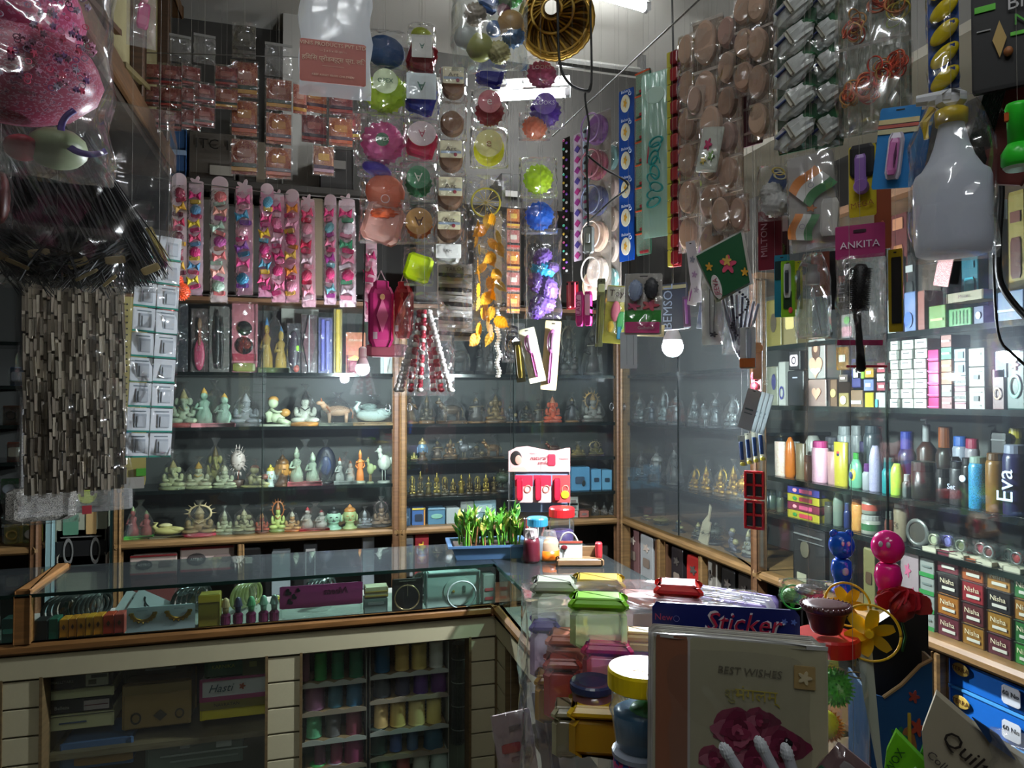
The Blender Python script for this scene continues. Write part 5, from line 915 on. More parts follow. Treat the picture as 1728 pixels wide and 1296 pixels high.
def puffstrip(px, y0, y1, wpx, n, off, label, X, col='c4a48e', back='a08a7c'):
    return strip(px, y0, y1, wpx, back, label, off, X=X, name='makeup_puff_strip', cat='makeup puffs', T=.002, mm=film('c8b4a4', .35, .15, 20, .6, 'puff_pouch_film'), items=[('puff', 'disc', 0, -.03, .74, .86, .024, [mat(c, .7) for c in (col, PF[1], PF[2])]), ('pouch_seal', 'box', 0, .46, 1, .06, .004, mat('d8ccc0', .3))], n=n, film_=.045, cover=film(body=.10, rough=.1, sc=30, bump=.9, name='puff_film', gloss=.45))
puffstrip(1166, 55, 425, 34, 6, 35, 'first beige makeup puff strip, beside the toothed strip', .97)
puffstrip(1195, 30, 200, 50, 2, 25, 'upper beige puff strip with long crumpled film', .95)
puffstrip(1206, 175, 440, 44, 4, 30, 'lower middle beige puff strip with two larger puffs', .94)
puffstrip(1235, 25, 380, 36, 6, 36, 'third beige makeup puff strip, further to the front', .97, 'b8968a')
puffstrip(1262, -10, 160, 40, 3, 30, 'beige puff strip reaching the top of the picture', .96)
puffstrip(1286, -20, 235, 38, 4, 30, 'beige puff strip next to the green net strips', .97, 'c8a890')
p, d = xat(1250, 390, .93); strip(1232, 330, 395, 60, '8a7060', 'pair of big round puffs at the lower end of the beige strips', 15, X=.93, name='makeup_puff_strip', cat='makeup puffs', mm=film('c8b4a4', .3, .15, 20, .6, 'puff_pouch_film'), items=[('puff', 'disc', -.22, 0, .46, .9, .02, 'bc9a84'), ('puff', 'disc', .24, -.05, .40, .85, .02, 'b0907c')], n=1, film_=.04)
strip(1268, 120, 245, 34, '5a2430', 'maroon printed card behind the beige puff strips', 30, X=1.0, items=[('print', 'soft', 0, 0, .7, .1, .003, 'b8a098'), ('lettering', 'text', 0, .1, 'Ceramic', .1, 1, 'c89aa0', -.7)], n=3)
strip(1190, 215, 290, 34, 'd0d4c8', 'white pouch printed with small coloured flowers among the puffs', 20, X=.9, tilt=.2, items=[('flower_print', 'flower', -.1, .1, .4, .3, .003, ['c83c6c']), ('leaf_print', 'flower', .15, -.15, .35, .25, .003, '6a9c3c'), ('leaf_print', 'flower', -.2, -.25, .3, .2, .003, 'd8c040')], n=1, film_=.02)
strip(1172, 145, 200, 26, 'c0a898', 'small clear pouch of pale puffs in front of the first beige strip', 20, X=.9, tilt=.1, items=[('puff', 'disc', 0, 0, .8, .8, .02, 'b09484')], n=1, film_=.03)
# green net strips
def netstrip(px, y0, y1, wpx, n, label, off, X):
    return strip(px, y0, y1, wpx, '1c5c38', label, off, X=X, name='cotton_strip', cat='cotton packs', items=[('pad_pack', 'crumpled', .0, 0, 1.25, .9, .03, mat('d4d8d4', .3), -.5), ('pack_band', 'soft', -.05, .02, .12, .55, .034, 'c4c0b0', -.5), ('green_corner', 'dia', .3, .35, .5, .4, .02, mat('1c6a3a', .4)), ('print_line', 'box', -.25, -.05, .3, .03, .036, '4a5a98', -.5)], n=n, film_=.05, cover=film(body=.08, rough=.12, sc=24, bump=.9, name='net_film', gloss=.45), mm=mat('1f6a40', .5))
netstrip(1345, -60, 255, 62, 6, 'strip of white packs with green corners, left of the rubber bands', 20, .95)
netstrip(1398, -20, 250, 44, 5, 'second strip of white packs with green corners behind the rubber bands', 22, 1.0)
# rubber bands sleeve
p, d = xat(1474, 220, .93); q, _ = xat(1474, -60, .93); H = q.z - p.z; W = S(112, d); t = thing('rubber_band_sleeve', 'clear four-pocket sleeve of orange and green rubber bands', 'rubber bands', p, face(p, 8))
thread(t, H)
inst('backing', UB, film('a8b0a4', .3, .2, 16, .4, 'sleeve_film'), t, (0, .012, H / 2), (0, 0, 0), (W, .002, H))
R.seed(5)
for (cx, cz, cc, s0) in [(-.26, .66, ['e05a3c', 'd89a4c'], .30), (.12, .78, ['e0603c', 'e07a4c'], .3), (.34, .7, ['b8a83c', '9ab04a', 'd8884c'], .34), (.1, .34, ['e8482c', 'd8a050'], .3), (.33, .36, ['e8502c', 'f06a3c'], .3), (-.3, .24, ['e8682c', 'e0a04c'], .32), (-.1, .27, ['d84a3c', 'e87a4c'], .34)]:
    for k in range(13):
        inst('rubber_band', UBAND, mat(cc[k % len(cc)], .4), t, ((cx + R.uniform(-.07, .07)) * W, R.uniform(-.01, .01), (cz + R.uniform(-.05, .05)) * H), (R.uniform(-.6, .6), R.uniform(0, 3), R.uniform(-.6, .6)), (W * s0 * R.uniform(.55, 1), .04, W * s0 * R.uniform(.5, 1)))
inst('film', pillow(W * 1.05, H, .04, 3, 10, 16), film(body=.09, rough=.12, sc=16, bump=.7, name='sleeve_front', gloss=.4), t)
for x in (0,): inst('seam', UB, FILM2, t, (x, -.02, H / 2), (0, 0, 0), (.004, .002, H))
inst('seam', UB, FILM2, t, (0, -.02, H * .5), (0, 0, 0), (W, .002, .006))
# blue-yellow strip of sachets above the spray bottle
t = strip(1592, -40, 155, 44, '2858b0', 'blue strip of slanted yellow sachets above the spray bottle', 12, X=.93, name='sachet_strip', cat='sachets', mm=mat('2858b0', .2), items=[('yellow_sachet', 'ball', .08, 0, 1.15, .72, .012, mat('e8d020', .2), -.7), ('lettering', 'text', .08, 0, 'Wonder', .16, 1, '8a4a10', -.9), ('blue_tip', 'soft', .36, .3, .16, .14, .012, '2040a0')], n=5, film_=.03)
# spray bottle in its bag
p = P(1608, 432, 1.05); H = S(265, 1.05); t = thing('spray_bottle', 'large white plastic spray bottle wrapped in a clear bag', 'spray bottle', p, face(p))
WH = mat('eaeef6', .3, kind='sheer')
part('body', MB().lathe([(.040, 0), (.048, .004), (.0505, .02), (.051, .112), (.048, .122), (.040, .128), (.030, .145), (.023, .165), (.0175, .19), (.016, .2)], n=28, sy=.75), WH, t, smooth=True)
thread(t, H); part('collar', MB().lathe([(.021, .196), (.022, .215), (.018, .218)], n=18), mat('e8c820', .3), t, smooth=True)
part('spray_head', MB().bb((0, -.002, .232), (.04, .03, .03), r=.3).tube([(0, -.0, .237), (-.045, 0, .24)], [.012, .008], 8), mat('e0e2e6', .3), t)
part('trigger', MB().tube([(-.024, 0, .225), (-.035, 0, .205), (-.032, 0, .18)], [.006, .006, .004], 6), mat('e0c020', .3), t)
inst('bag', pillow(S(130, 1.05), H * 1.06, .115, 4, 14, 18, neck=.5), film(body=.05, rough=.08, sc=14, bump=.8, name='bottle_bag', gloss=.45), t, (0, 0, -.008))
# items right of the bottle
d = 1.0; t = card_item(1700, -60, 150, 100, d, 0, '141414', 'black pack with white and green lettering at the top right corner', [('green_band', 'box', .3, .42, .5, .03, .002, '6ad83c'), ('green_band', 'box', -.3, .68, .3, .05, .002, '6ad83c'), ('oil_drop', 'dia', -.1, .4, .2, .3, .004, 'c8a860'), ('nut', 'ball', .02, .28, .14, .08, .01, 'a86a3c'), ('print_line', 'box', -.32, .5, .2, .01, .002, 'a8a8a8')], 'pack', 'product_pack', hole=0, T=.01)
H = S(210, 1.0); text('Black', H * .15, t, (.028, -.009, H * .66), mat('d8d8d8')); text('Noir', H * .13, t, (.03, -.009, H * .52), mat('5ac83c'))
t = card_item(1690, 140, 312, 60, 1.05, 10, '6a2420', 'dark red pouch leaning behind the bright green torch', [('white_oval', 'ball', .05, .5, .4, .2, .004, 'b0a8a0'), ('lettering', 'text', -.05, .66, 'MEHENDI', .011, 1, 'c8c0b8', .2)], 'pouch', 'foil_pouch', hole=0, tilt=.25, T=.012)
card_item(1642, 145, 300, 44, 1.08, 15, '16352a', 'dark green pouch between the spray bottle and the red pouch', [('band', 'box', 0, .3, 1, .04, .002, '4a2420')], 'pouch', 'foil_pouch', hole=0, tilt=.3, T=.012, mm=mat('173a2c', .25, kind='foil', sc=20))
card_item(1676, 230, 305, 90, 1.06, 5, '14201a', 'black-green pouch lying lowest of the dark pouches', [('red_mark', 'soft', .1, .6, .2, .2, .004, '7a2c24')], 'pouch', 'foil_pouch', hole=0, tilt=-.2, T=.012, mm=mat('101812', .25, kind='foil', sc=20))
p = P(1718, 282, .98); t = thing('torch', 'bright green plastic torch hanging at the right edge', 'torch', p, face(p)); thread(t, .088); GR = mat('38e038', .3)
part('head', MB().lathe([(.016, 0), (.02, .004), (.02, .02), (.013, .032)], n=16), GR, t, smooth=True); part('barrel', MB().lathe([(.012, .032), (.0125, .075), (.015, .082), (.013, .088)], n=16), GR, t, smooth=True); part('lens', MB().lathe([(.015, -.004), (.018, 0)], n=16), mat('d8f0d8', .1), t); part('switch', MB().bb((-.012, -.006, .07), (.006, .006, .014), r=.3), mat('e06a2c'), t)
# ------------------------------------------------------------------ lower row of cards and packs on the right
def clipper(c): return [('clipper', 'soft', 0, .5, .34, .5, .014, mat(c, .3)), ('lever', 'soft', 0, .55, .2, .3, .02, mat('d8b8e8', .3))]
card_item(1504, 182, 318, 62, 1.15, 12, '2a88d0', 'bright blue card with a pink nail file blister', [('stripe', 'box', 0, .82, 1, .06, .002, 'e8d8a0'), ('stripe', 'box', 0, .76, 1, .04, .002, 'c86a5c'), ('stripe', 'box', 0, .70, 1, .06, .002, 'd8d4a8'), ('blister', 'soft', .02, .38, .36, .56, .014, mat('e0d8e8', .2)), ('pink_case', 'soft', .02, .36, .26, .44, .02, mat('e08ac8', .25)), ('print_line', 'dia', .08, .36, .06, .3, .022, '5a2a50')], 'card', 'nail_file_card', tilt=.12, film_=0)
card_item(1528, 190, 312, 50, 1.19, 20, '2a78c0', 'second blue card behind the nail file card', [('stripe', 'box', 0, .8, 1, .05, .002, 'd8c8a0')], 'card', 'nail_file_card', tilt=.18)
card_item(1456, 245, 365, 42, 1.25, 10, 'e0c818', 'yellow tapered card with a lilac nail clipper', [('black_top', 'soft', 0, .78, .9, .46, .004, '121014')] + [('clipper', 'soft', -.02, .62, .42, .46, .016, mat('a078c0', .25)), ('clipper_end', 'disc', .0, .4, .56, .2, .018, mat('9a70b8', .25)), ('lettering', 'text', 0, .16, 'MEGA', .014, 1, 'a86a20', -.1)], 'nail clipper', 'nail_clipper_card')
t = card_item(1376, 258, 422, 74, 1.35, 12, 'b0aca8', 'clear pack of two paper flags in orange, white and green', (), 'flag pack', 'flag_pack', tilt=-.05, hole=0)
Wf, Hf = S(74, 1.35), S(164, 1.35)
def flagm(): return MB().grid(lambda u, v: ((u - .5), .08 * sin(u * 6.3), (v - .5) / 3 + .1 * sin(u * 5)), 12, 2)
FM = cm('flag_band', flagm)
for i, (cx, cz, s, rr) in enumerate([(.02, .66, .75, -.75), (-.22, .25, .6, -1.35)]):
    for k, c in enumerate(('e88a30', 'e8e8e4', '2c8440')):
        dx, dz = sin(rr) * (1 - k), cos(rr) * (1 - k); inst('flag_band', FM, mat(c, .5), t, (cx * Wf + dx * s * Wf * .30, -.008, cz * Hf + dz * s * Wf * .30), (0, rr, 0), (s * Wf, .03, s * Wf * .9))
    inst('wheel_emblem', UTHIN, mat('2a3a8c'), t, (cx * Wf, -.013, cz * Hf), (0, 0, 0), (.010, .004, .010))
inst('flower_print', UFLO, mat('c8783c'), t, (.0, -.012, Hf * .42), (0, 0, 0), (.02, .003, .014)); inst('white_base', UBR, mat('d0d0cc'), t, (.03, -.01, Hf * .3), (0, .1, 0), (.03, .01, .07)); inst('film', pillow(Wf * 1.1, Hf * 1.03, .035, 5, 10, 12), FILM2, t)
blob('cotton_pack', 'clear pouch of white cotton with small gold clips', 'cotton pack', 1308, 325, 56, 95, 1.5, .06, None, 3, 10, [('cotton', 'ruff', 0, .3, .85, .5, .05, 'c8c8c4'), ('cotton', 'ruff', -.1, .5, .7, .4, .04, 'b8b8b4'), ('blue_card', 'box', .12, .72, .5, .26, .01, '2c4a80', .5), ('gold_clip', 'ring', .1, .8, .4, .14, .02, 'b8a050', .4, -.03), ('gold_clip', 'ring', .15, .72, .4, .14, .02, 'c0b890', .3, -.03)])
t = card_item(1453, 378, 625, 76, 1.22, 5, 'b03070', 'long clear pack with a magenta header reading ANKITA holding a black round brush', (), 'hairbrush', 'round_brush_pack', hole=0)
W, H = S(76, 1.22), S(247, 1.22); t.children[0].scale = (W, .003, H * .23); t.children[0].location = (0, 0, H * .885); t.children[0].name = 'header_card'
text('ANKITA', .017, t, (0, -.004, H * .86), mat('f0e4ec')); inst('hang_hole', UBR, mat('3a1024'), t, (0, -.002, H * .955), (0, 0, 0), (.02, .001, .006))
part('brush_head', MB().lathe([(.006, 0), (.0125, .008), (.013, .075), (.008, .083), (0, .085)], n=16), mat('1c1a1a', .5), t, (-.004, -.016, H * .385), (0, .08, 0), smooth=True)
bm = MB()
for k in range(22):
    for q in range(16):
        a = q * 2 * pi / 16 + k * .2; z = .006 + k * .0033; bm.add([(.0125 * cos(a), .0125 * sin(a), z - .0009), (.0125 * cos(a), .0125 * sin(a), z + .0009), (.0205 * cos(a), .0205 * sin(a), z)], [(0, 1, 2)])
o = part('bristles', bm, mat('141313', .5), t, (-.004, -.016, H * .385), (0, .08, 0)); o['kind'] = 'stuff'
part('handle', MB().lathe([(.004, -.10), (.008, -.095), (.007, -.06), (.0055, -.02), (.007, 0)], n=14), mat('161515', .3), t, (-.004, -.016, H * .385), (0, -.06, 0), smooth=True)
inst('magenta_tie', UB, mat('a82c5c', .4), t, (.0, -.018, H * .185), (0, .04, 0), (W * .9, .003, .009)); inst('magenta_tie', UB, mat('a82c3c', .4), t, (.01, -.018, .006), (0, .02, 0), (W * .8, .003, .004)); inst('film', pillow(W, H * .8, .05, 2, 8, 16), FILM, t)
inst('back_sheet', UB, FILM2, t, (0, .012, H * .4), (0, 0, 0), (W, .002, H * .78))
p = P(1372, 572, 1.4); t = thing('mist_bottle', 'clear empty spray bottle with white pump in film', 'spray bottle', p, face(p)); s_ = S(145, 1.4)
part('body', MB().lathe([(.02, .002), (.03, .006), (.03, .05), (.027, .08), (.014, .105), (.011, .112)], n=18), GLASSY, t, smooth=True); thread(t, s_); part('pump', MB().lathe([(.013, .108), (.013, .13), (.009, .134), (.009, .146)], n=14), mat('d8dcdc', .3), t, smooth=True); part('nozzle', MB().tube([(.0, 0, .143), (-.02, 0, .15)], .004), mat('d8dcdc'), t); part('straw', MB().tube([(0, 0, .1), (.015, 0, .01)], .002), mat('c0c4c4'), t)
inst('bag', pillow(S(58, 1.4), s_, .07, 3, 8, 12, neck=.5), FILM, t)
LOW = [(1320, 430, 535, 24, 1.5, 10, '1c86a8', 'teal card behind the lime nail clipper card', [('dark_panel', 'box', 0, .75, .9, .3, .002, '10343f')]), (1330, 440, 535, 22, 1.42, 10, '8ac81c', 'lime green card with a white nail clipper', [('white_case', 'soft', 0, .64, .5, .6, .008, 'd8dcd8'), ('clipper', 'soft', 0, .62, .3, .4, .014, '30343c'), ('dark_band', 'box', 0, .3, .6, .3, .003, '143418'), ('sticker', 'disc', .2, .12, .3, .12, .003, 'd84a4c')]),
 (1348, 440, 522, 12, 1.46, 10, 'd8d020', 'narrow yellow card left of the mist bottle', [('print', 'box', 0, .5, .5, .6, .002, '1a1a1a')]), (1418, 422, 522, 32, 1.4, 12, '131315', 'black sheet-mask card with a white face print', [('face_print', 'ball', .1, .78, .4, .26, .004, 'c8c8cc'), ('red_mark', 'box', .1, .5, .3, .12, .003, 'a82434'), ('lettering', 'text', .1, .28, 'ELITE', .018, 1, 'a8a8ac', -1.57)]),
 (1385, 425, 500, 30, 1.55, 10, '7a3a2c', 'brown-red card behind the mist bottle', []), (1300, 355, 455, 40, 1.55, 18, '7c1c2c', 'maroon box card lettered MILTON vertically', [('lettering', 'text', -.2, .5, 'MILTON', .02, 1, 'b89098', -1.57), ('thin_line', 'box', .2, .5, .02, .6, .002, 'a07078')]),
 (1318, 360, 450, 26, 1.6, 10, '26241f', 'dark card with an olive knot between the maroon and flag packs', [('knot', 'ruff', 0, .3, .6, .3, .01, '5a6a2c'), ('paper', 'box', 0, .8, .9, .3, .003, 'a8a8a0')]),
 (1512, 420, 560, 22, 1.35, 15, 'c8b018', 'yellow and black card edge behind the brush pack', [('black_panel', 'box', .1, .5, .7, .8, .003, '161616')]), (1490, 300, 420, 26, 1.55, 15, '8c4020', 'rust brown card behind the magenta header', [('glow_spot', 'ball', 0, .3, .3, .2, .003, 'c8602c')]),
 (1230, 398, 500, 76, 1.7, 10, '1c5c34', 'JEEVA green shield-shaped pack with red lotus print', [])]
for i, r in enumerate(LOW[:-1]): card_item(r[0], r[1], r[2], r[3], r[4], r[5], r[6], r[7], r[8], 'card', 'product_card')
r = LOW[-1]; b_, H, rz = hang(1236, 395, 498, 1.62, 5); W = S(80, 1.62); t = thing('bangle_pack', 'green pack with pink flower prints and a white oval lettered JEEVA', 'pack', b_, rz); t.rotation_euler = (0, -.25, rz)
thread(t, H)
part('card', MB().prism([(-W * .32, 0), (W * .4, H * .12), (W * .5, H * .95), (-W * .5, H * .8), (-W * .42, H * .45)], -.004, .004), mat('1d5c36', .35), t)
part('white_back', MB().prism([(-W * .36, -.006), (W * .46, H * .1), (W * .56, H * 1.0), (-W * .54, H * .84)], .005, .007), mat('d0d4cc', .4), t)
deco(t, W, H, .008, [('lotus', 'flower', .08, .5, .36, .34, .003, 'd84a6c'), ('lotus_centre', 'flower', .08, .56, .2, .2, .005, 'd8b050'), ('flower_print', 'flower', -.3, .56, .16, .16, .003, 'd8a030'), ('flower_print', 'flower', .36, .3, .16, .16, .003, 'e0a828'), ('white_oval', 'ball', -.26, .2, .2, .42, .004, 'dcd8d4'), ('lettering', 'text', -.26, .2, 'JEEVA', .016, 1, 'b04a60', -1.5)])
R.seed(9); blob('necklace_bag', 'clear pouch of grey and dark bead necklaces below the green pack', 'necklaces', 1246, 538, 54, 120, 1.65, .06, None, 6, 10,
     [('bead_strand', 'cyl', x, .5 - .03 * k % 3, .09, .85, .014, ['8c8a98', 'a8a8b4', '3a3648', 'b4b4bc', '5a586c', '9c9caa'][k % 6], .12 * (x * 6)) for k, x in enumerate([-.32, -.22, -.12, -.02, .08, .18, .28, .36])] + [('bead', 'ball', .05 + .25 * sin(k * .35), .85 - k * .035, .09, .035, .012, '2c2838', 0, -.03) for k in range(22)])
LOW2 = [(1203, 408, 582, 36, 1.75, 12, 'c8ccc4', 'tall white card with a fine dark chain necklace', [('chain', 'cyl', -.12, .5, .03, .8, .003, '2c2c30'), ('chain', 'cyl', .12, .5, .03, .8, .003, '3a3a40', .04), ('pendant', 'flower', .05, .1, .4, .06, .004, '3a3a40')], 0), (1167, 398, 515, 16, 1.8, 5, 'b8b0b0', 'slim white incense pack slanting down left', [('stripe', 'box', -.3, .45, .12, .8, .002, '8c3a7c'), ('flame_print', 'ball', .1, .88, .6, .14, .003, 'c8502c')], .2),
 (1178, 405, 510, 16, 1.78, 5, 'c0b8bc', 'slim patterned pack slanting down right', [('pattern', 'flower', 0, .2 + 0, .6, .12, .003, '9a8a98'), ('pattern', 'flower', 0, .45, .6, .12, .003, '9a7a98'), ('pattern', 'flower', 0, .7, .6, .12, .003, '8a8a98')], -.12), (1140, 478, 556, 48, 1.9, 8, '1f2740', 'dark navy box lettered with a big vertical word', [('lettering', 'text', -.2, .5, 'BEMSOL', .034, 1, '7a88b0', -1.5), ('gold_band', 'box', 0, .92, .9, .08, .002, '8a8468')], -.05),
 (1160, 500, 552, 12, 1.85, 8, '4a2c4c', 'narrow violet pen card over the navy box', [('pen', 'cyl', 0, .5, .4, .8, .008, '6a3070')], -.05), (1186, 470, 555, 22, 1.95, 10, '7c8088', 'grey pouch between the navy box and the chain card', [], .15),
 (1084, 462, 565, 62, 1.75, 8, 'b8b4ac', 'clear pack with floral print, marbles and a pink label', [('marble_bag', 'ruff', -.2, .72, .4, .36, .02, '9cacc8'), ('dark_clips', 'ruff', .22, .75, .4, .36, .02, '3a3c40'), ('flower_print', 'flower', .2, .48, .5, .2, .004, 'd85c6c'), ('flower_print', 'flower', -.25, .47, .4, .16, .004, 'c85a7c'), ('green_band', 'box', 0, .3, .98, .2, .003, '3aa03c'), ('pink_label', 'box', 0, .12, .92, .18, .004, 'd84a8c'), ('lettering', 'text', .1, .11, 'Gulbahar', .011, 1, 'f0d8e4')], .03),
 (1095, 548, 568, 50, 1.78, 8, 'd0c090', 'cream card edge with a dark strip under the floral pack', [('dark_strip', 'box', -.1, .6, .6, .3, .003, '3a4458')], .06), (1061, 560, 622, 28, 1.76, 8, 'ccd4da', 'plain white card hanging beside the big bulb', [('print_line', 'box', .3, .5, .02, .8, .002, '7a8894'), ('print_line', 'box', -.1, .5, .02, .8, .002, 'a0acb4')], 0),
 (1036, 482, 580, 40, 1.85, 5, 'c8c04c', 'yellow card of small toys with a printed word on top', [('white_top', 'box', 0, .85, .96, .26, .002, 'c0c0ac'), ('lettering', 'text', 0, .86, 'Toys', .024, 1, '4a3a3c'), ('pink_toy', 'ball', -.05, .55, .4, .36, .016, 'd87a90'), ('green_toy', 'soft', .2, .4, .3, .3, .014, '4a9c5c'), ('blue_toy', 'soft', .18, .2, .16, .24, .014, '3c88a0'), ('yellow_toy', 'ball', -.2, .28, .3, .2, .014, 'd8b840')], .1),
 (1010, 470, 585, 14, 1.95, 20, '5c605e', 'grey translucent comb pack left of the toy card', [('white_tag', 'soft', .1, .86, .8, .12, .004, 'b8c0bc'), ('comb', 'soft', -.1, .4, .4, .7, .008, '3a3c3c')], .05),
 (966, 475, 522, 20, 2.2, 12, 'c84c5c', 'coral pack of two pens beside the magenta LADY pack', [('pen', 'cyl', -.2, .5, .24, .9, .01, 'd86a74'), ('pen', 'cyl', .2, .5, .24, .9, .01, 'b03c50'), ('black_top', 'box', 0, .92, 1, .08, .003, '1c1418')], 0)]
for i, r in enumerate(LOW2): card_item(r[0], r[1], r[2], r[3], r[4], r[5], r[6], r[7], r[8], 'card', 'product_card', tilt=r[9], film_=.02 if i in (0, 6, 9, 5) else 0)
b_, H, rz = hang(986, 492, 550, 2.15, 15); W = S(28, 2.15); t = thing('razor_pack', 'magenta rounded pack lettered LADY with black clips at its side', 'razor pack', b_, rz)
thread(t, H)
for x in (-.28, .25): inst('body', UBR, mat('c83c8c', .3), t, (x * W, 0, H / 2), (0, 0, 0), (W * .45, .02, H)); inst('window', UBR, mat('e8a8c8', .3), t, (x * W, -.011, H * .6), (0, 0, 0), (W * .3, .003, H * .6))
text('LADY', .020, t, (-.28 * W, -.014, H * .55), mat('b02070'), rot=(pi / 2, -pi / 2, 0))
for z in (.3, .5): inst('black_clip', UBR, mat('16161a', .3), t, (W * .5, -.006, z * H), (0, .5, 0), (.012, .01, .008))
card_item(1262, 552, 622, 26, 1.6, 15, 'b8b8b8', 'white brush card with an orange end by the second post', [('brush', 'soft', .1, .6, .3, .7, .008, 'a0a8b0'), ('orange_end', 'box', 0, .14, .98, .22, .004, 'b0602c')], 'card', 'brush_card')
card_item(1278, 578, 640, 14, 1.65, 10, 'a8744c', 'wooden round-ended comb hanging right of the brush card', [('comb_head', 'disc', 0, .85, 1.5, .3, .006, 'b07c50')], 'comb', 'wooden_comb', hole=0)
for k in range(4): card_item(1256 + k * 7, 655 + k * 2, 724 + k * 2, 24, 1.75 + .015 * k, 25, '9ca4a4', ['front card of the grey-white card stack by the second post', 'second card of the grey-white stack', 'third card of the grey-white stack', 'rearmost card of the grey-white stack'][k], [('print_line', 'box', 0, .5, .6, .04, .002, '4a6060'), ('print_line', 'box', 0, .4, .6, .02, .002, '4a6060')], 'card', 'pale_card', tilt=.28, group=None)
strip(1276, 628, 752, 16, '8c2c38', 'dark red beaded strip hanging on the second post', 25, X=1.45, items=[('red_bead_cluster', 'ruff', 0, 0, .8, .9, .02, ['a03040', '8c2834', 'b03c44'])], n=8)
for k in range(4): card_item(1255 + k * 11, 735 - k * 4, 786 - k * 3, 12, 1.8, 25, 'b8b8a8', ['leftmost of four small pen cards under the beaded strip', 'second of four small pen cards', 'third of four small pen cards', 'rightmost of four small pen cards under the beaded strip'][k], [('pen', 'cyl', 0, .5, .5, .6, .008, '2a4a80'), ('yellow_end', 'ball', 0, .06, .8, .14, .006, 'd0c048')], 'card', 'pen_card', tilt=-.08)
for i, (y0, y1) in enumerate(((795, 842), (845, 893))):
    b_, H, rz = hang(1273, y0, y1, 1.85, 20); W = S(30, 1.85); t = thing('red_frame', ['upper red plastic double frame on the second post', 'lower red plastic double frame on the second post'][i], 'plastic frame', b_, rz); thread(t, H)
    for x in (-.25, .25): inst('frame_back', UB, mat('1a1416'), t, (x * W, .003, H / 2), (0, 0, 0), (W * .4, .002, H * .8))
    for x in (-.5, 0, .5): inst('frame_bar', UBR, mat('b81c24', .3), t, (x * W, 0, H / 2), (0, 0, 0), (W * .14, .008, H))
    for z in (.04, .5, .96): inst('frame_bar', UBR, mat('b81c24', .3), t, (0, 0, z * H), (0, 0, 0), (W * 1.1, .008, H * .09))
# ------------------------------------------------------------------ cosmetics cabinet on the right wall
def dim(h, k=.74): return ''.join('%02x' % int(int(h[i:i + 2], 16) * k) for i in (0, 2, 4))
ZS = [1.745, 1.515, 1.24, 1.098, .868]; XB = 1.74
def pbox(pa, pb, yt, z, c, label, items=(), X=XB, D=.07, name='box', cat='box', group=None, mm=None, H=None):
    p, W, h = on_right(pa, pb, yt, z, X); H = H or h
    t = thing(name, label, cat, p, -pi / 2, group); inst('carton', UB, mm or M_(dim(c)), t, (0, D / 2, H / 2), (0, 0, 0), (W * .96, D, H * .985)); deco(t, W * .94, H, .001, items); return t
# white carton wall: three columns of seven
R.seed(21)
colsx = [(1499, 1516), (1517, 1538), (1539, 1562)]
for j, (a, b) in enumerate(colsx):
    n = 7; zt = onX(1530, 573, XB).z; h = (zt - 1.515) / n
    for k in range(n):
        p, W, _ = on_right(a, b, 600, 1.515, XB); z = 1.515 + h * k
        t = thing('cream_carton', ['white cream carton in the left column of the white stack, %s', 'white cream carton in the middle column of the white stack, %s', 'white cream carton in the right column of the white stack, %s'][j] % (ORD[k] + ' from the shelf'), 'box', (p.x + R.uniform(0, .008), p.y, z), -pi / 2 + R.uniform(-.04, .04), 'white cream cartons')
        inst('carton', UB, mat('c4c4bc'), t, (0, .035, h / 2), (0, 0, 0), (W * .95, .07, h * .94)); inst('print_line', UB, mat('4a4c50'), t, (0, -.0008, h * .62), (0, 0, 0), (W * .5, .001, h * .1)); inst('print_line', UB, mat('90908c'), t, (0, -.0008, h * .35), (0, 0, 0), (W * .6, .001, h * .05))
h5 = (onX(1572, 590, XB).z - 1.515) / 5
for k in range(5): pbox(1564, 1584, 600, 1.515 + h5 * k, 'b0206a', 'shiny magenta carton right of the white stack, %s from the shelf' % ORD[k], [('shine_band', 'box', 0, .2, 1, .1, .001, 'd04a90')], H=h5, mm=mat('b01c62', .15, .4), group='magenta cartons')
for k, (c, l) in enumerate((('c88a8c', 'pink'), ('a89a98', 'greyish'), ('c87a4c', 'orange'), ('d0804a', 'bright orange'), ('2c8a6c', 'green'), ('b05a48', 'brick red'))):
    h = (onX(1596, 565, XB).z - 1.515) / 6; pbox(1586, 1606, 600, 1.515 + h * k, c, l + ' carton in the mixed column beside the magenta cartons', [('print_line', 'box', 0, .5, .7, .15, .001, 'd0c8c0')], H=h)
z = 1.515
for k, (c, h, tx, l) in enumerate((('c8a0a8', .022, '', 'pink-edged carton lowest in the PONDS column'), ('c8c4c0', .028, 'PONDS', 'white carton lettered PONDS, lower one'), ('c0929c', .016, '', 'thin pink carton between the two lettered ones'), ('c4c4c4', .028, 'PONDS', 'white carton lettered PONDS, upper one'), ('b0b8c0', .04, '', 'white and blue carton above the lettered ones'), ('a8b4bc', .036, '', 'pale blue carton on top of the column'))):
    t = pbox(1608, 1630, 600, z, c, l, [('blue_band', 'box', .1, .5, .4, .5, .001, '4a78b0')] if not tx and k > 3 else [('print_line', 'box', 0, .8, .8, .1, .001, 'b05a6c')], H=h)
    if tx: text(tx, .011, t, (0, -.002, h * .4), mat('2a2a30'))
    z += h
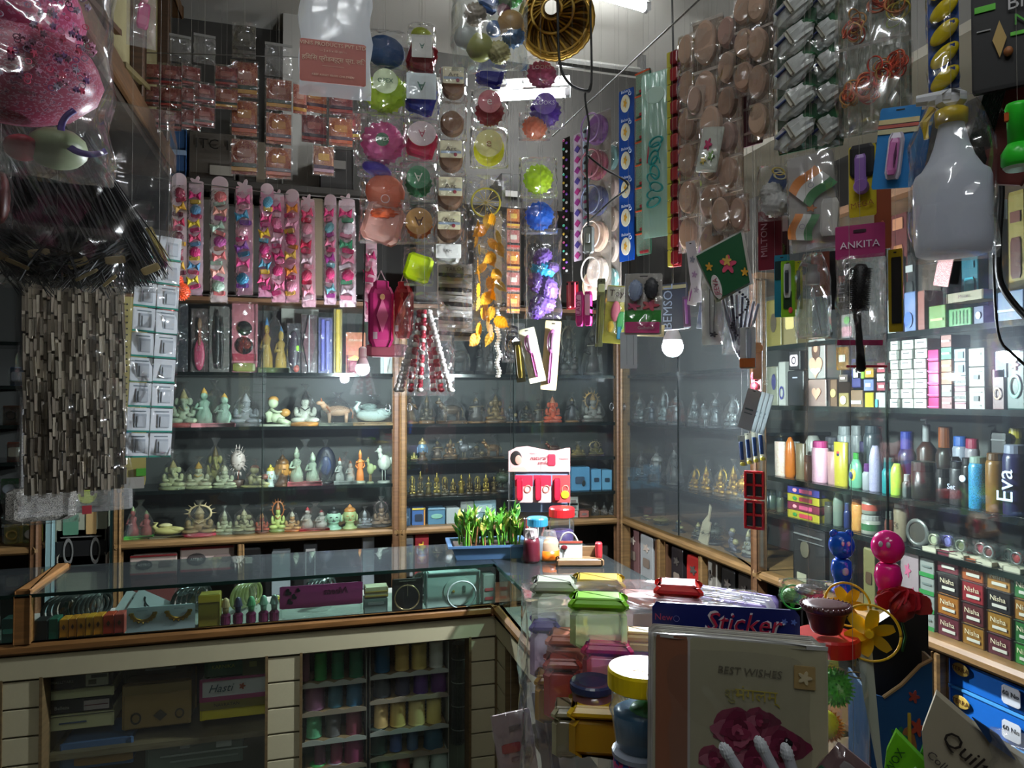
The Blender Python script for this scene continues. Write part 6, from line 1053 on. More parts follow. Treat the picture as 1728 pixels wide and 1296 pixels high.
for k, (yt, zz, H) in enumerate(((600, 1.515, .062), (600, 1.577, .055), (600, 1.632, .052))):
    t = pbox(1632, 1662, yt, zz, 'c2beb4', ['big cream white carton standing on the shelf near the right edge', 'cream white carton in the middle of the big stack', 'topmost cream white carton lettered max'][k], [('dark_window', 'dia' if 0 else 'box', 0, .5, .3, .22, .001, '2e3034'), ('print_line', 'box', 0, .2, .5, .04, .001, '8c8c88'), ('print_line', 'box', 0, .78, .6, .05, .001, '7c7c7c')] if k < 2 else [('print_line', 'box', 0, .3, .6, .04, .001, '8c8c88')], H=H)
    if k == 2: text('max', .018, t, (0, -.002, H * .7), mat('f4f4f0'))
pbox(1672, 1694, 622, z := 1.515, '7c3a38', 'dark red ornamented carton under the reflected bulb', [('ornament', 'ring', 0, .4, .6, .3, .004, 'b08a6c')]); pbox(1696, 1728, 590, 1.515, '2c5a50', 'dark teal patterned carton at the right edge', [('ornament', 'ring', 0, .4, .7, .4, .004, '5a8a7c'), ('ornament', 'flower', 0, .75, .5, .2, .002, '8a3a40')])
pbox(1676, 1700, 560, 1.60, '1e3f80', 'deep blue carton resting on the dark red one', H=.07)
MIX = [(1292, 1312, 618, '8a8c78', 'grey-green carton at the start of the cosmetics shelf', [('oval', 'ball', .2, .6, .4, .4, .002, '202050')]), (1313, 1325, 610, 'c0c0b8', 'white carton with navy swirl', [('swirl', 'ring', 0, .3, .7, .3, .004, '2c2c6c')]), (1328, 1356, 625, '15161b', 'black carton with a small pale mark', [('mark', 'box', 0, .8, .3, .04, .002, '9a9aa8')]), (1330, 1350, 592, '1e1c1e', 'box with a scribbled white picture on the black carton', [('picture', 'soft', 0, .5, .7, .6, .002, 'b8a8b0'), ('scribble', 'ring', 0, .5, .4, .4, .004, '201018')]),
 (1362, 1394, 640, 'a88a80', 'tan printed carton with a bare-shouldered figure cropped low', [('figure_print', 'heart', 0, .5, .5, .5, .002, 'b88a72')]), (1362, 1392, 572, 'b4b2ac', 'carton with the photo of a long-haired woman', [('hair_print', 'ball', 0, .72, .5, .5, .002, '4a3024'), ('face_print', 'ball', 0, .76, .26, .2, .003, 'b88a70'), ('body_print', 'heart', 0, .32, .8, .6, .0025, 'b48c74'), ('top_print', 'heart', 0, .2, .6, .2, .003, 'c8c0bc')]),
 (1400, 1412, 640, '7c5a3c', 'brown carton beside the photo carton', [('gold_disc', 'disc', 0, .5, .8, .3, .002, 'b09a5c')]), (1414, 1432, 663, 'a08a4c', 'gold carton with a round emblem', [('emblem', 'disc', 0, .5, .6, .6, .002, 'd8d0a8')]), (1434, 1456, 658, '8a6a4a', 'brown carton right of the gold emblem one', [('white_band', 'box', 0, .3, .8, .2, .002, 'a8b8bc')]), (1458, 1474, 662, 'c8b81c', 'small yellow carton beside the lavender pile', []), (1476, 1497, 662, 'b8bcb8', 'white carton with teal corner left of the white stack', [('teal_corner', 'box', -.35, .3, .2, .5, .002, '3a9098')])]
for a, b, y, c, l, it in MIX[:5]: pass
zt = {3: 1.515 + (onX(1342, 625, XB).z - 1.515) + .001, 5: onX(1377, 640, XB).z + .001}
for i, (a, b, y, c, l, it) in enumerate(MIX): pbox(a, b, y, zt.get(i, 1.515), c, l, it)
UP = [(1414, 1430, 645, 632, '6a5a50', 'dark patterned carton above the gold emblem one'), (1410, 1432, 625, 585, 'b8862c', 'shiny golden carton higher in the mixed stack'), (1436, 1452, 655, 605, '30307c', 'violet-blue carton in the mixed stack'), (1438, 1458, 640, 610, '8ad01c', 'vivid lime carton beside the brush pack'), (1456, 1474, 660, 640, '7c8cc8', 'lavender carton on the yellow one'), (1458, 1474, 638, 620, 'd0a020', 'amber carton on the lavender one'), (1478, 1497, 660, 645, 'a02c40', 'white and red carton beside the white stack, lower'), (1478, 1497, 644, 630, 'c4c0b8', 'white carton with red stripe beside the white stack'), (1478, 1497, 629, 612, 'b83048', 'white and red carton beside the white stack, upper')]
for a, b, y0, y1, c, l in UP: z0 = onX((a + b) / 2, y0, XB).z; pbox(a, b, y1, z0 + .001, c, l, [('print', 'box', 0, .5, .5, .3, .001, 'd0ccc0')], mm=mat(c, .15, .6) if 'golden' in l else None)
# top glass shelf z 1.745
TOP = [(1292, 1318, 505, '8a7a30', 'yellow carton row over the first shelf end', [('print', 'disc', 0, .5, .4, .4, .001, '3a3020')]), (1320, 1345, 505, '8c7a4c', 'tan carton next to the yellow one', [('print', 'soft', 0, .5, .6, .3, .001, 'b8a468')]), (1418, 1440, 530, 'b0a8a4', 'small pale pink and green carton behind the mist bottle', [('print', 'soft', 0, .3, .8, .4, .001, 'c08a94'), ('print', 'ball', 0, .75, .5, .3, .001, '6aa05c')]),
 (1496, 1512, 505, 'a8aca4', 'white carton with brown print beside the brush pack', [('print', 'ball', 0, .2, .4, .2, .001, '8a5a3c')]), (1524, 1545, 492, '6a84c0', 'light blue tub pack with a round lid print', [('lid_print', 'disc', -.1, .3, .7, .4, .002, '2a50a0')]), (1547, 1560, 490, 'a04a38', 'brick red slim carton beside the blue tub pack', []), (1565, 1596, 515, '6a9a2c', 'light green carton on the upper shelf', [('print_line', 'box', 0, .4, .7, .1, .001, '9cc060')]), (1598, 1640, 520, '2c9a30', 'bright green ribbed carton on the upper shelf', [('rib_line', 'box', x, .5, .03, .7, .001, '1c7024') for x in (-.3, -.15, 0, .15, .3)]),
 (1641, 1660, 516, '283c78', 'navy small carton after the green one', [('print', 'disc', 0, .5, .5, .4, .001, 'a8b0c8')]), (1680, 1728, 490, '5a7ab0', 'light blue wrapped pack at the right end of the upper shelf', [('fold', 'soft', 0, .35, 1, .1, .006, 'a0b4d0')])]
for a, b, y, c, l, it in TOP: pbox(a, b, y, 1.746, c, l, it)
t = pbox(1595, 1660, 504, 1.745 + .07, 'b0a080', 'cream rounded packet lettered lying on the green cartons', H=.028); t.children[0].name = 'packet'; text('Moist', .014, t, (0, -.003, .014), mat('5a3a3c'))
DK = [(1495, 1520, 430, '17171a', 'black carton behind the brush pack header'), (1524, 1545, 425, '121214', 'black carton with a small white word on the upper shelf'), (1620, 1650, 420, '167c94', 'teal patterned carton under the spray bottle'), (1698, 1728, 320, 'b09a48', 'yellow framed carton at the right edge of the upper shelf'), (1665, 1690, 370, '1c1d1e', 'tall black carton behind the thick cable'), (1500, 1530, 330, '7a2c28', 'dark red picture carton behind the hanging brush'), (1545, 1600, 380, '2a2018', 'brown carton behind the spray bottle')]
for i, (a, b, y, c, l) in enumerate(DK):
    X = XB + .14; z0 = 1.746; t = pbox(a, b, y, z0, c, l, [('panel', 'box', 0, .8, .6, .08, .002, ['5a3a40', 'a8a8a8', '0c5c70', '5c2c20', '303030', 'b87858', '5a4430'][i]), ('panel', 'soft', 0, .5, .6, .3, .002, ['24242a', '202022', '2a9ab0', '4c1c14', '2a2a2a', 'a86a40', '3c2c20'][i])], X=X)
t = thing('paper_strip', 'pink and black printed paper strip hanging beside the black cartons', 'paper strip', onX(1590, 480, 1.69), -pi / 2); t.rotation_euler = (0, .25, -pi / 2); inst('strip', UB, mat('c0908c', .5, kind='print', h2='5a3c40', h3='8c5058', sc=40), t, (0, -.004, .05), (0, 0, 0), (.05, .003, .11))
# bottles
BP = {'tube': ([(.5, 0), (.48, .04), (.5, .2), (.52, 1)], .0, .45), 'round': ([(.46, 0), (.5, .03), (.5, .7), (.42, .86), (.25, 1)], .0, 1), 'talc': ([(.46, 0), (.5, .03), (.48, .3), (.5, .8), (.44, .84)], .16, .7), 'mint': ([(.4, 0), (.48, .05), (.5, .35), (.4, .65), (.2, .82)], .18, .6), 'aero': ([(.48, 0), (.5, .02), (.5, .78), (.44, .85)], .13, 1), 'jar': ([(.46, 0), (.5, .05), (.5, .72)], .26, 1), 'slim': ([(.44, 0), (.5, .03), (.5, .6), (.36, .7)], .3, .9), 'orange': ([(.42, 0), (.5, .1), (.46, .6), (.36, .85), (.16, .98), (0, 1)], 0, .7), 'pump': ([(.48, 0), (.5, .03), (.5, .6), (.2, .7)], .25, .9)}
def bottle(px, wpx, pyt, z, kind, c, cap, label, X=1.80, wrapm=None, band=None, txt=None, tc='e8e8e8', cat='bottle', name='bottle', H=None):
    p = onX(px, 700, X); d = (p - EYE).dot(FWD); H = H or (1.55 + (670 - pyt) * d / F - z); W = S(wpx, d) * 1.12; pr_, capf, sy = BP[kind]
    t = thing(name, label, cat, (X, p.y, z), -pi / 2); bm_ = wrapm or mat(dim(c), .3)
    top = H * (1 - capf); me = cm(('bottle', kind), lambda: MB().lathe([(0, 0)] + pr_ + [(pr_[-1][0] * .9, pr_[-1][1] * 1.0), (0, pr_[-1][1])], n=20, sy=sy), True)
    k = top / pr_[-1][1] if capf else H
    inst('body', me, bm_, t, (0, 0, 0), (0, 0, 0), (W, W, k))
    r = pr_[-1][0] * W
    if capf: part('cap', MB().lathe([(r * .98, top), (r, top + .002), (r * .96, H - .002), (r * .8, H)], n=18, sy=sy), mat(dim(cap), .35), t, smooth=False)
    elif kind == 'tube': part('cap', MB().lathe([(W * .42, 0), (W * .44, .012)], n=16, sy=.5), mat(cap, .35), t)
    if kind == 'pump': part('spout', MB().tube([(0, 0, H - .01), (0, 0, H + .015), (-.02, 0, H + .013)], .004), mat(cap), t)
    if band: part('label_band', MB().lathe([(W * .505, H * .22), (W * .505, H * .55)], n=20, sy=sy, caps=False), M_(band), t, smooth=True)
    if txt: text(txt, W * (1.1 if txt == 'Eva' else .5), t, (0, -W * .5 * sy - .006, H * .42), mat(tc), rot=(pi / 2, -pi / 2 if txt == 'Eva' else 0, 0))
    return t
pp = lambda a, b, c_, sc=60: mat(a, .35, kind='print', h2=b, h3=c_, sc=sc)
BT = [(1316, 22, 745, 'tube', 'c4c0b4', 'b8b8b0', 'white cream tube at the left end of the bottle shelf', pp('c8c4b8', 'b05a50', '8a9a70')), (1333, 20, 737, 'orange', 'e07818', 'e07818', 'bright orange pointed bottle second from the left', 0), (1351, 20, 748, 'tube', '8a7a5c', '7a7058', 'olive translucent tube beside the orange bottle', 0), (1366, 16, 768, 'jar', '9a5a34', '8a4a30', 'orange-brown low bottle behind the pink talc', 0), (1384, 30, 744, 'talc', 'd8a8b8', 'd8308c', 'pink printed talc bottle with a magenta cap', pp('d8b0bc', 'a84a78', 'e0c8cc')), (1404, 18, 762, 'tube', 'd0a09c', 'c89890', 'plain salmon pink bottle right of the talc', 0), (1419, 27, 746, 'tube', 'd8c838', 'c8b830', 'yellow tube with a red and navy round mark', 0), (1444, 26, 764, 'mint', '7cc8a0', '3cae3c', 'mint green bottle with a green cap and yellow label', 0), (1463, 15, 782, 'slim', 'b8bcc0', '6a2c80', 'small white bottle with a violet cap', 0), (1477, 18, 752, 'round', '8a88a8', '8888b0', 'tall clear violet bottle by the dark door edge', pp('9a98b0', '5a4a78', 'c0c0c8')), (1499, 20, 772, 'slim', '20a0a0', '187878', 'turquoise bottle right of the dark door edge', 0), (1513, 18, 782, 'round', '7cae3c', '5c9c2c', 'green and yellow round bottle', pp('8cc040', 'd0c840', '2c8040')), (1530, 14, 800, 'slim', '7c8480', 'c0c4c4', 'small clear bottle with grey cap', 0), (1558, 34, 778, 'jar', '2a2624', '34302c', 'wide dark glass jar on the bottle shelf', 0), (1592, 22, 790, 'jar', '1c1a1a', '242222', 'dark jar right of the wide glass jar', 0), (1613, 22, 778, 'talc', '121214', '17171a', 'black bottle with small pale swirls', pp('141416', '141416', '8c8c90', 90)), (1631, 18, 772, 'talc', '161618', '202024', 'black bottle with one white disc', 0), (1650, 26, 770, 'aero', '2a7cae', 'a8c0b0', 'blue aerosol can with a pale green cap', pp('2f86b4', '1a3c6c', '2a8a5a', 40)), (1680, 28, 764, 'aero', '9a6a28', '6a4418', 'amber aerosol can beside the blue one', 0), (1713, 34, 750, 'aero', '2c2c60', 'a0a8c0', 'big dark violet aerosol with white swirl lettering at the right edge', 0)]
for r in BT: t = bottle(r[0], r[1], r[2], 1.241, r[3], r[4], r[5], r[6], X=1.78, wrapm=r[7] or None, txt='Eva' if r[0] == 1713 else ('Set' if r[0] == 1613 else None), tc='c8d0e8')
def on_b(lbl): return next(o for o in bpy.data.objects if o.get('label') == lbl)
t = on_b('yellow tube with a red and navy round mark'); inst('round_mark', UBALL, mat('1a1c4c'), t, (0, -.010, .11), (0, 0, 0), (.02, .012, .02)); inst('round_mark_top', UBALL, mat('c83a2c'), t, (0, -.011, .116), (0, 0, 0), (.018, .012, .012))
t = on_b('mint green bottle with a green cap and yellow label'); inst('oval_label', UBALL, mat('d0d048'), t, (0, -.012, .045), (0, 0, 0), (.03, .02, .045)); inst('label_figure', UBALL, mat('2a3c70'), t, (0, -.0225, .045), (0, 0, 0), (.016, .004, .026))
t = on_b('black bottle with one white disc'); inst('disc_label', UDISC, mat('c8c8c8'), t, (0, -.017, .08), (0, 0, 0), (.02, .004, .02))
BK = [(1342, 18, 745, 'tube', 'a8aca8', 'a0a0a0', 'grey-white tube in the back row behind the orange bottle'), (1372, 26, 735, 'round', 'b8bab0', 'b0b0a8', 'white rounded bottle in the back row behind the talc'), (1403, 24, 737, 'talc', '9a9ca8', 'a0a0b0', 'grey bottle in the back row'), (1425, 24, 719, 'talc', 'a8b0b0', '98a0a0', 'pale tall bottle in the back row behind the yellow tube'), (1445, 20, 718, 'talc', '8a9090', '8a9090', 'greyish tall bottle in the back row'), (1473, 26, 718, 'aero', '3c4a50', '2c3c44', 'dark teal capped bottle in the back row'), (1458, 20, 745, 'slim', '2c2450', '30285a', 'indigo bottle in the back row'), (1530, 26, 728, 'slim', '282c6c', '2038a8', 'bottle with a bright blue cap in the back row'), (1563, 28, 716, 'pump', '4c2c20', 'a8acac', 'dark brown pump bottle in the back row'), (1595, 28, 720, 'slim', '3c2c28', 'b0581c', 'dark bottle with an orange pointed cap'), (1620, 24, 736, 'talc', 'a8b0c0', '2c68c0', 'white bottle with a blue cap in the back row'), (1640, 22, 740, 'talc', 'a8a0a8', 'b02c50', 'white bottle with a crimson cap in the back row'), (1716, 24, 722, 'aero', '6c6820', 'c8b820', 'bottle with a yellow cap in the back row at the right edge')]
for r in BK: bottle(r[0], r[1], r[2], 1.241, r[3], r[4], r[5], r[6], X=1.90)
pbox(1670, 1698, 730, 1.241, '141214', 'black square carton behind the amber aerosol', [('line', 'box', 0, .9, .9, .02, .001, '5a5a5a')], X=1.86)
t = pbox(1603, 1607, 770, 1.241, '141214', 'thin dark carton between the dark jars', X=1.86)
# shelf z 1.098
for k, (c1_, l) in enumerate((('c8b828', 'yellow soap pack lowest in the soap stack'), ('8c2440', 'maroon soap pack second in the soap stack'), ('d0c028', 'yellow soap pack third in the soap stack'), ('3a3a9c', 'blue soap pack on top of the soap stack'))):
    t = pbox(1327, 1383, 850, 1.099 + .03 * k, c1_, l, [('print', 'ball', -.25, .5, .14, .5, .001, '2c7a34' if k % 2 == 0 else 'd88a90'), ('band', 'box', .1, .5, .4, .5, .001, 'a83040' if k % 2 == 0 else 'c04c70')], H=.028)
S4 = [(1300, 16, 826, 'jar', '4c5a48', '303830', 'dark green bottle at the left end of the lower shelf'), (1316, 12, 828, 'slim', '5a6450', '38403a', 'slim dark bottle left of the soap stack'), (1396, 16, 846, 'talc', '5c6054', '4a4c44', 'dim bottle right of the soap stack'), (1414, 16, 832, 'round', '8a9c8c', 'a8b0a8', 'small green and white bottle on the lower shelf'), (1428, 10, 848, 'slim', '2c3c78', '3a4880', 'small dark blue bottle on the lower shelf'), (1445, 20, 842, 'talc', 'a8642c', 'b8702c', 'small orange printed bottle on the lower shelf'), (1469, 28, 868, 'jar', 'b8b8a8', 'c4c4bc', 'white balm jar with a green band, lower one'), (1499, 14, 862, 'slim', '7c4030', '8a9088', 'small red-brown bottle right of the door edge'), (1519, 24, 846, 'talc', '9a8a70', 'b8b8b0', 'beige bottle with a white cap and an S mark')]
for r in S4: bottle(r[0], r[1], r[2], 1.099, r[3], r[4], r[5], r[6], X=1.78, band='2c5c34' if 'balm' in r[6] else None, wrapm=pp(r[4], 'c8b060', '7a3020') if 'printed' in r[6] else None, txt='S' if 'S mark' in r[6] else None, tc='4a3020')
p = onX(1469, 868, 1.78); bottle(1469, 26, 836, p.z + .002, 'jar', 'a8b0a0', 'c0c0b8', 'white balm jar with a red-green oval, upper one', X=1.78, band='a84a3c')
# round bangle/compact displays
p = onX(1548, 905, 1.76); t = thing('bangle_tin', 'round clear tin with a dark rim on the lower shelf', 'tin', (1.76, p.y, 1.099), -pi / 2); W = .085; inst('rim', URING, mat('6a6c68', .3, .5), t, (0, 0, W / 2), (0, 0, 0), (W, .06, W)); inst('disc', UDISC, mat('38342c'), t, (0, .01, W / 2), (0, 0, 0), (W * .85, .02, W * .85)); inst('stand', UBR, mat('40403c'), t, (0, .01, .004), (0, 0, 0), (.04, .03, .008))
for i, (px, yt, c, dc) in enumerate([(1582, 868, 'a0a088', 'b0b090'), (1596, 888, '6a60a8', '9088d0'), (1628, 882, '8a9080', '6a7048'), (1652, 880, '8a7c78', 'b03c4c'), (1675, 896, '9a9a98', '784040'), (1700, 890, '40403e', '202020'), (1722, 896, '707070', 'a02c30')]):
    p = onX(px, 920, 1.77); d = (p - EYE).dot(FWD); t = thing('watch_box', ['round pale watch face in a clear cube', 'violet round watch on a cream stand', 'clear cube with an olive charm', 'clear cube with a red charm', 'clear cube with a dark red strap', 'dark round watch on the lower shelf', 'clear cube with a red charm at the right edge'][i], 'trinket box', (1.77 + .02 * (i % 2), p.y, 1.099), -pi / 2); s = .045
    inst('cube', UBR, GLASSY, t, (0, 0, s / 2 + .012), (0, 0, 0), (s, s, s)); inst('face', UDISC if i in (0, 1, 5) else URUF, mat(dc, .25), t, (0, -.008, s / 2 + .012), (0, 0, 0), (s * .7, .012, s * .7)); inst('face_ring', URING, mat(c, .2, .5), t, (0, -.016, s / 2 + .012), (0, 0, 0), (s * .75, .02, s * .75)); inst('stand', UB, mat('b4ae98'), t, (0, -.01, .006), (0, 0, 0), (s * 1.1, s, .012))
# lowest shelf: ledge at .868
pbox(1336, 1392, 890, .868, '2e2c2a', 'dark film-wrapped box with a faint figure low in the cabinet', [('figure', 'ball', -.1, .6, .3, .3, .002, '5a5444'), ('label', 'box', -.2, .1, .3, .14, .002, 'a8a48c'), ('fold', 'soft', 0, .85, .9, .03, .003, '6a6a68'), ('fold', 'soft', .1, .75, .8, .02, .003, '5c5c5a')], D=.1)
pbox(1398, 1412, 930, .868, '24282a', 'small black box behind the blue toy', []); pbox(1455, 1476, 925, .868, '8c8450', 'small olive carton between the two toys', [('print', 'soft', 0, .5, .5, .2, .001, '4a3420')]); pbox(1446, 1462, 912, .868, 'a0502c', 'orange-brown carton behind the blue toy', [], X=1.86); pbox(1424, 1444, 925, .868, '2c2e38', 'dark grey box directly behind the blue toy', [], X=1.86)
t = pbox(1519, 1550, 925, .868, 'c0a8ac', 'pink and white patterned packet left of the herbal cartons', [('print', 'flower', -.1, .7, .4, .2, .001, 'b85a78'), ('print', 'flower', .15, .4, .4, .2, .001, 'b05070'), ('print', 'flower', -.15, .2, .3, .15, .001, 'c07a90')], D=.01)
hz = (onX(1565, 945, XB).z - .868) / 4
for k in range(4): pbox(1551, 1577, 1000, .869 + hz * k, 'b4b8b0', 'white and green carton of the narrow column, %s from the ledge' % ORD[k], [('green_base', 'box', 0, .12, 1, .24, .001, '2c7c3c'), ('print_line', 'box', 0, .6, .6, .1, .001, '6a7470')], H=hz, group='white and green cartons')
hcol = [(1580, 1618, ['7c2838', 'c87820', '2a1a1c', '8c2438']), (1621, 1660, ['b87c20', '6c2024', 'b0202c', 'd06020']), (1663, 1706, ['702030', 'b88020', '201618', 'c88428']), (1709, 1750, ['3c9c38', '2c7c34', 'b87c28', '2c8434'])]
for j, (a, b, cs) in enumerate(hcol):
    h = (onX((a + b) / 2, [932, 945, 960, 975][j], XB).z - .869) / 4
    for k, c in enumerate(cs): 
        t = pbox(a, b, 1000, .869 + h * k, c, '%s henna carton, %s from the ledge in the %s column of the herbal stack' % ({'7': 'maroon', 'c': 'orange', '2': 'dark', '8': 'maroon', 'b': 'amber', '6': 'maroon', 'd': 'orange', '3': 'green'}[c[0]] if c not in ('b0202c', '2c7c34', '2c8434') else {'b0202c': 'red'}.get(c, 'green'), ORD[k], ['first', 'second', 'third', 'last'][j]), [('white_band', 'box', .05, .3, .6, .14, .001, 'c8c0b4'), ('top_fold', 'box', 0, .97, 1, .04, .001, '2a2420')], H=h, group='herbal cartons')
        text('Nisha', h * .34, t, (0, -.002, h * .62), mat('d8c8a8'))
# base of the cabinet: blue flat boxes
h = .088
for k in range(4):
    a, b = onX(1598, 1100, XB), onX(1790, 1100, XB); W = a.y - b.y; z = .47 + h * k * 1.02
    t = thing('flat_box', 'glossy blue flat carton with a gold emblem, %s from the bottom of the blue pile' % ORD[k], 'box', (XB, (a.y + b.y) / 2, z), -pi / 2, 'blue flat cartons')
    inst('carton', UB, mat('1c64b8', .3), t, (0, .12, h / 2), (0, 0, 0), (W, .24, h)); inst('lid_edge', UB, mat('4a9ad8', .3), t, (0, .119, h * .97), (0, 0, 0), (W * 1.01, .245, h * .08))
    inst('emblem', UBALL, mat('c8a850'), t, (-W * .36, -.001, h * .62), (0, 0, 0), (W * .17, .004, h * .4)); text('TERRA', h * .2, t, (-W * .36, -.004, h * .62), mat('5a3a20'))
    inst('price_label', UBR, mat('c8ccd0'), t, (W * .1, -.001, h * .45), (0, 0, 0), (W * .16, .002, h * .55)); text('60 No', h * .2, t, (W * .1, -.003, h * .5), mat('303438'))
# ------------------------------------------------------------------ goods inside the counter display and behind its panes
def brighter(h, k=1.35): return ''.join('%02x' % min(235, int(int(h[i:i + 2], 16) * k)) for i in (0, 2, 4))
def cy_(a, b, yt, z, Y): p, q = onY(a, yt, Y), onY(b, yt, Y); return Vector(((p.x + q.x) / 2, Y, z)), q.x - p.x, max(.015, (p.z + q.z) / 2 - z)
def cbox(a, b, yt, z, c, label, items=(), Y=YC + .05, D=.05, name='box', cat='box', H=None, mm=None, group=None, body='carton', lean=0):
    p, W, h = cy_(a, b, yt, z, Y); H = H or h; t = thing(name, label, cat, p, 0, group); t.rotation_euler = (lean, 0, 0)
    inst(body, UB, mm or M_(c), t, (0, D / 2, H / 2), (0, 0, 0), (W * .97, D, H)); deco(t, W * .95, H, .001, items); return t
ZD = .846
cbox(56, 80, 1048, ZD, '1c1c1c', 'black jewellery box at the left end of the display'); cbox(82, 98, 1045, ZD, '1f5c48', 'dark green small box beside the black one')
for i, (a, b, c) in enumerate([(100, 115, 'd08a1c'), (116, 129, 'c87c1c'), (130, 144, 'c88420'), (145, 157, 'd0901c'), (158, 173, 'd88c1c'), (174, 192, 'b83c20'), (193, 210, 'b04438')]):
    cbox(a, b, 1046 - i * 1.5, ZD, c, ['first amber kajal box in the display row', 'second amber kajal box', 'third amber kajal box, printed', 'fourth amber kajal box', 'fifth amber kajal box, beside the red ones', 'left red kajal box', 'right red kajal box beside the earring card'][i], [('print', 'dia', 0, .6, .4, .3, .001, '5a3410'), ('base_line', 'box', 0, .06, .9, .06, .001, '201408')])
t = cbox(212, 331, 1016, ZD, 'b4c4c8', 'pale card holding two gold crescent earrings', [('lettering', 'text', -.28, .88, 'FASHION', .007, 1, '5a6a6c'), ('lettering', 'text', .28, .88, 'JEWELLERY', .006, 1, '5a6a6c')], D=.004, cat='earring card', name='earring_card', body='card', H=.075)
W = onY(331, 1016, YC + .05).x - onY(212, 1016, YC + .05).x
GO = mat('b8943c', .25, .8)
for s in (-1, 1):
    for q, r in enumerate((.40, .33)): inst('gold_crescent', cm('crescent', lambda: _arc(pi * 1.02, pi * 1.98, .05)), GO, t, (s * W * .25, -.003 - .002 * q, .062), (0, 0, 0), (W * r, .03, W * r * .85))
    for k in range(9): a = pi + pi * (k + .5) / 9; inst('bead', UBALL, GO, t, (s * W * .25 + W * .19 * cos(a), -.006, .062 + W * .165 * sin(a)), (0, 0, 0), .006)
cbox(334, 372, 1004, ZD, '8c7c2c', 'yellow-olive carton right of the earring card', [('top_band', 'box', 0, .88, 1, .22, .002, 'c0a434')])
for i, (px, c) in enumerate([(381, 'b89a6c'), (402, '3a3450'), (424, '5c9c68'), (445, '88ac94'), (463, '8ca89c')]):
    p = onY(px, 1000, YC + .06); t = thing('nail_polish', ['pink-beige nail polish bottle with a purple base', 'dark indigo nail polish bottle', 'green nail polish bottle', 'pale green nail polish bottle', 'pale nail polish bottle beside the magenta card'][i], 'nail polish', (p.x, YC + .06, ZD))
    part('bottle', MB().lathe([(.012, 0), (.0155, .004), (.0155, .028), (.008, .036)], n=14), mat('6c2c4c', .15), t); part('cap', MB().lathe([(.0085, .036), (.010, .05), (.008, .078), (.003, .082)], n=12), mat(c, .3), t, smooth=True); part('skirt', MB().lathe([(.014, .055), (.009, .075)], n=12, caps=False), mat(c, .5), t)
p, W, H = cy_(472, 612, 968, ZD, YC + .045); t = thing('bindi_card', 'magenta mirrored-lettered card with black shapes standing in the display', 'card', p); H2 = .07
inst('card', UB, mat('96366c'), t, (0, 0, .05 + H2 / 2 - .012), (0, 0, 0), (W, .003, H2)); inst('lower_fold', UB, GLASSY, t, (0, .01, .02), (0, 0, 0), (W, .03, .036)); text('Neeta', .03, t, (W * .18, -.003, .085), mat('4a1430'), rot=(pi / 2, 0, 0), shear=.3, sx=-1)
for x, z, s in ((-.4, .09, .022), (-.33, .075, .018), (-.38, .06, .02), (-.28, .095, .014)): inst('black_shape', UHEART, mat('121014'), t, (x * W, -.003, z), (0, 1, 0), (s, .002, s))
cbox(615, 656, 968, ZD + .05, 'a8a080', 'stack of gold and white trays beside the magenta card', [('gold_line', 'box', 0, z, 1, .12, .002, 'b89848') for z in (.2, .6)], H=.035); cbox(614, 655, 1008, ZD, '6c7c78', 'grey glass dish under the gold trays', [('shine', 'soft', 0, .7, .7, .2, .002, 'a0b0ac')], H=.048)
t = cbox(661, 714, 970, ZD, '171412', 'black card with a large gold hoop earring', [('lettering', 'text', 0, .95, 'FASHION JEWELLERY', .006, 1, '8a8478')], D=.006, cat='earring card', name='earring_card', body='card', H=.105)
inst('gold_hoop', UTHIN, mat('c0a880', .2, .7), t, (-.002, -.005, .045), (0, 0, 0), (.085, .04, .085)); inst('hoop_pin', UB, mat('8a7a60'), t, (0, -.004, .07), (0, 0, 0), (.0015, .002, .04))
t = cbox(717, 812, 955, ZD, '9eb4ae', 'frosted square plastic box with a round moulded circle', [('frame', 'box', 0, .985, 1, .03, .006, '7c8c88'), ('frame', 'box', 0, .015, 1, .03, .006, '7c8c88'), ('frame', 'box', -.49, .5, .02, 1, .006, '7c8c88'), ('frame', 'box', .49, .5, .02, 1, .006, '7c8c88'), ('moulded_circle', 'disc', .1, .45, .56, .8, .003, 'a8bcb4'), ('moulded_ring', 'thin', .1, .45, .56, .8, .1, '8ca09a'), ('gold_spot', 'flower', .0, .45, .06, .1, .006, 'a89040'), ('dark_print', 'soft', .2, .5, .05, .2, .006, '5a6a68')], D=.04, H=.118)
cbox(815, 836, 965, ZD, '8a8e88', 'grey carton at the corner of the display', [('print', 'box', 0, z, .7, .1, .001, 'a8484c') for z in (.2, .5)], H=.1)
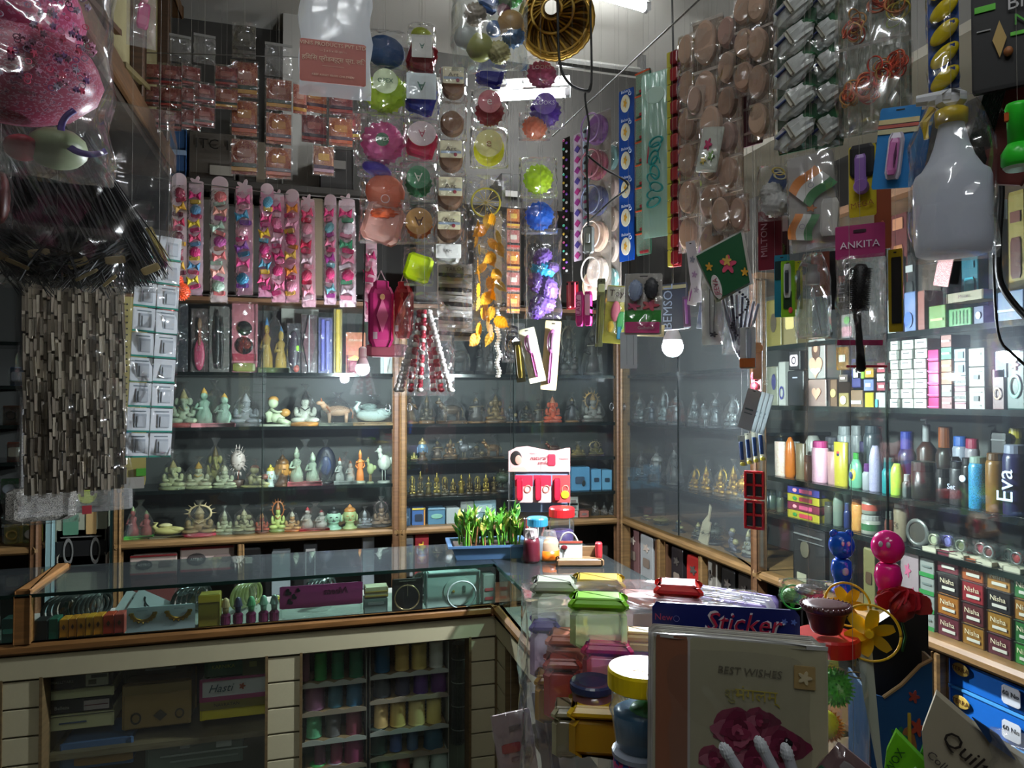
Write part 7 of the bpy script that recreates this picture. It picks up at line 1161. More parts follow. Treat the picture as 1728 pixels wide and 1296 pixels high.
# back row of the display
for i, (a, b, yt, c, l) in enumerate([(85, 130, 1000, '20201e', 'black lump of bangles in film at the back of the display'), (135, 170, 1000, '2a2c2c', 'film-wrapped black bangles beside the first lump'), (300, 345, 985, '1c2020', 'black bangles behind the earring card'), (400, 430, 972, '8a8e54', 'olive cartons behind the nail polish'), (520, 560, 960, '30383a', 'dark packet behind the magenta card'), (700, 740, 948, '5a625c', 'grey packet behind the hoop card')]):
    p, W, H = cy_(a, b, yt, ZD, YC + .2); t = thing('bangle_pack', l, 'pack', (p.x, p.y, ZD)); H = .1
    for k in range(5): inst('bangle', URING, mat(c, .2), t, (W * (k - 2) * .18, .01 * k, H * .45), (0, 0, .9), (H * .85, .08, H * .85))
    inst('film', pillow(round(W * 1.2, 2), H, .07, i), FILM, t)
for i, (px, c, sh) in enumerate([(215, 'd8dce0', 'box'), (235, 'c8ccd0', 'box')]):
    p = onY(px, 1010, YC + .14); t = thing('necklace_card', ['white slanted card with black curved lines, upper one', 'white slanted card with black curved lines, lower one'][i], 'card', (p.x, p.y, ZD)); t.rotation_euler = (-.5, .5, 0); inst('card', UB, mat(c), t, (0, 0, .06), (0, 0, 0), (.11, .003, .07))
    for k in range(3): inst('black_curve', UARC, mat('1a1c20'), t, (.01 * k, -.003, .07 - .014 * k), (0, .3, 0), (.06, .02, .03))
cbox(2, 26, 1045, ZD, '2c4a44', 'teal packet in the far left display section', [('edge', 'soft', 0, .5, .8, .2, .002, '5aa090')]); cbox(0, 24, 1000, ZD, '1a1a18', 'dark packet at the back of the far left display section', Y=YC + .2)
# items lying on the counter top
for i, (px, py, c) in enumerate([(385, 962, '9aa0e0'), (402, 958, 'b88a30'), (425, 962, '8f9ca8'), (447, 955, 'c8a838'), (478, 956, 'd0b038'), (395, 945, 'c8ccd4')]):
    p = onZ(px, py, .846); t = thing('hair_flower', ['lavender cloth flower under the glass top', 'small bronze cloth flower under the glass top', 'grey cloth flower under the glass top', 'yellow cloth flower under the glass top', 'second yellow cloth flower under the glass top', 'white oval brooch under the glass top'][i], 'hair flower', (p.x, min(p.y, YC + .28), .846)); inst('petals', UFLO, mat(c), t, (0, 0, .008), (pi / 2, 0, 0), (.045, .012, .045)); inst('centre', UBALL, mat('c8c080'), t, (0, 0, .016), (0, 0, 0), .012)
# --- window one: cartons behind the left pane
ZW = .51
def wbox(a, b, y0, y1, c, label, items=(), Y=YC + .10, D=.16, mm=None):
    z0 = onY((a + b) / 2, y1, Y).z; p, W, H = cy_(a, b, y0, z0, Y); t = thing('carton', label, 'carton', p, 0); inst('carton_body', UB, mm or M_(brighter(c, 1.3)), t, (0, D / 2, H / 2), (0, 0, 0), (W, D, H)); deco(t, W, H, .001, items); return t, W, H
zsh = onY(260, 1232, YC + .1).z
t, W, H = wbox(76, 192, 1205, 1231, 'a8a680', 'cream carton lowest in the black and cream stack', [('lid_line', 'box', 0, .95, 1, .06, .001, '5a584c'), ('print_line', 'box', -.1, .5, .4, .1, .001, '4a5c7c')])
t, W, H = wbox(76, 190, 1180, 1203, '1c1c1e', 'black carton second in the stack, with a white label grid', [('label', 'box', .26, .5, .38, .7, .001, 'b4a8a8'), ('label_line', 'box', .26, .5, .36, .06, .002, '6a2c3c')]); text('Belleza', .014, t, (-W * .25, -.003, H * .5), mat('a8a8a4'))
wbox(76, 192, 1163, 1179, 'a8a884', 'cream carton third in the stack')
t, W, H = wbox(76, 190, 1135, 1162, '1a1a1c', 'black carton on top of the stack, with a barcode label', [('label', 'box', .27, .5, .34, .8, .001, 'b0b4a0'), ('barcode', 'box', .3, .7, .24, .2, .002, '3a3a34'), ('barcode', 'box', .2, .35, .12, .3, .002, '4a4a30')]); text('MALLSTARS', .011, t, (-W * .24, -.003, H * .5), mat('a8a8a4'))
t, W, H = wbox(206, 323, 1150, 1228, '7a6236', 'open brown carton with printed handling symbols', [('symbol', 'ring', -.3, .25, .16, .26, .003, '3c3018'), ('symbol', 'dia', 0.05, .27, .2, .24, .002, '3c3018'), ('symbol', 'ring', .33, .27, .14, .22, .003, '4c3c20'), ('flap', 'box', 0, .86, .96, .2, .004, '8a7240')], D=.12)
wbox(208, 322, 1115, 1149, '4c4430', 'dark carton with a white sticker and tape on the open carton', [('sticker', 'box', .05, .75, .45, .4, .002, 'a8ac98'), ('tape', 'box', -.2, .2, .4, .2, .002, '6a5c40')], Y=YC + .16)
t, W, H = wbox(337, 450, 1180, 1212, 'b0a018', 'yellow carton lowest in the bright stack', [('olive_half', 'box', 0, .78, 1, .44, .001, '7c6c2c')]); text('NAVRATAN', .014, t, (-W * .1, -.003, H * .8), mat('241c10'))
t, W, H = wbox(337, 452, 1142, 1179, 'b8b8b4', 'white carton bordered in magenta with a flowing script word', [('border', 'box', 0, .95, 1, .12, .002, 'a03468'), ('border', 'box', 0, .08, 1, .2, .002, 'a03468'), ('border', 'box', -.48, .5, .04, 1, .002, 'a03468'), ('emblem', 'flower', .12, .55, .1, .3, .003, 'b8502c')]); text('Hasti', .034, t, (-W * .2, -.004, H * .55), mat('1c4a58'), shear=.35)
t, W, H = wbox(345, 450, 1110, 1141, '1c4830', 'green carton on top of the bright stack', [('side_panel', 'box', .3, .5, .38, 1, .002, '5a5c34'), ('tile', 'box', .28, .6, .12, .3, .003, '98984c')]); text('KARNIKA', .016, t, (-W * .2, -.003, H * .6), mat('a8b850'))
t, W, H = wbox(100, 225, 1250, 1296, '3a5070', 'blue printed plastic pack on the lower shelf behind the left pane', [('orange_print', 'soft', .1, .3, .8, .3, .002, '9c7840'), ('white_fold', 'soft', 0, .7, .9, .08, .003, '7c8ca0')], Y=YC + .08); t, W, H = wbox(245, 410, 1245, 1296, '4a544c', 'crumpled clear pack of black goods on the lower shelf behind the left pane', [('white_tag', 'box', -.1, .85, .1, .3, .002, 'a8b0a8'), ('white_tag', 'box', .3, .7, .16, .2, .002, 'a8b0a8'), ('shine_fold', 'soft', .1, .5, .9, .05, .003, '8c9890'), ('shine_fold', 'soft', .1, .3, .7, .05, .003, '7c8880')], Y=YC + .08)
# --- window two: thread cones in open boxes
def cone():
    m = MB(); pr_ = [(.5, 0), (.5, .02)]
    for k in range(15): pr_.append((.47 + (.018 if k % 2 else -.012), .04 + k * .065))
    pr_ += [(.44, .99), (.2, 1)]; m.lathe(pr_, n=16); return m
CONE = cm('thread_cone', cone, True); YS = YC + .10
def brighter(h, k=1.35): return ''.join('%02x' % min(235, int(int(h[i:i + 2], 16) * k)) for i in (0, 2, 4))
def spool(px, y0, y1, wpx, c, label, group, Y=YS):
    b_ = onY(px, y1, Y); a = onY(px, y0, Y); d = (b_ - EYE).dot(FWD); H = a.z - b_.z; W = S(wpx, d)
    t = thing('thread_spool', label, 'thread spool', b_, R.uniform(0, 3), group); inst('thread', CONE, mat(brighter(c), .4), t, (0, 0, 0), (0, 0, 0), (W, W, H)); inst('core', UCYL, mat('4a4440'), t, (0, 0, H * 1.0), (0, 0, 0), (W * .3, W * .3, .008)); return t
CN = {'2f7a3c': 'green', '2c6448': 'deep green', '285c44': 'dark green', '5a3a4c': 'mauve', '6a4450': 'dull rose', '30505c': 'slate blue', '2c5068': 'blue', '4c8060': 'sea green', '4c4a4a': 'grey', '6c3844': 'dark red', '72384e': 'plum', '6a3048': 'wine', '7c7078': 'pale grey', '6a8070': 'grey green', '1f4866': 'navy blue', 'b09458': 'gold', 'a89454': 'pale gold', 'a8a8a0': 'silver', '2c3034': 'charcoal', '302e40': 'dark slate', '44285c': 'purple', '462450': 'deep purple', 'b09060': 'sand', 'b8965c': 'tan gold', 'b49c68': 'light tan', 'a89858': 'straw', '28302c': 'black green', '3c4870': 'steel blue', '3c4c64': 'blue grey', '2c4454': 'teal grey', '3c6c48': 'forest green', '8c4a44': 'red and pink', '9a9c90': 'off-white', '8c9890': 'pale green'}
rowsL = [(1098, 1143, 1146, [(515, 16, '6a4450'), (541, 22, '2f7a3c'), (570, 22, '2c6448'), (601, 25, '285c44')]), (1146, 1190, 1193, [(531, 36, '5a3a4c'), (566, 26, '30505c'), (598, 28, '2c5068')]), (1194, 1238, 1241, [(530, 27, '4c8060'), (562, 27, '4c4a4a'), (597, 28, '6c3844')]), (1241, 1284, 1287, [(540, 20, '5a3a4c'), (568, 22, '72384e'), (597, 34, '6a3048')]), (1284, 1330, 1334, [(536, 30, '2f7a3c'), (566, 30, '7c7078'), (597, 34, '6a8070')])]
rowsR = [(1085, 1127, 1124, [(645, 27, '1f4866'), (678, 25, 'b09458'), (707, 27, 'a89454'), (736, 25, 'a8a8a0')]), (1130, 1168, 1171, [(645, 30, '2c3034'), (679, 26, '302e40'), (710, 26, '44285c'), (740, 28, '462450')]), (1178, 1220, 1222, [(643, 25, 'b09060'), (671, 28, 'b8965c'), (703, 30, 'b49c68'), (732, 27, 'a89858')]), (1220, 1262, 1264, [(637, 34, '28302c'), (668, 22, '3c4870'), (696, 20, '3c4c64'), (731, 34, '2c4454')]), (1266, 1308, 1310, [(648, 28, '3c6c48'), (680, 24, '8c4a44'), (710, 30, '9a9c90'), (741, 32, '8c9890')])]
for side, (rows, xa, xb) in enumerate(((rowsL, 508, 618), (rowsR, 624, 756))):
    for ri, (y0, y1, yb, sp) in enumerate(rows):
        sl = -.07 * 1
        for k, (px, w_, c) in enumerate(sp):
            dy = -(px - (xa + xb) / 2) * .09
            spool(px, y0 + dy, y1 + dy, w_, c, '%s thread spool in the %s tray from the top, %s bay' % (CN[c], ORD[ri], ['left', 'right'][side]) + ('' if len({q[2] for q in sp}) == len(sp) else ', %s along' % ORD[k]), 'thread spools')
        a, b = onY(xa, yb + 3, YS - .03), onY(xb, yb - 4, YS - .03); zt = onY((xa + xb) / 2, y1, YS).z
        t = thing('spool_tray', '%s open cardboard spool tray from the top in the %s bay' % (ORD[ri], ['left', 'right'][side]), 'tray', ((a.x + b.x) / 2, YS, zt - .006), 0, 'spool trays'); W = b.x - a.x
        cc = mat('9a8a78' if ri % 2 else 'b0b0a8'); inst('tray_floor', UB, mat('8a7050'), t, (0, .02, .002), (0, 0, 0), (W, .12, .004)); zz = onY(xa, y0, YS).z - zt
        part('scalloped_lip', MB().prism([(-W / 2, -.006)] + [(W / 2, -.006)] + [(W / 2 - W * i / 24, .004 + .008 * abs(sin(i * pi / 24 * len(sp)))) for i in range(25)], -.042, -.040), cc, t)
        for s in (-1, 1): inst('tray_side', UB, cc, t, (s * W / 2, .015, zz * .5), (0, 0, 0), (.003, .11, zz * 1.0))
p, W, H = cy_(762, 788, 1092, .1, YC + .12); t = thing('tied_roll', 'tall grey crumpled roll at the right end of the spool window', 'roll', (p.x, p.y, .37)); inst('roll', UCYL, mat('4c504a', .5, kind='foil', sc=20), t, (0, 0, .16), (0, 0, 0), (W, .05, .34))
for z in (.04, .12, .2, .28): inst('binding', URING, mat('80847c'), t, (0, 0, z), (pi / 2, 0, 0), (W * 1.04, .05, .052))
# side counter window: hanging sachet sheet
for i, (px, y0, y1, w_, d, c, l) in enumerate([(880, 1200, 1330, 66, 1.45, 'a89a9c', 'white and red sachet sheet hanging on the front of the side counter'), (935, 1170, 1330, 30, 1.4, '3c3c58', 'dark blue crumpled plastic sheet hanging beside the container bag')]):
    t = card_item(px, y0, y1, w_, d, 10 if i else -10, c, l, [('red_print', 'soft', -.1, .55, .5, .12, .003, 'a83c40'), ('print_line', 'box', .1, .8, .4, .06, .003, '6a6468'), ('print_line', 'box', .1, .4, .5, .05, .003, '7c6468')] if not i else [('fold', 'soft', .1, .5, .1, .8, .004, '8c90a0')], 'sachets' if not i else 'plastic sheet', 'hanging_sheet', film_=.02, hole=0, tilt=-.15)
# ------------------------------------------------------------------ goods standing on the glass
ZT = .998
p = onZ(818, 934, ZT); t = thing('bamboo_tray', 'blue-grey plastic tray planted with lucky bamboo on the counter corner', 'planter', (p.x + .0, p.y - .03, ZT), -.12); BL = mat('4c6c90', .35)
m = MB(); W, D, H = .26, .15, .05
o0 = [(-W / 2, -D / 2), (W / 2, -D / 2), (W / 2, D / 2), (-W / 2, D / 2)]
def ringq(k, z): return [(x * k, y * k, z) for x, y in o0]
m.add(ringq(.84, 0) + ringq(1, H) + ringq(1.07, H) + ringq(1.07, H - .008) + ringq(.96, H - .002) + ringq(.82, .006), [(3, 2, 1, 0)] + [(l * 4 + i, l * 4 + (i + 1) % 4, l * 4 + 4 + (i + 1) % 4, l * 4 + 4 + i) for l, _ in ((0, 0), (4, 0))for i in range(4) if l == 0] + [(4 + i, 4 + (i + 1) % 4, 8 + (i + 1) % 4, 8 + i) for i in range(4)] + [(8 + i, 8 + (i + 1) % 4, 12 + (i + 1) % 4, 12 + i) for i in range(4)] + [(4 + i, 16 + i, 16 + (i + 1) % 4, 4 + (i + 1) % 4) for i in range(4)] + [(16 + i, 20 + i, 20 + (i + 1) % 4, 16 + (i + 1) % 4) for i in range(4)] + [(20, 21, 22, 23)])
part('tray', m, BL, t); part('soil', MB().box((0, 0, .036), (W * .88, D * .88, .008)), mat('3a2a20', .8), t)
def leaf():
    m = MB(); m.grid(lambda u, v: ((u - .5) * .16 * sin(pi * min(1, v * .9 + .1)) , -.35 * v * v + .02 * abs(u - .5), v - .25 * v * v), 2, 5); return m
LF = cm('bamboo_leaf', leaf, True); STK = cm('bamboo_stalk', lambda: MB().lathe([(.5, 0), (.42, .02), (.42, .3), (.5, .32), (.42, .34), (.42, .64), (.5, .66), (.42, .68), (.36, 1)], n=8), True)
R.seed(4); LG = [mat(c, .4) for c in ('5a9c2c', '4a8c2c', '7ab03c', '9ab84c', '3c7a2c', 'b0a850')]
for k in range(60):
    x, y = R.uniform(-W * .42, W * .42), R.uniform(-D * .38, D * .38); h = R.uniform(.05, .10)
    st = inst('stalk', STK, LG[k % 3] if k % 5 else mat('8c5a38'), t, (x, y, .036), (R.uniform(-.15, .15), R.uniform(-.15, .15), 0), (.007, .007, h))
    for q in range(6): inst('leaf', LF, LG[R.randrange(6)], t, (x, y, .04 + h * R.uniform(.45, 1)), (R.uniform(-.8, .35), R.uniform(-.5, .5), R.uniform(0, 6.28)), (.075, .07, R.uniform(.04, .07)))
def jar(px, pyb, wpx, pyt, c, lid, label, off=0, z=ZT, txt=None, extra=()):
    p = onZ(px, pyb, z); d = (p - EYE).dot(FWD); W = S(wpx, d); H = (pyb - pyt) * d / F; t = thing('jar', label, 'jar', p, face(p))
    part('glass', MB().lathe([(W * .44, 0), (W * .5, .01), (W * .5, H * .7), (W * .42, H * .8)], n=24, caps=False), GLASSY, t, smooth=True); part('contents', MB().lathe([(W * .42, .003), (W * .46, .01), (W * .46, H * .5), (W * .4, H * .52)], n=20), mat(c, .4), t, smooth=True)
    part('lid', MB().lathe([(W * .5, H * .8), (W * .52, H * .81), (W * .52, H * .97), (W * .48, H)], n=26), mat(lid, .35), t); return t, W, H
jar(907, 944, 34, 873, '7a8088', '2c7c9c', 'glass jar with a teal blue lid behind the plastic pouches')
jar(948, 935, 42, 856, '3c2c5c', 'b81c20', 'glass jar with a red lid and violet contents')
for i, (px, pyb, w_, yt, c, l) in enumerate([(897, 948, 28, 893, '5a1c28', 'maroon and white wrapped jar left on the side counter'), (926, 944, 34, 896, 'b89a80', 'clear rounded tub with an orange base')]):
    p = onZ(px, pyb, ZT); d = (p - EYE).dot(FWD); W = S(w_, d); H = (pyb - yt) * d / F; t = thing('tub', l, 'tub', p, face(p)); part('body', MB().lathe([(W * .48, 0), (W * .52, .01), (W * .5, H * .6), (W * .4, H * .75)], n=18), mat(c, .3), t, smooth=True); part('top', MB().lathe([(W * .42, H * .74), (W * .36, H), (W * .1, H * 1.02)], n=16, jit=.1), FILM2 if i else mat('b8a8a8', .3, kind='foil'), t)
    if i: part('orange_base', MB().lathe([(W * .53, .002), (W * .55, .008), (W * .53, H * .35)], n=18), mat('e07018', .3), t, smooth=True)
p = onZ(978, 953, ZT); t = thing('card_holder', 'wooden holder with a white tree-print card and a red roll', 'card holder', p, face(p, -6)); part('wood_base', MB().bb((0, 0, .012), (.155, .06, .024), r=.2), mat('9a7450', .5, kind='wood'), t); part('back_board', MB().bb((.03, .02, .035), (.095, .01, .045), r=.1), mat('8a6844', .5, kind='wood'), t)
t2 = inst('print_card', UB, mat('d4d4cc'), t, (-.03, -.012, .052), (0, 0, 0), (.075, .004, .056)); part('tree_crown', MB().ball((-.052, -.016, .060), (.011, .002, .008), 12), mat('7a1c24'), t); part('tree_trunk', MB().box((-.052, -.016, .046), (.002, .001, .018)), mat('3a2020'), t); part('card_header', MB().box((-.03, -.0145, .077), (.075, .002, .007)), mat('b8503c'), t)
part('red_roll', MB().lathe([(.011, .024), (.012, .03), (.012, .07), (.009, .074)], c=(.063, 0, 0), n=14), mat('b83038', .4), t); part('hairband', MB().tube([(-.035 + .032 * cos(a), .01, .055 + .05 * sin(a)) for a in [pi * k / 12 for k in range(13)]], .003), mat('c0b8b0', .3), t, smooth=True)
t = tag(part('hairband', MB().tube([(.034 * cos(a), 0, .05 * sin(a)) for a in [pi * k / 12 for k in range(13)]], .003), mat('b0aaa4', .3), None, onZ(934, 940, ZT) + Vector((0, .05, .0)), smooth=True), 'thin pale hairband standing between the tub and the card holder', 'hairband')
# pink counter display stand
p = onZ(910, 905, ZT); P0 = P(908, 862, 2.75); t = thing('lip_balm_display', 'pink display stand with a woman portrait header and red carded tubes', 'display stand', (P0.x, P0.y, ZT), face(P0)); k_ = 2.75 / F
def LX_(px): return (px - 908) * k_
def LZ(py): return P(908, py, 2.75).z - ZT
hd = [(LX_(858), LZ(796)), (LX_(962), LZ(796)), (LX_(962), LZ(756)), (LX_(955), LZ(756)), (LX_(940), LZ(760)), (LX_(925), LZ(760)), (LX_(910), LZ(757)), (LX_(890), LZ(753)), (LX_(872), LZ(755)), (LX_(858), LZ(762))]
part('header', MB().prism(hd, -.003, .003), mat('d8a4a0', .4), t)
part('portrait_hair', MB().ball((LX_(871), -.005, LZ(773)), (.022, .002, .028), 16), mat('1e1614'), t); part('portrait_face', MB().ball((LX_(875), -.008, LZ(776)), (.013, .002, .018), 16), mat('c89080'), t); part('portrait_shoulder', MB().prism([(LX_(860), LZ(796)), (LX_(892), LZ(796)), (LX_(884), LZ(788)), (LX_(866), LZ(789))], -.006, -.004), mat('c8a094'), t)
text('natural', .022, t, (LX_(908), -.006, LZ(773)), mat('8a3a44'), shear=.3); text('smile', .020, t, (LX_(916), -.006, LZ(781)), mat('8a3a44'), shear=.3); text('Have a', .009, t, (LX_(900), -.006, LZ(765)), mat('a86068')); inst('product_print', UBR, mat('a8243c'), t, (LX_(931), -.006, LZ(776)), (0, 0, 0), (.03, .003, .045)); text('Vaseline', .011, t, (LX_(951), -.006, LZ(774)), mat('5a2c30'))
for x in (859, 961): inst('wire_leg', UCYL, mat('b0b0b0', .3, .7), t, (LX_(x), .0, LZ(796) / 2), (0, 0, 0), (.005, .005, LZ(796)))
part('back_panel', MB().box((LX_(915), .012, LZ(830)), (LX_(958) - LX_(868), .004, .16)), mat('6c8098', .5), t); inst('wire_shelf', UCYL, mat('b0b0b0', .3, .7), t, (0, -.006, LZ(845)), (0, pi / 2, 0), (.004, .004, .24))
for i, (a, b, c) in enumerate([(868, 900, 'a8203c'), (899, 931, 'a41c38'), (932, 962, 'c83a3c')]):
    s = thing('lip_balm_card', ['red and white lip balm card hanging first on the pink stand', 'red and white lip balm card hanging second on the pink stand', 'coral lip balm card with a yellow price spot on the pink stand'][i], 'lip balm', P((a + b) / 2, 848, 2.70), face(P0)); w_, h_ = S(30, 2.7), S(46, 2.7)
    inst('card', UB, mat('c8a8a4' if i < 2 else 'c84440'), s, (0, 0, h_ / 2), (0, 0, 0), (w_, .003, h_)); inst('card_top', UB, mat(c), s, (0, -.002, h_ * .8), (0, 0, 0), (w_, .002, h_ * .4)); inst('tube', UBR, mat('b82038', .25), s, (-w_ * .22, -.01, h_ * .5), (0, 0, 0), (w_ * .34, .014, h_ * .8)); inst('swirl', URING, mat('c87868'), s, (w_ * .22, -.004, h_ * .5), (0, .5, 0), (w_ * .4, .02, h_ * .3))
    if i == 2: inst('price_spot', UDISC, mat('e8c020'), s, (w_ * .22, -.005, h_ * .3), (0, 0, 0), (w_ * .45, .003, w_ * .45))
for k in range(8):
    s = thing('kajal_pencil', 'small pencil in the holder under the pink stand, %s along the row' % ORD[k], 'pencil', (P0.x + LX_(880 + k * 5) * cos(.3), P0.y - .02, ZT), face(P0), 'pencils under the pink stand'); inst('shaft', UCYL, mat(['2a2224', 'a03038', 'b0a8a4'][k % 3]), s, (0, 0, .045), (R.uniform(-.2, .2), R.uniform(-.25, .25), 0), (.007, .007, .085)); inst('tip', UBALL, mat('c8c0b8'), s, (0, 0, .088), (0, 0, 0), .007)
# ------------------------------------------------------------------ front table with the goods nearest to the camera
t = thing('front_table', 'low front table hidden under the goods nearest the camera', 'table', (.85, .92, 0)); part('table_top', MB().bb((0, 0, .765), (1.0, .90, .03), r=.2), mat('6a5238', .5, kind='wood'), t)
for sx in (-.46, .46):
    for sy in (-.40, .40): part('leg', MB().bb((sx, sy, .375), (.05, .05, .75)), mat('5a4630', .5, kind='wood'), t)
ZF = .781
def tub(px, py, d, W, D, H, c, lid, label, rz=None, lidh=.014, clear=0, rnd=0, inner=None):
    p = P(px, py, d); t = thing('food_container', label, 'container', p, face(p) if rz is None else rz); bm_ = film(c, 1.5, .15, 4, .05, 'tinted_plastic_' + c, .25) if clear else mat(c, .3)
    if rnd: part('tub', MB().lathe([(W * .36, 0), (W * .40, .01), (W * .46, H - lidh)], n=28, sy=1), bm_, t, smooth=True); part('lid', MB().lathe([(W * .49, H - lidh), (W * .5, H - lidh + .002), (W * .5, H - .003), (W * .46, H), (W * .3, H - .002)], n=30), mat(lid, .25), t)
    else: part('tub', MB().bb((0, D / 2, (H - lidh) / 2), (W * .94, D * .94, H - lidh), r=.16), bm_, t); part('lid', MB().bb((0, D / 2, H - lidh / 2), (W, D, lidh * 1.3), r=.35), mat(lid, .25), t); part('lid_panel', MB().bb((0, D / 2, H + .002), (W * .78, D * .74, .006), r=.4), mat(lid, .3), t)
    if inner: inst('contents', UBR, mat(inner, .4), t, (0, D / 2 if not rnd else 0, (H - lidh) * .45), (0, 0, 0), (W * .7, D * .6, (H - lidh) * .7))
    return t
TB = [(1010, 1102, 1.22, .105, .07, .085, 'cfdcae', '8ad81c', 'clear square container with a lime green lid, front top of the bag', 1, 0), (935, 1072, 1.32, .09, .08, .09, 'd4dcc8', 'd0d8c4', 'clear container at the bag corner left of the lime lid', 1, 0), (1010, 1050, 1.42, .11, .09, .075, 'd8d8cc', 'd8b838', 'clear container with a yellow lid at the back top of the bag', 1, 0), (1085, 1095, 1.32, .10, .09, .085, 'e0ccc8', 'd8705c', 'clear container with a reddish lid in the bag', 1, 0), (1145, 1065, 1.30, .09, .08, .075, 'dcc0c4', 'e0241c', 'clear container with a bright red lid in the bag', 1, 0), (1082, 1102, 1.24, .07, .05, .028, 'e8c83c', 'e8c030', 'flat yellow container under the red-lidded ones', 0, 0),
 (960, 1150, 1.25, .085, .07, .072, 'e08a70', 'd87858', 'coral container in the second layer of the bag', 1, 0), (1025, 1158, 1.2, .09, .07, .062, 'e0889c', 'e0206c', 'clear container with a hot pink lid in the second layer', 1, 0), (1090, 1150, 1.25, .08, .07, .055, 'd8889c', 'd03c7c', 'rose container beside the hot pink lid', 1, 0), (920, 1150, 1.3, .06, .08, .1, 'b8a8b8', '4838a0', 'container with an indigo rim at the left side of the bag', 1, 0),
 (1000, 1218, 1.17, .075, .07, .068, 'd89a98', '303a60', 'round pinkish container with a dark blue lid', 1, 1), (950, 1220, 1.22, .07, .06, .10, 'c84c3c', 'b84030', 'tall red container behind the dark blue lid', 0, 0), (925, 1225, 1.26, .05, .06, .08, 'c89828', 'c09020', 'mustard container at the left side of the bag', 0, 0), (1010, 1288, 1.12, .10, .08, .078, 'c09418', 'e0b81c', 'big mustard yellow container near the bottom of the bag', 0, 0), (955, 1285, 1.18, .05, .07, .08, 'c8c4a0', 'b0ac88', 'cream container left of the mustard one', 1, 0), (945, 1196, 1.24, .06, .06, .06, 'c8502c', 'a82c3c', 'orange red container in the third layer of the bag', 0, 0)]
for r in TB: tub(r[0], r[1], r[2], r[3], r[4], r[5], r[6], r[7], r[8], clear=r[9], rnd=r[10])
R.seed(6)
p = P(1010, 1290, 1.12); q = (P(985, 1290, 1.25) + P(1090, 1290, 1.35)) / 2; t = thing('clear_bag', 'big clear plastic bag wrapped tight around the stacked containers', 'plastic bag', (q.x, q.y, ZF + .02), face(q, -12))
def bagm():
    m = MB(); Wb, Db, Hb = .345, .22, .385
    def g(u, v):
        a = u * 2 * pi; c, s = cos(a), sin(a); k = (abs(c) ** 5 + abs(s) ** 5) ** (-.2)
        n = noise.noise(Vector((c * 2.5, s * 2.5, v * 5))) * .012 + noise.noise(Vector((c * 9, s * 9, v * 14))) * .004
        f = 1 - .1 * (v - .5) ** 2
        return (c * k * (Wb / 2) * f + n, s * k * (Db / 2) * f + n, v * Hb)
    m.grid(g, 56, 26); m.grid(lambda u, v: ((u - .5) * Wb * .97, (v - .5) * Db * .97, Hb - .002 + .004 * noise.noise(Vector((u * 9, v * 6, 2)))), 24, 14); return m
part('bag', bagm(), film(body=.12, rough=.1, sc=9, bump=.8, name='tight_bag', gloss=.4), t, smooth=True)
# packs of white cards lying behind the containers in film
p = P(1190, 1045, 1.42); t = thing('envelope_pack', 'film-wrapped pile of white and lilac envelopes behind the containers', 'envelopes', (p.x, p.y, ZF), face(p, 20))
Hh = p.z - ZF + .03
for k in range(14): inst('envelope', UB, mat(['d8d8dc', 'c8c4d8', 'e0e0e0', '8c7cb8', 'd0d0d8'][k % 5], .4), t, (-.005 + .004 * (k % 3), -.10 + .018 * k, Hh / 2), (-.04, 0, .03 * (k % 3)), (.21, .009, Hh - .002 * (k % 4)))
inst('film', UBR, film(body=.05, rough=.07, sc=9, bump=.7, name='tight_bag', gloss=.15), t, (0, .02, Hh / 2), (0, 0, 0), (.235, .27, Hh + .02))
# yellow-lidded round jar with blue content
p = P(1082, 1268, .98); t = thing('round_jar', 'round jar with a big yellow lid and blue-green contents', 'jar', p, face(p)); W = .088
part('jar_wall', MB().lathe([(W * .36, 0), (W * .40, .008), (W * .46, .05), (W * .5, .058), (W * .46, .064), (W * .46, .09)], n=32, caps=False), GLASSY, t, smooth=True); part('contents', MB().lathe([(W * .34, .003), (W * .38, .01), (W * .43, .055), (W * .3, .062)], n=24), mat('0c4c70', .3), t, smooth=True)
part('green_contents', MB().ball((.01, -.01, .062), (.026, .022, .012), 14), mat('2c8c3c', .4), t, smooth=True); part('lid', MB().lathe([(W * .49, .088), (W * .52, .09), (W * .52, .112), (W * .50, .116), (W * .3, .1155)], n=36), mat('e8cc10', .3), t); text('Maruti', .012, t, (.005, -.012, .1165), mat('b04020'), rot=(0, 0, .1)); text('Plast', .009, t, (.005, -.026, .1165), mat('b04020'), rot=(0, 0, .1))
p = P(1080, 1330, .97); t = thing('round_jar', 'pink and blue filled jar standing below the yellow-lidded one', 'jar', p, face(p)); part('jar_wall', MB().lathe([(.032, 0), (.036, .01), (.036, .045), (.03, .05)], n=24), mat('6c4c8c', .3, kind='print', h2='c83c70', h3='2c4c9c', sc=60), t, smooth=True); part('rim', MB().lathe([(.038, .046), (.038, .052)], n=24), mat('8c94a0'), t)
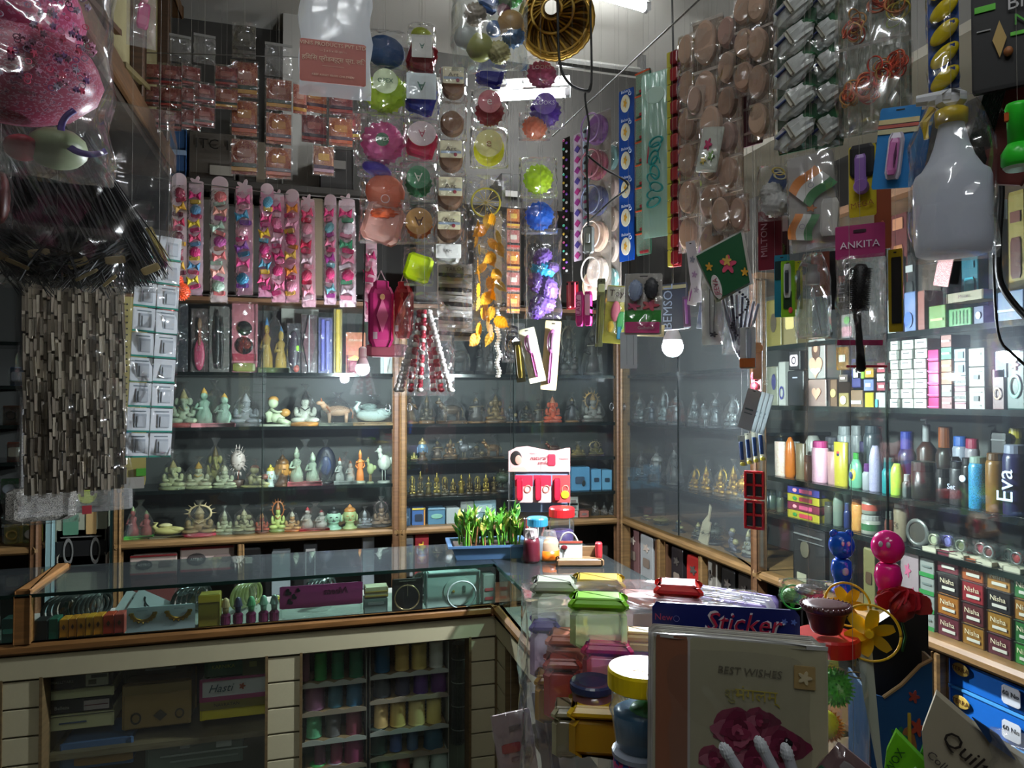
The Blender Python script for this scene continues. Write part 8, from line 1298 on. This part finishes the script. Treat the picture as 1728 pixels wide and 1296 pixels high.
# greeting-card pack and sticker sheet
d = .86; b_, H, rz = hang(1246, 1084, 1345, d, -4); W = S(284, d); t = thing('greeting_card_pack', 'large film pack of wedding greeting cards printed with a dusky rose', 'greeting cards', b_, rz); t.rotation_euler = (-.04, .008, rz)
for k in range(6): inst('card', UB, mat(['b8b49c', 'c8c4b8', 'd0ccc4', 'a8a49c', 'c8c4bc', 'b0a8a0'][k], .45), t, (-.0015 * k, .004 * k + .002, H / 2 + .001 * k), (0, 0, 0), (W, .0035, H))
inst('brown_panel', UB, mat('8c5c44', .4), t, (-W * .39, -.0015, H / 2), (0, 0, 0), (W * .19, .002, H * .985)); inst('white_spine', UB, mat('b8b4b0'), t, (-W * .29, -.0015, H / 2), (0, 0, 0), (W * .02, .002, H * .985)); inst('ivory_panel', UB, mat('a8a488', .4), t, (W * .1, -.001, H / 2), (0, 0, 0), (W * .78, .002, H * .985))
text('BEST WISHES', .0128, t, (W * .06, -.003, H * .80), mat('6c6650'), shear=.15); text('मंगलम्', .020, t, (W * .10, -.003, H * .655), mat('b8a838')); text('शुभ', .018, t, (-W * .02, -.003, H * .65), mat('a09a5c')); inst('gold_frame', UB, mat('a08858'), t, (W * .37, -.003, H * .80), (0, 0, 0), (.024, .002, .027)); inst('frame_flower', UFLO, mat('c8bc98'), t, (W * .37, -.0045, H * .80), (0, 0, 0), (.017, .002, .017))
def petal(): return MB().prism([(.5 * (1 + .12 * sin(5 * a + 1)) * cos(a), .42 * (1 + .1 * cos(4 * a)) * sin(a)) for a in [-i * 2 * pi / 18 for i in range(18)]], -.5, .5)
PE = cm('petal', petal); R.seed(2); RC = ['6c1c3a', '8a2c4c', '9c4460', '7a2444', 'a85870', '5c1830']
for cx, cz, s, nn in ((-.0, .42, .40, 18), (.24, .36, .34, 14), (.1, .22, .40, 14), (-.14, .22, .26, 10), (.12, .50, .24, 9)):
    for k in range(nn):
        r = s * (1 - k / nn) ** .8; a = k * 2.4; inst('rose_petal', PE, mat(RC[k % 6], .5), t, (cx * W + r * .35 * W * cos(a) * .5, -.0022 - .0003 * k, cz * H + r * .3 * W * sin(a) * .5), (0, a, 0), (r * W * .62, .0006, r * W * .5))
inst('film', pillow(W * 1.03, H, .016, 1, 12, 12), film(body=.07, rough=.1, sc=7, bump=.5, name='card_film', gloss=.2), t, (-.004, .004, 0)); inst('top_fold', UBR, mat('b8b8b4', .3), t, (0, .006, H * .99), (0, 0, 0), (W, .02, .006))
d = .93; b_, H, rz = hang(1224, 1024, 1345, d, -4); W = S(240, d); t = thing('sticker_sheet', 'deep blue sheet with the red outlined word Sticker behind the greeting cards', 'sticker sheet', b_, rz); inst('sheet', UB, mat('14206c', .35), t, (0, 0, H / 2), (0, 0, 0), (W, .004, H))
zt = H - .021
for s_, c, off_ in ((.034, 'e8e4e8', 0), (.033, 'c02848', -.002)): 
    o = text('Sticker', s_, t, (W * .12, -.003 + off_, zt), mat(c), shear=.25, ext=.01)
    if off_ == 0: o.scale = (s_ * 1.04, s_ * 1.12, s_)
text('New', .012, t, (-W * .42, -.004, zt + .002), mat('b84060')); 
for x in (.4, .46): inst('star', UFLO, mat('5a7ad0'), t, (W * x, -.003, zt + .006), (0, 0, 0), (.008, .001, .008))
inst('ring_mark', UTHIN, mat('8c8cc8'), t, (-W * .33, -.003, zt + .001), (0, 0, 0), (.008, .01, .008))
# open hands of white wrapped sticks at the bottom
for i, (px, py, rr, l) in enumerate([(1258, 1318, -.6, 'white frayed cotton stick low in front of the rose'), (1312, 1310, -.5, 'second white frayed cotton stick right of the first'), (1345, 1325, -.3, 'third white cotton bundle near the bottom edge')]):
    p = P(px, py, .76); t = thing('cotton_stick', l, 'cotton stick', p, face(p)); t.rotation_euler = (0, rr, face(p)); inst('stick', UCYL, mat('b8bcc4', .6), t, (0, 0, 0), (0, 0, 0), (.012, .012, .07)); inst('tip', URUF, mat('d0d4d8', .8), t, (0, 0, .033), (0, 0, 0), (.014, .014, .024)); inst('stem', UCYL, mat('8c8f98'), t, (0, 0, -.045), (0, 0, 0), (.006, .006, .04))
p = P(1325, 1262, .845); tag(inst('bottle_stopper', UBR, mat('121216', .3), None, p, (0, .4, -.3), (.010, .01, .022)), 'small black cap at the corner of the greeting card pack', 'cap')
t = card_item(1398, 1256, 1340, 75, .8, 0, '8c6c6c', 'crumpled clear pack with red white print low beside the jar', [('green_edge', 'box', -.2, .35, .6, .1, .003, '1c6a4c'), ('print', 'soft', .1, .7, .6, .2, .003, 'b0a8a8')], 'pack', 'foil_pack', tilt=.6, film_=.03, hole=0)
# big jar with red lid, spiky balls
p = P(1398, 1310, 1.0); H = S(240, 1.0); t = thing('big_jar', 'large clear jar with a red lid holding spiky balls', 'jar', p, face(p)); W = S(128, 1.0)
part('jar_wall', MB().lathe([(W * .44, 0), (W * .5, .012), (W * .5, H * .62), (W * .47, H * .76), (W * .36, H * .84), (W * .34, H * .88)], n=32, caps=False), film('eef4f0', .04, .05, 5, .15, 'jar_wall', .3), t, smooth=True)
part('lid', MB().lathe([(W * .36, H * .88), (W * .40, H * .885), (W * .40, H * .985), (W * .37, H)], n=30), mat('c81c18', .3), t)
for i, (px, py, r, c, l) in enumerate([(1408, 1160, 34, '5cc828', 'lime green spiky ball in the big jar'), (1398, 1225, 27, 'f09020', 'orange and yellow spiky ball in the big jar'), (1370, 1275, 24, 'c8a820', 'yellow spiky ball low in the big jar')]):
    q = P(px, py, 1.0); s = thing('spiky_ball', l, 'ball', q - Vector((0, 0, S(r, 1.0)))); inst('ball', USPIKE, mat(c, .4), s, (0, 0, S(r, 1.0)), (0, 0, 0), S(2 * r, 1.0))
    if i == 1: inst('yellow_half', UBALL, mat('e8d820', .4), s, (-.006, .0, S(r, 1.0) + .003), (0, 0, 0), S(1.75 * r, 1.0))
# brown basket-shaped pot on the red lid
p = P(1394, 1066, .99); t = thing('brown_pot', 'dark maroon basket-rimmed pot standing on the red jar lid', 'pot', p, face(p)); W = S(78, .99)
part('pot', MB().lathe([(W * .28, 0), (W * .32, .004), (W * .42, S(34, .99)), (W * .5, S(38, .99))], n=26), mat('38121a', .4), t, smooth=True); part('rim', MB().lathe([(W * .48, S(36, .99)), (W * .52, S(40, .99)), (W * .50, S(46, .99)), (W * .3, S(48, .99))], n=26), mat('4a1c20', .35), t, smooth=True)
for k in range(30): a = k * 2 * pi / 30; inst('rim_stitch', UBALL, mat('6a3a34', .4), t, (W * .5 * cos(a), W * .5 * sin(a), S(45, .99)), (0, 0, a), (.005, .003, .005))
# pinwheels
def fan(px, py, d, rpx, c, label, off=0, n=6, rot=0.2, tilt=0):
    q = P(px, py, d); r = S(rpx, d); t = thing('toy_fan', label, 'pinwheel', q, face(q, off)); t.rotation_euler = (tilt, 0, face(q, off)); part('ring', MB().tube([(r * cos(a), 0, r * sin(a)) for a in [k * 2 * pi / 40 for k in range(41)]], .0018, 6), mat(c, .3), t, smooth=True)
    me = cm('fan_blade', lambda: MB().grid(lambda u, v: ((u - .5) * (.25 + .75 * sin(pi * (.15 + .7 * v))), .35 * (u - .5) * (1 - .4 * v), .1 + .82 * v), 4, 6), True)
    for k in range(n): inst('blade', me, mat(c, .3), t, (0, 0, 0), (0, rot + k * 2 * pi / n, 0), (r * .46, r * .7, r * .92))
    inst('hub', UDISC, mat(c, .3), t, (0, -.004, 0), (0, 0, 0), (.012, .01, .012)); return t
fan(1467, 1068, .98, 47, 'e8b81c', 'yellow toy fan with six blades in a thin ring', 0); fan(1430, 1020, 1.06, 36, 'e0b41c', 'second yellow toy fan half hidden behind the first', 15, rot=.5); fan(1340, 1008, 1.2, 20, '3cb848', 'green toy fan behind the sticker sheet', 10)
q = P(1460, 1230, .985); t = thing('clear_strap', 'bright folded clear strip running down the side of the big jar', 'plastic strip', q, face(q)); m = MB(); m.add([(-.012, 0, .13), (.008, 0, .13), (.022, -.002, -.06), (.016, -.002, -.06), (-.002, -.01, .05)], [(0, 4, 1), (4, 3, 2, 1), (0, 3, 4)]); part('strip', m, mat('b8bcac', .2), t)
t = thing('ring_handle', 'thin tan ring inside the top of the big jar', 'ring', P(1450, 1140, 1.0), face(P(1450, 1140, 1.0))); inst('ring', UTHIN, mat('a88a50', .4), t, (0, 0, 0), (.9, 0, 0), (S(40, 1), .03, S(30, 1)))
# blue box, black backing, toys and rose
d = 1.12; b_, H, rz = hang(1522, 1110, 1340, d, -18); W = S(96, d); t = thing('toy_carton', 'blue open carton printed with coloured toy figures, torn top edge', 'carton', b_, rz)
part('front_wall', MB().prism([(-W / 2, 0), (W / 2, 0), (W / 2, H * 1.0), (W * .3, H * .95), (0, H * .80), (-W * .3, H * .70), (-W / 2, H * .72)], -.002, .002), mat('174a7c', .45), t); part('torn_edge', MB().tube([(W / 2, -.002, H), (W * .3, -.003, H * .95), (0, -.002, H * .80), (-W * .3, -.003, H * .70)], .003), mat('a88c64', .8), t)
part('side_wall', MB().box((-W / 2, .06, H * .35), (.004, .12, H * .7)), mat('1c4870', .5), t); part('side_wall', MB().box((W / 2, .06, H * .5), (.004, .12, H)), mat('9a8a70', .6), t)
deco(t, W, H, .004, [('toy_print', 'flower', .2, .72, .2, .1, .002, '8c3a30'), ('toy_print', 'flower', -.05, .42, .3, .16, .002, '1c7048'), ('toy_print', 'ball', .1, .3, .3, .4, .002, '8a5c30'), ('toy_print', 'flower', .25, .5, .24, .14, .003, 'a0402c'), ('toy_print', 'cyl', .12, .4, .06, .4, .003, 'b09a30')])
d = 1.16; b_, H, rz = hang(1512, 1018, 1300, d, -10); W = S(100, d); t = thing('black_board', 'tall black folded board rising out of the blue carton', 'board', b_, rz); part('board', MB().prism([(-W / 2, 0), (W / 2, 0), (W / 2, H), (0, H * .94), (-W / 2, H * .8)], -.002, .03), mat('0c0c0f', .5), t)
def toy_bottle(px, pyt, pyb, wpx, c, label, ears=0, d=1.08):
    b_ = P(px, pyb, d); H = S(pyb - pyt, d); W = S(wpx, d); t = thing('bubble_bottle', label, 'toy bottle', b_, face(b_, -20 if ears else 12)); m_ = mat(c, .18)
    part('bottle', MB().lathe([(W * .36, 0), (W * .40, H * .02), (W * .40, H * .05), (W * .33, H * .07), (W * .31, H * .14), (W * .29, H * .15), (W * .30, H * .22), (W * .36, H * .26), (W * .42, H * .38), (W * .36, H * .52), (W * .26, H * .56)], n=26), m_, t, smooth=True)
    part('head', MB().ball((0, 0, H * .78), (W * .5, W * .47, H * .225), 26), m_, t, smooth=True)
    if ears:
        for s in (-1, 1): part('ear', MB().ball((s * W * .30, 0, H * .97), (W * .17, W * .10, W * .17), 14), m_, t, smooth=True)
        part('muzzle', MB().ball((0, -W * .42, H * .72), (W * .15, W * .1, W * .1), 12), m_, t, smooth=True)
        part('belly_mark', MB().ball((-.0, -W * .37, H * .38), (W * .14, W * .06, H * .07), 12), mat('a8b8c8', .3), t, smooth=True)
    for s in (-1, 1): part('eye', MB().ball((s * W * .11, -W * .44, H * .84), (W * .07, W * .04, W * .10), 10), mat('d0c8d4', .3), t, smooth=True)
toy_bottle(1421, 898, 1000, 42, '1458c8', 'glossy blue bear-eared bubble bottle standing in the carton', 1, 1.2); toy_bottle(1499, 896, 1020, 52, 'f0208c', 'glossy pink round-headed bubble bottle standing in the carton', 0, 1.12)
p = P(1522, 1016, 1.09); t = thing('paper_rose', 'crimson paper rose beside the pink bubble bottle', 'artificial flower', p, face(p))
for k in range(16): a = k * 2.4; r = .006 + .0017 * k; inst('petal', PE, mat(['a81424', '8c101c', 'c02030'][k % 3], .5), t, (r * cos(a) * .9, r * sin(a) * .4, .008 - .0006 * k), (.5 * sin(a), .5 * cos(a) + .2, a), (.034, .003, .036))
part('bloom_base', MB().lathe([(.004, -.03), (.016, -.02), (.022, .0), (.01, .008)], n=14), mat('8c1018', .5), t, smooth=True); part('stem', MB().tube([(0, 0, -.03), (.005, .03, -.06), (.0, .05, -.09)], .002), mat('1c5a28'), t)
t = blob('silver_wrap', 'crumple of silver and pink film behind the brown pot', 'plastic film', 1365, 1000, 95, 40, 1.15, .05, None, 4, 12, [('pink_piece', 'ruff', .1, .4, .3, .5, .03, 'b84878'), ('green_piece', 'ruff', -.3, .3, .3, .6, .03, '5ca848'), ('silver_piece', 'ruff', .0, .6, .5, .5, .03, mat('a8a8a8', .2, .6))])
# green packets and paper bag at the lower right
for i, (pts, c, l) in enumerate([([(1512, 1233), (1562, 1275), (1560, 1320), (1490, 1320), (1496, 1270)], '7ae020', 'bright lime packet with a pointed corner'), ([(1562, 1246), (1600, 1262), (1594, 1310), (1540, 1320), (1550, 1280)], '3c9a1c', 'darker green packet behind the lime one'), ([(1508, 1290), (1570, 1284), (1575, 1330), (1500, 1330)], '6cd01c', 'lime packet along the bottom edge')]):
    d = .80 + .03 * i; ps = [P(a, b, d) for a, b in pts]; c0 = sum(ps, Vector()) / len(ps); rz = face(c0); M3 = Matrix.Rotation(-rz, 3, 'Z'); loc = [M3 @ (q - c0) for q in ps]
    t = thing('snack_packet', l, 'packet', c0, rz); part('packet', MB().prism([(v.x, v.z) for v in loc][::-1], -.008, .004), mat(c, .25, kind='foil', sc=10), t); text('WOX', .012, t, (-.008, -.010, .002), mat('1c5a10'), rot=(pi / 2, -1.1, 0)); inst('white_mark', UDIA, mat('d8f0c0'), t, (.012, -.009, -.006), (0, 0, 0), (.01, .002, .012))
d = .74; pts = [(1578, 1182), (1640, 1222), (1728, 1262), (1790, 1330), (1560, 1330), (1553, 1252)]; ps = [P(a, b, d) for a, b in pts]; c0 = sum(ps, Vector()) / 6; rz = face(c0); M3 = Matrix.Rotation(-rz, 3, 'Z'); loc = [M3 @ (q - c0) for q in ps]
t = thing('paper_bag', 'creased cream paper bag lettered Quilt in the lower right corner', 'paper bag', c0, rz); part('bag', MB().prism([(v.x, v.z) for v in loc][::-1], -.004, .012), mat('b0a890', .6), t); text('Quilt', .023, t, (-.006, -.006, -.004), mat('2a2420'), rot=(pi / 2, .65, 0)); text('Collection', .012, t, (-.02, -.006, -.028), mat('4a4440'), rot=(pi / 2, .65, 0))
inst('blue_sliver', UDIA, mat('1c3c68'), t, (.018, -.007, .018), (0, .75, 0), (.05, .003, .012)); inst('film_scrap', pillow(.07, .05, .03, 2, 8, 8), FILM2, t, (.05, -.01, -.02))
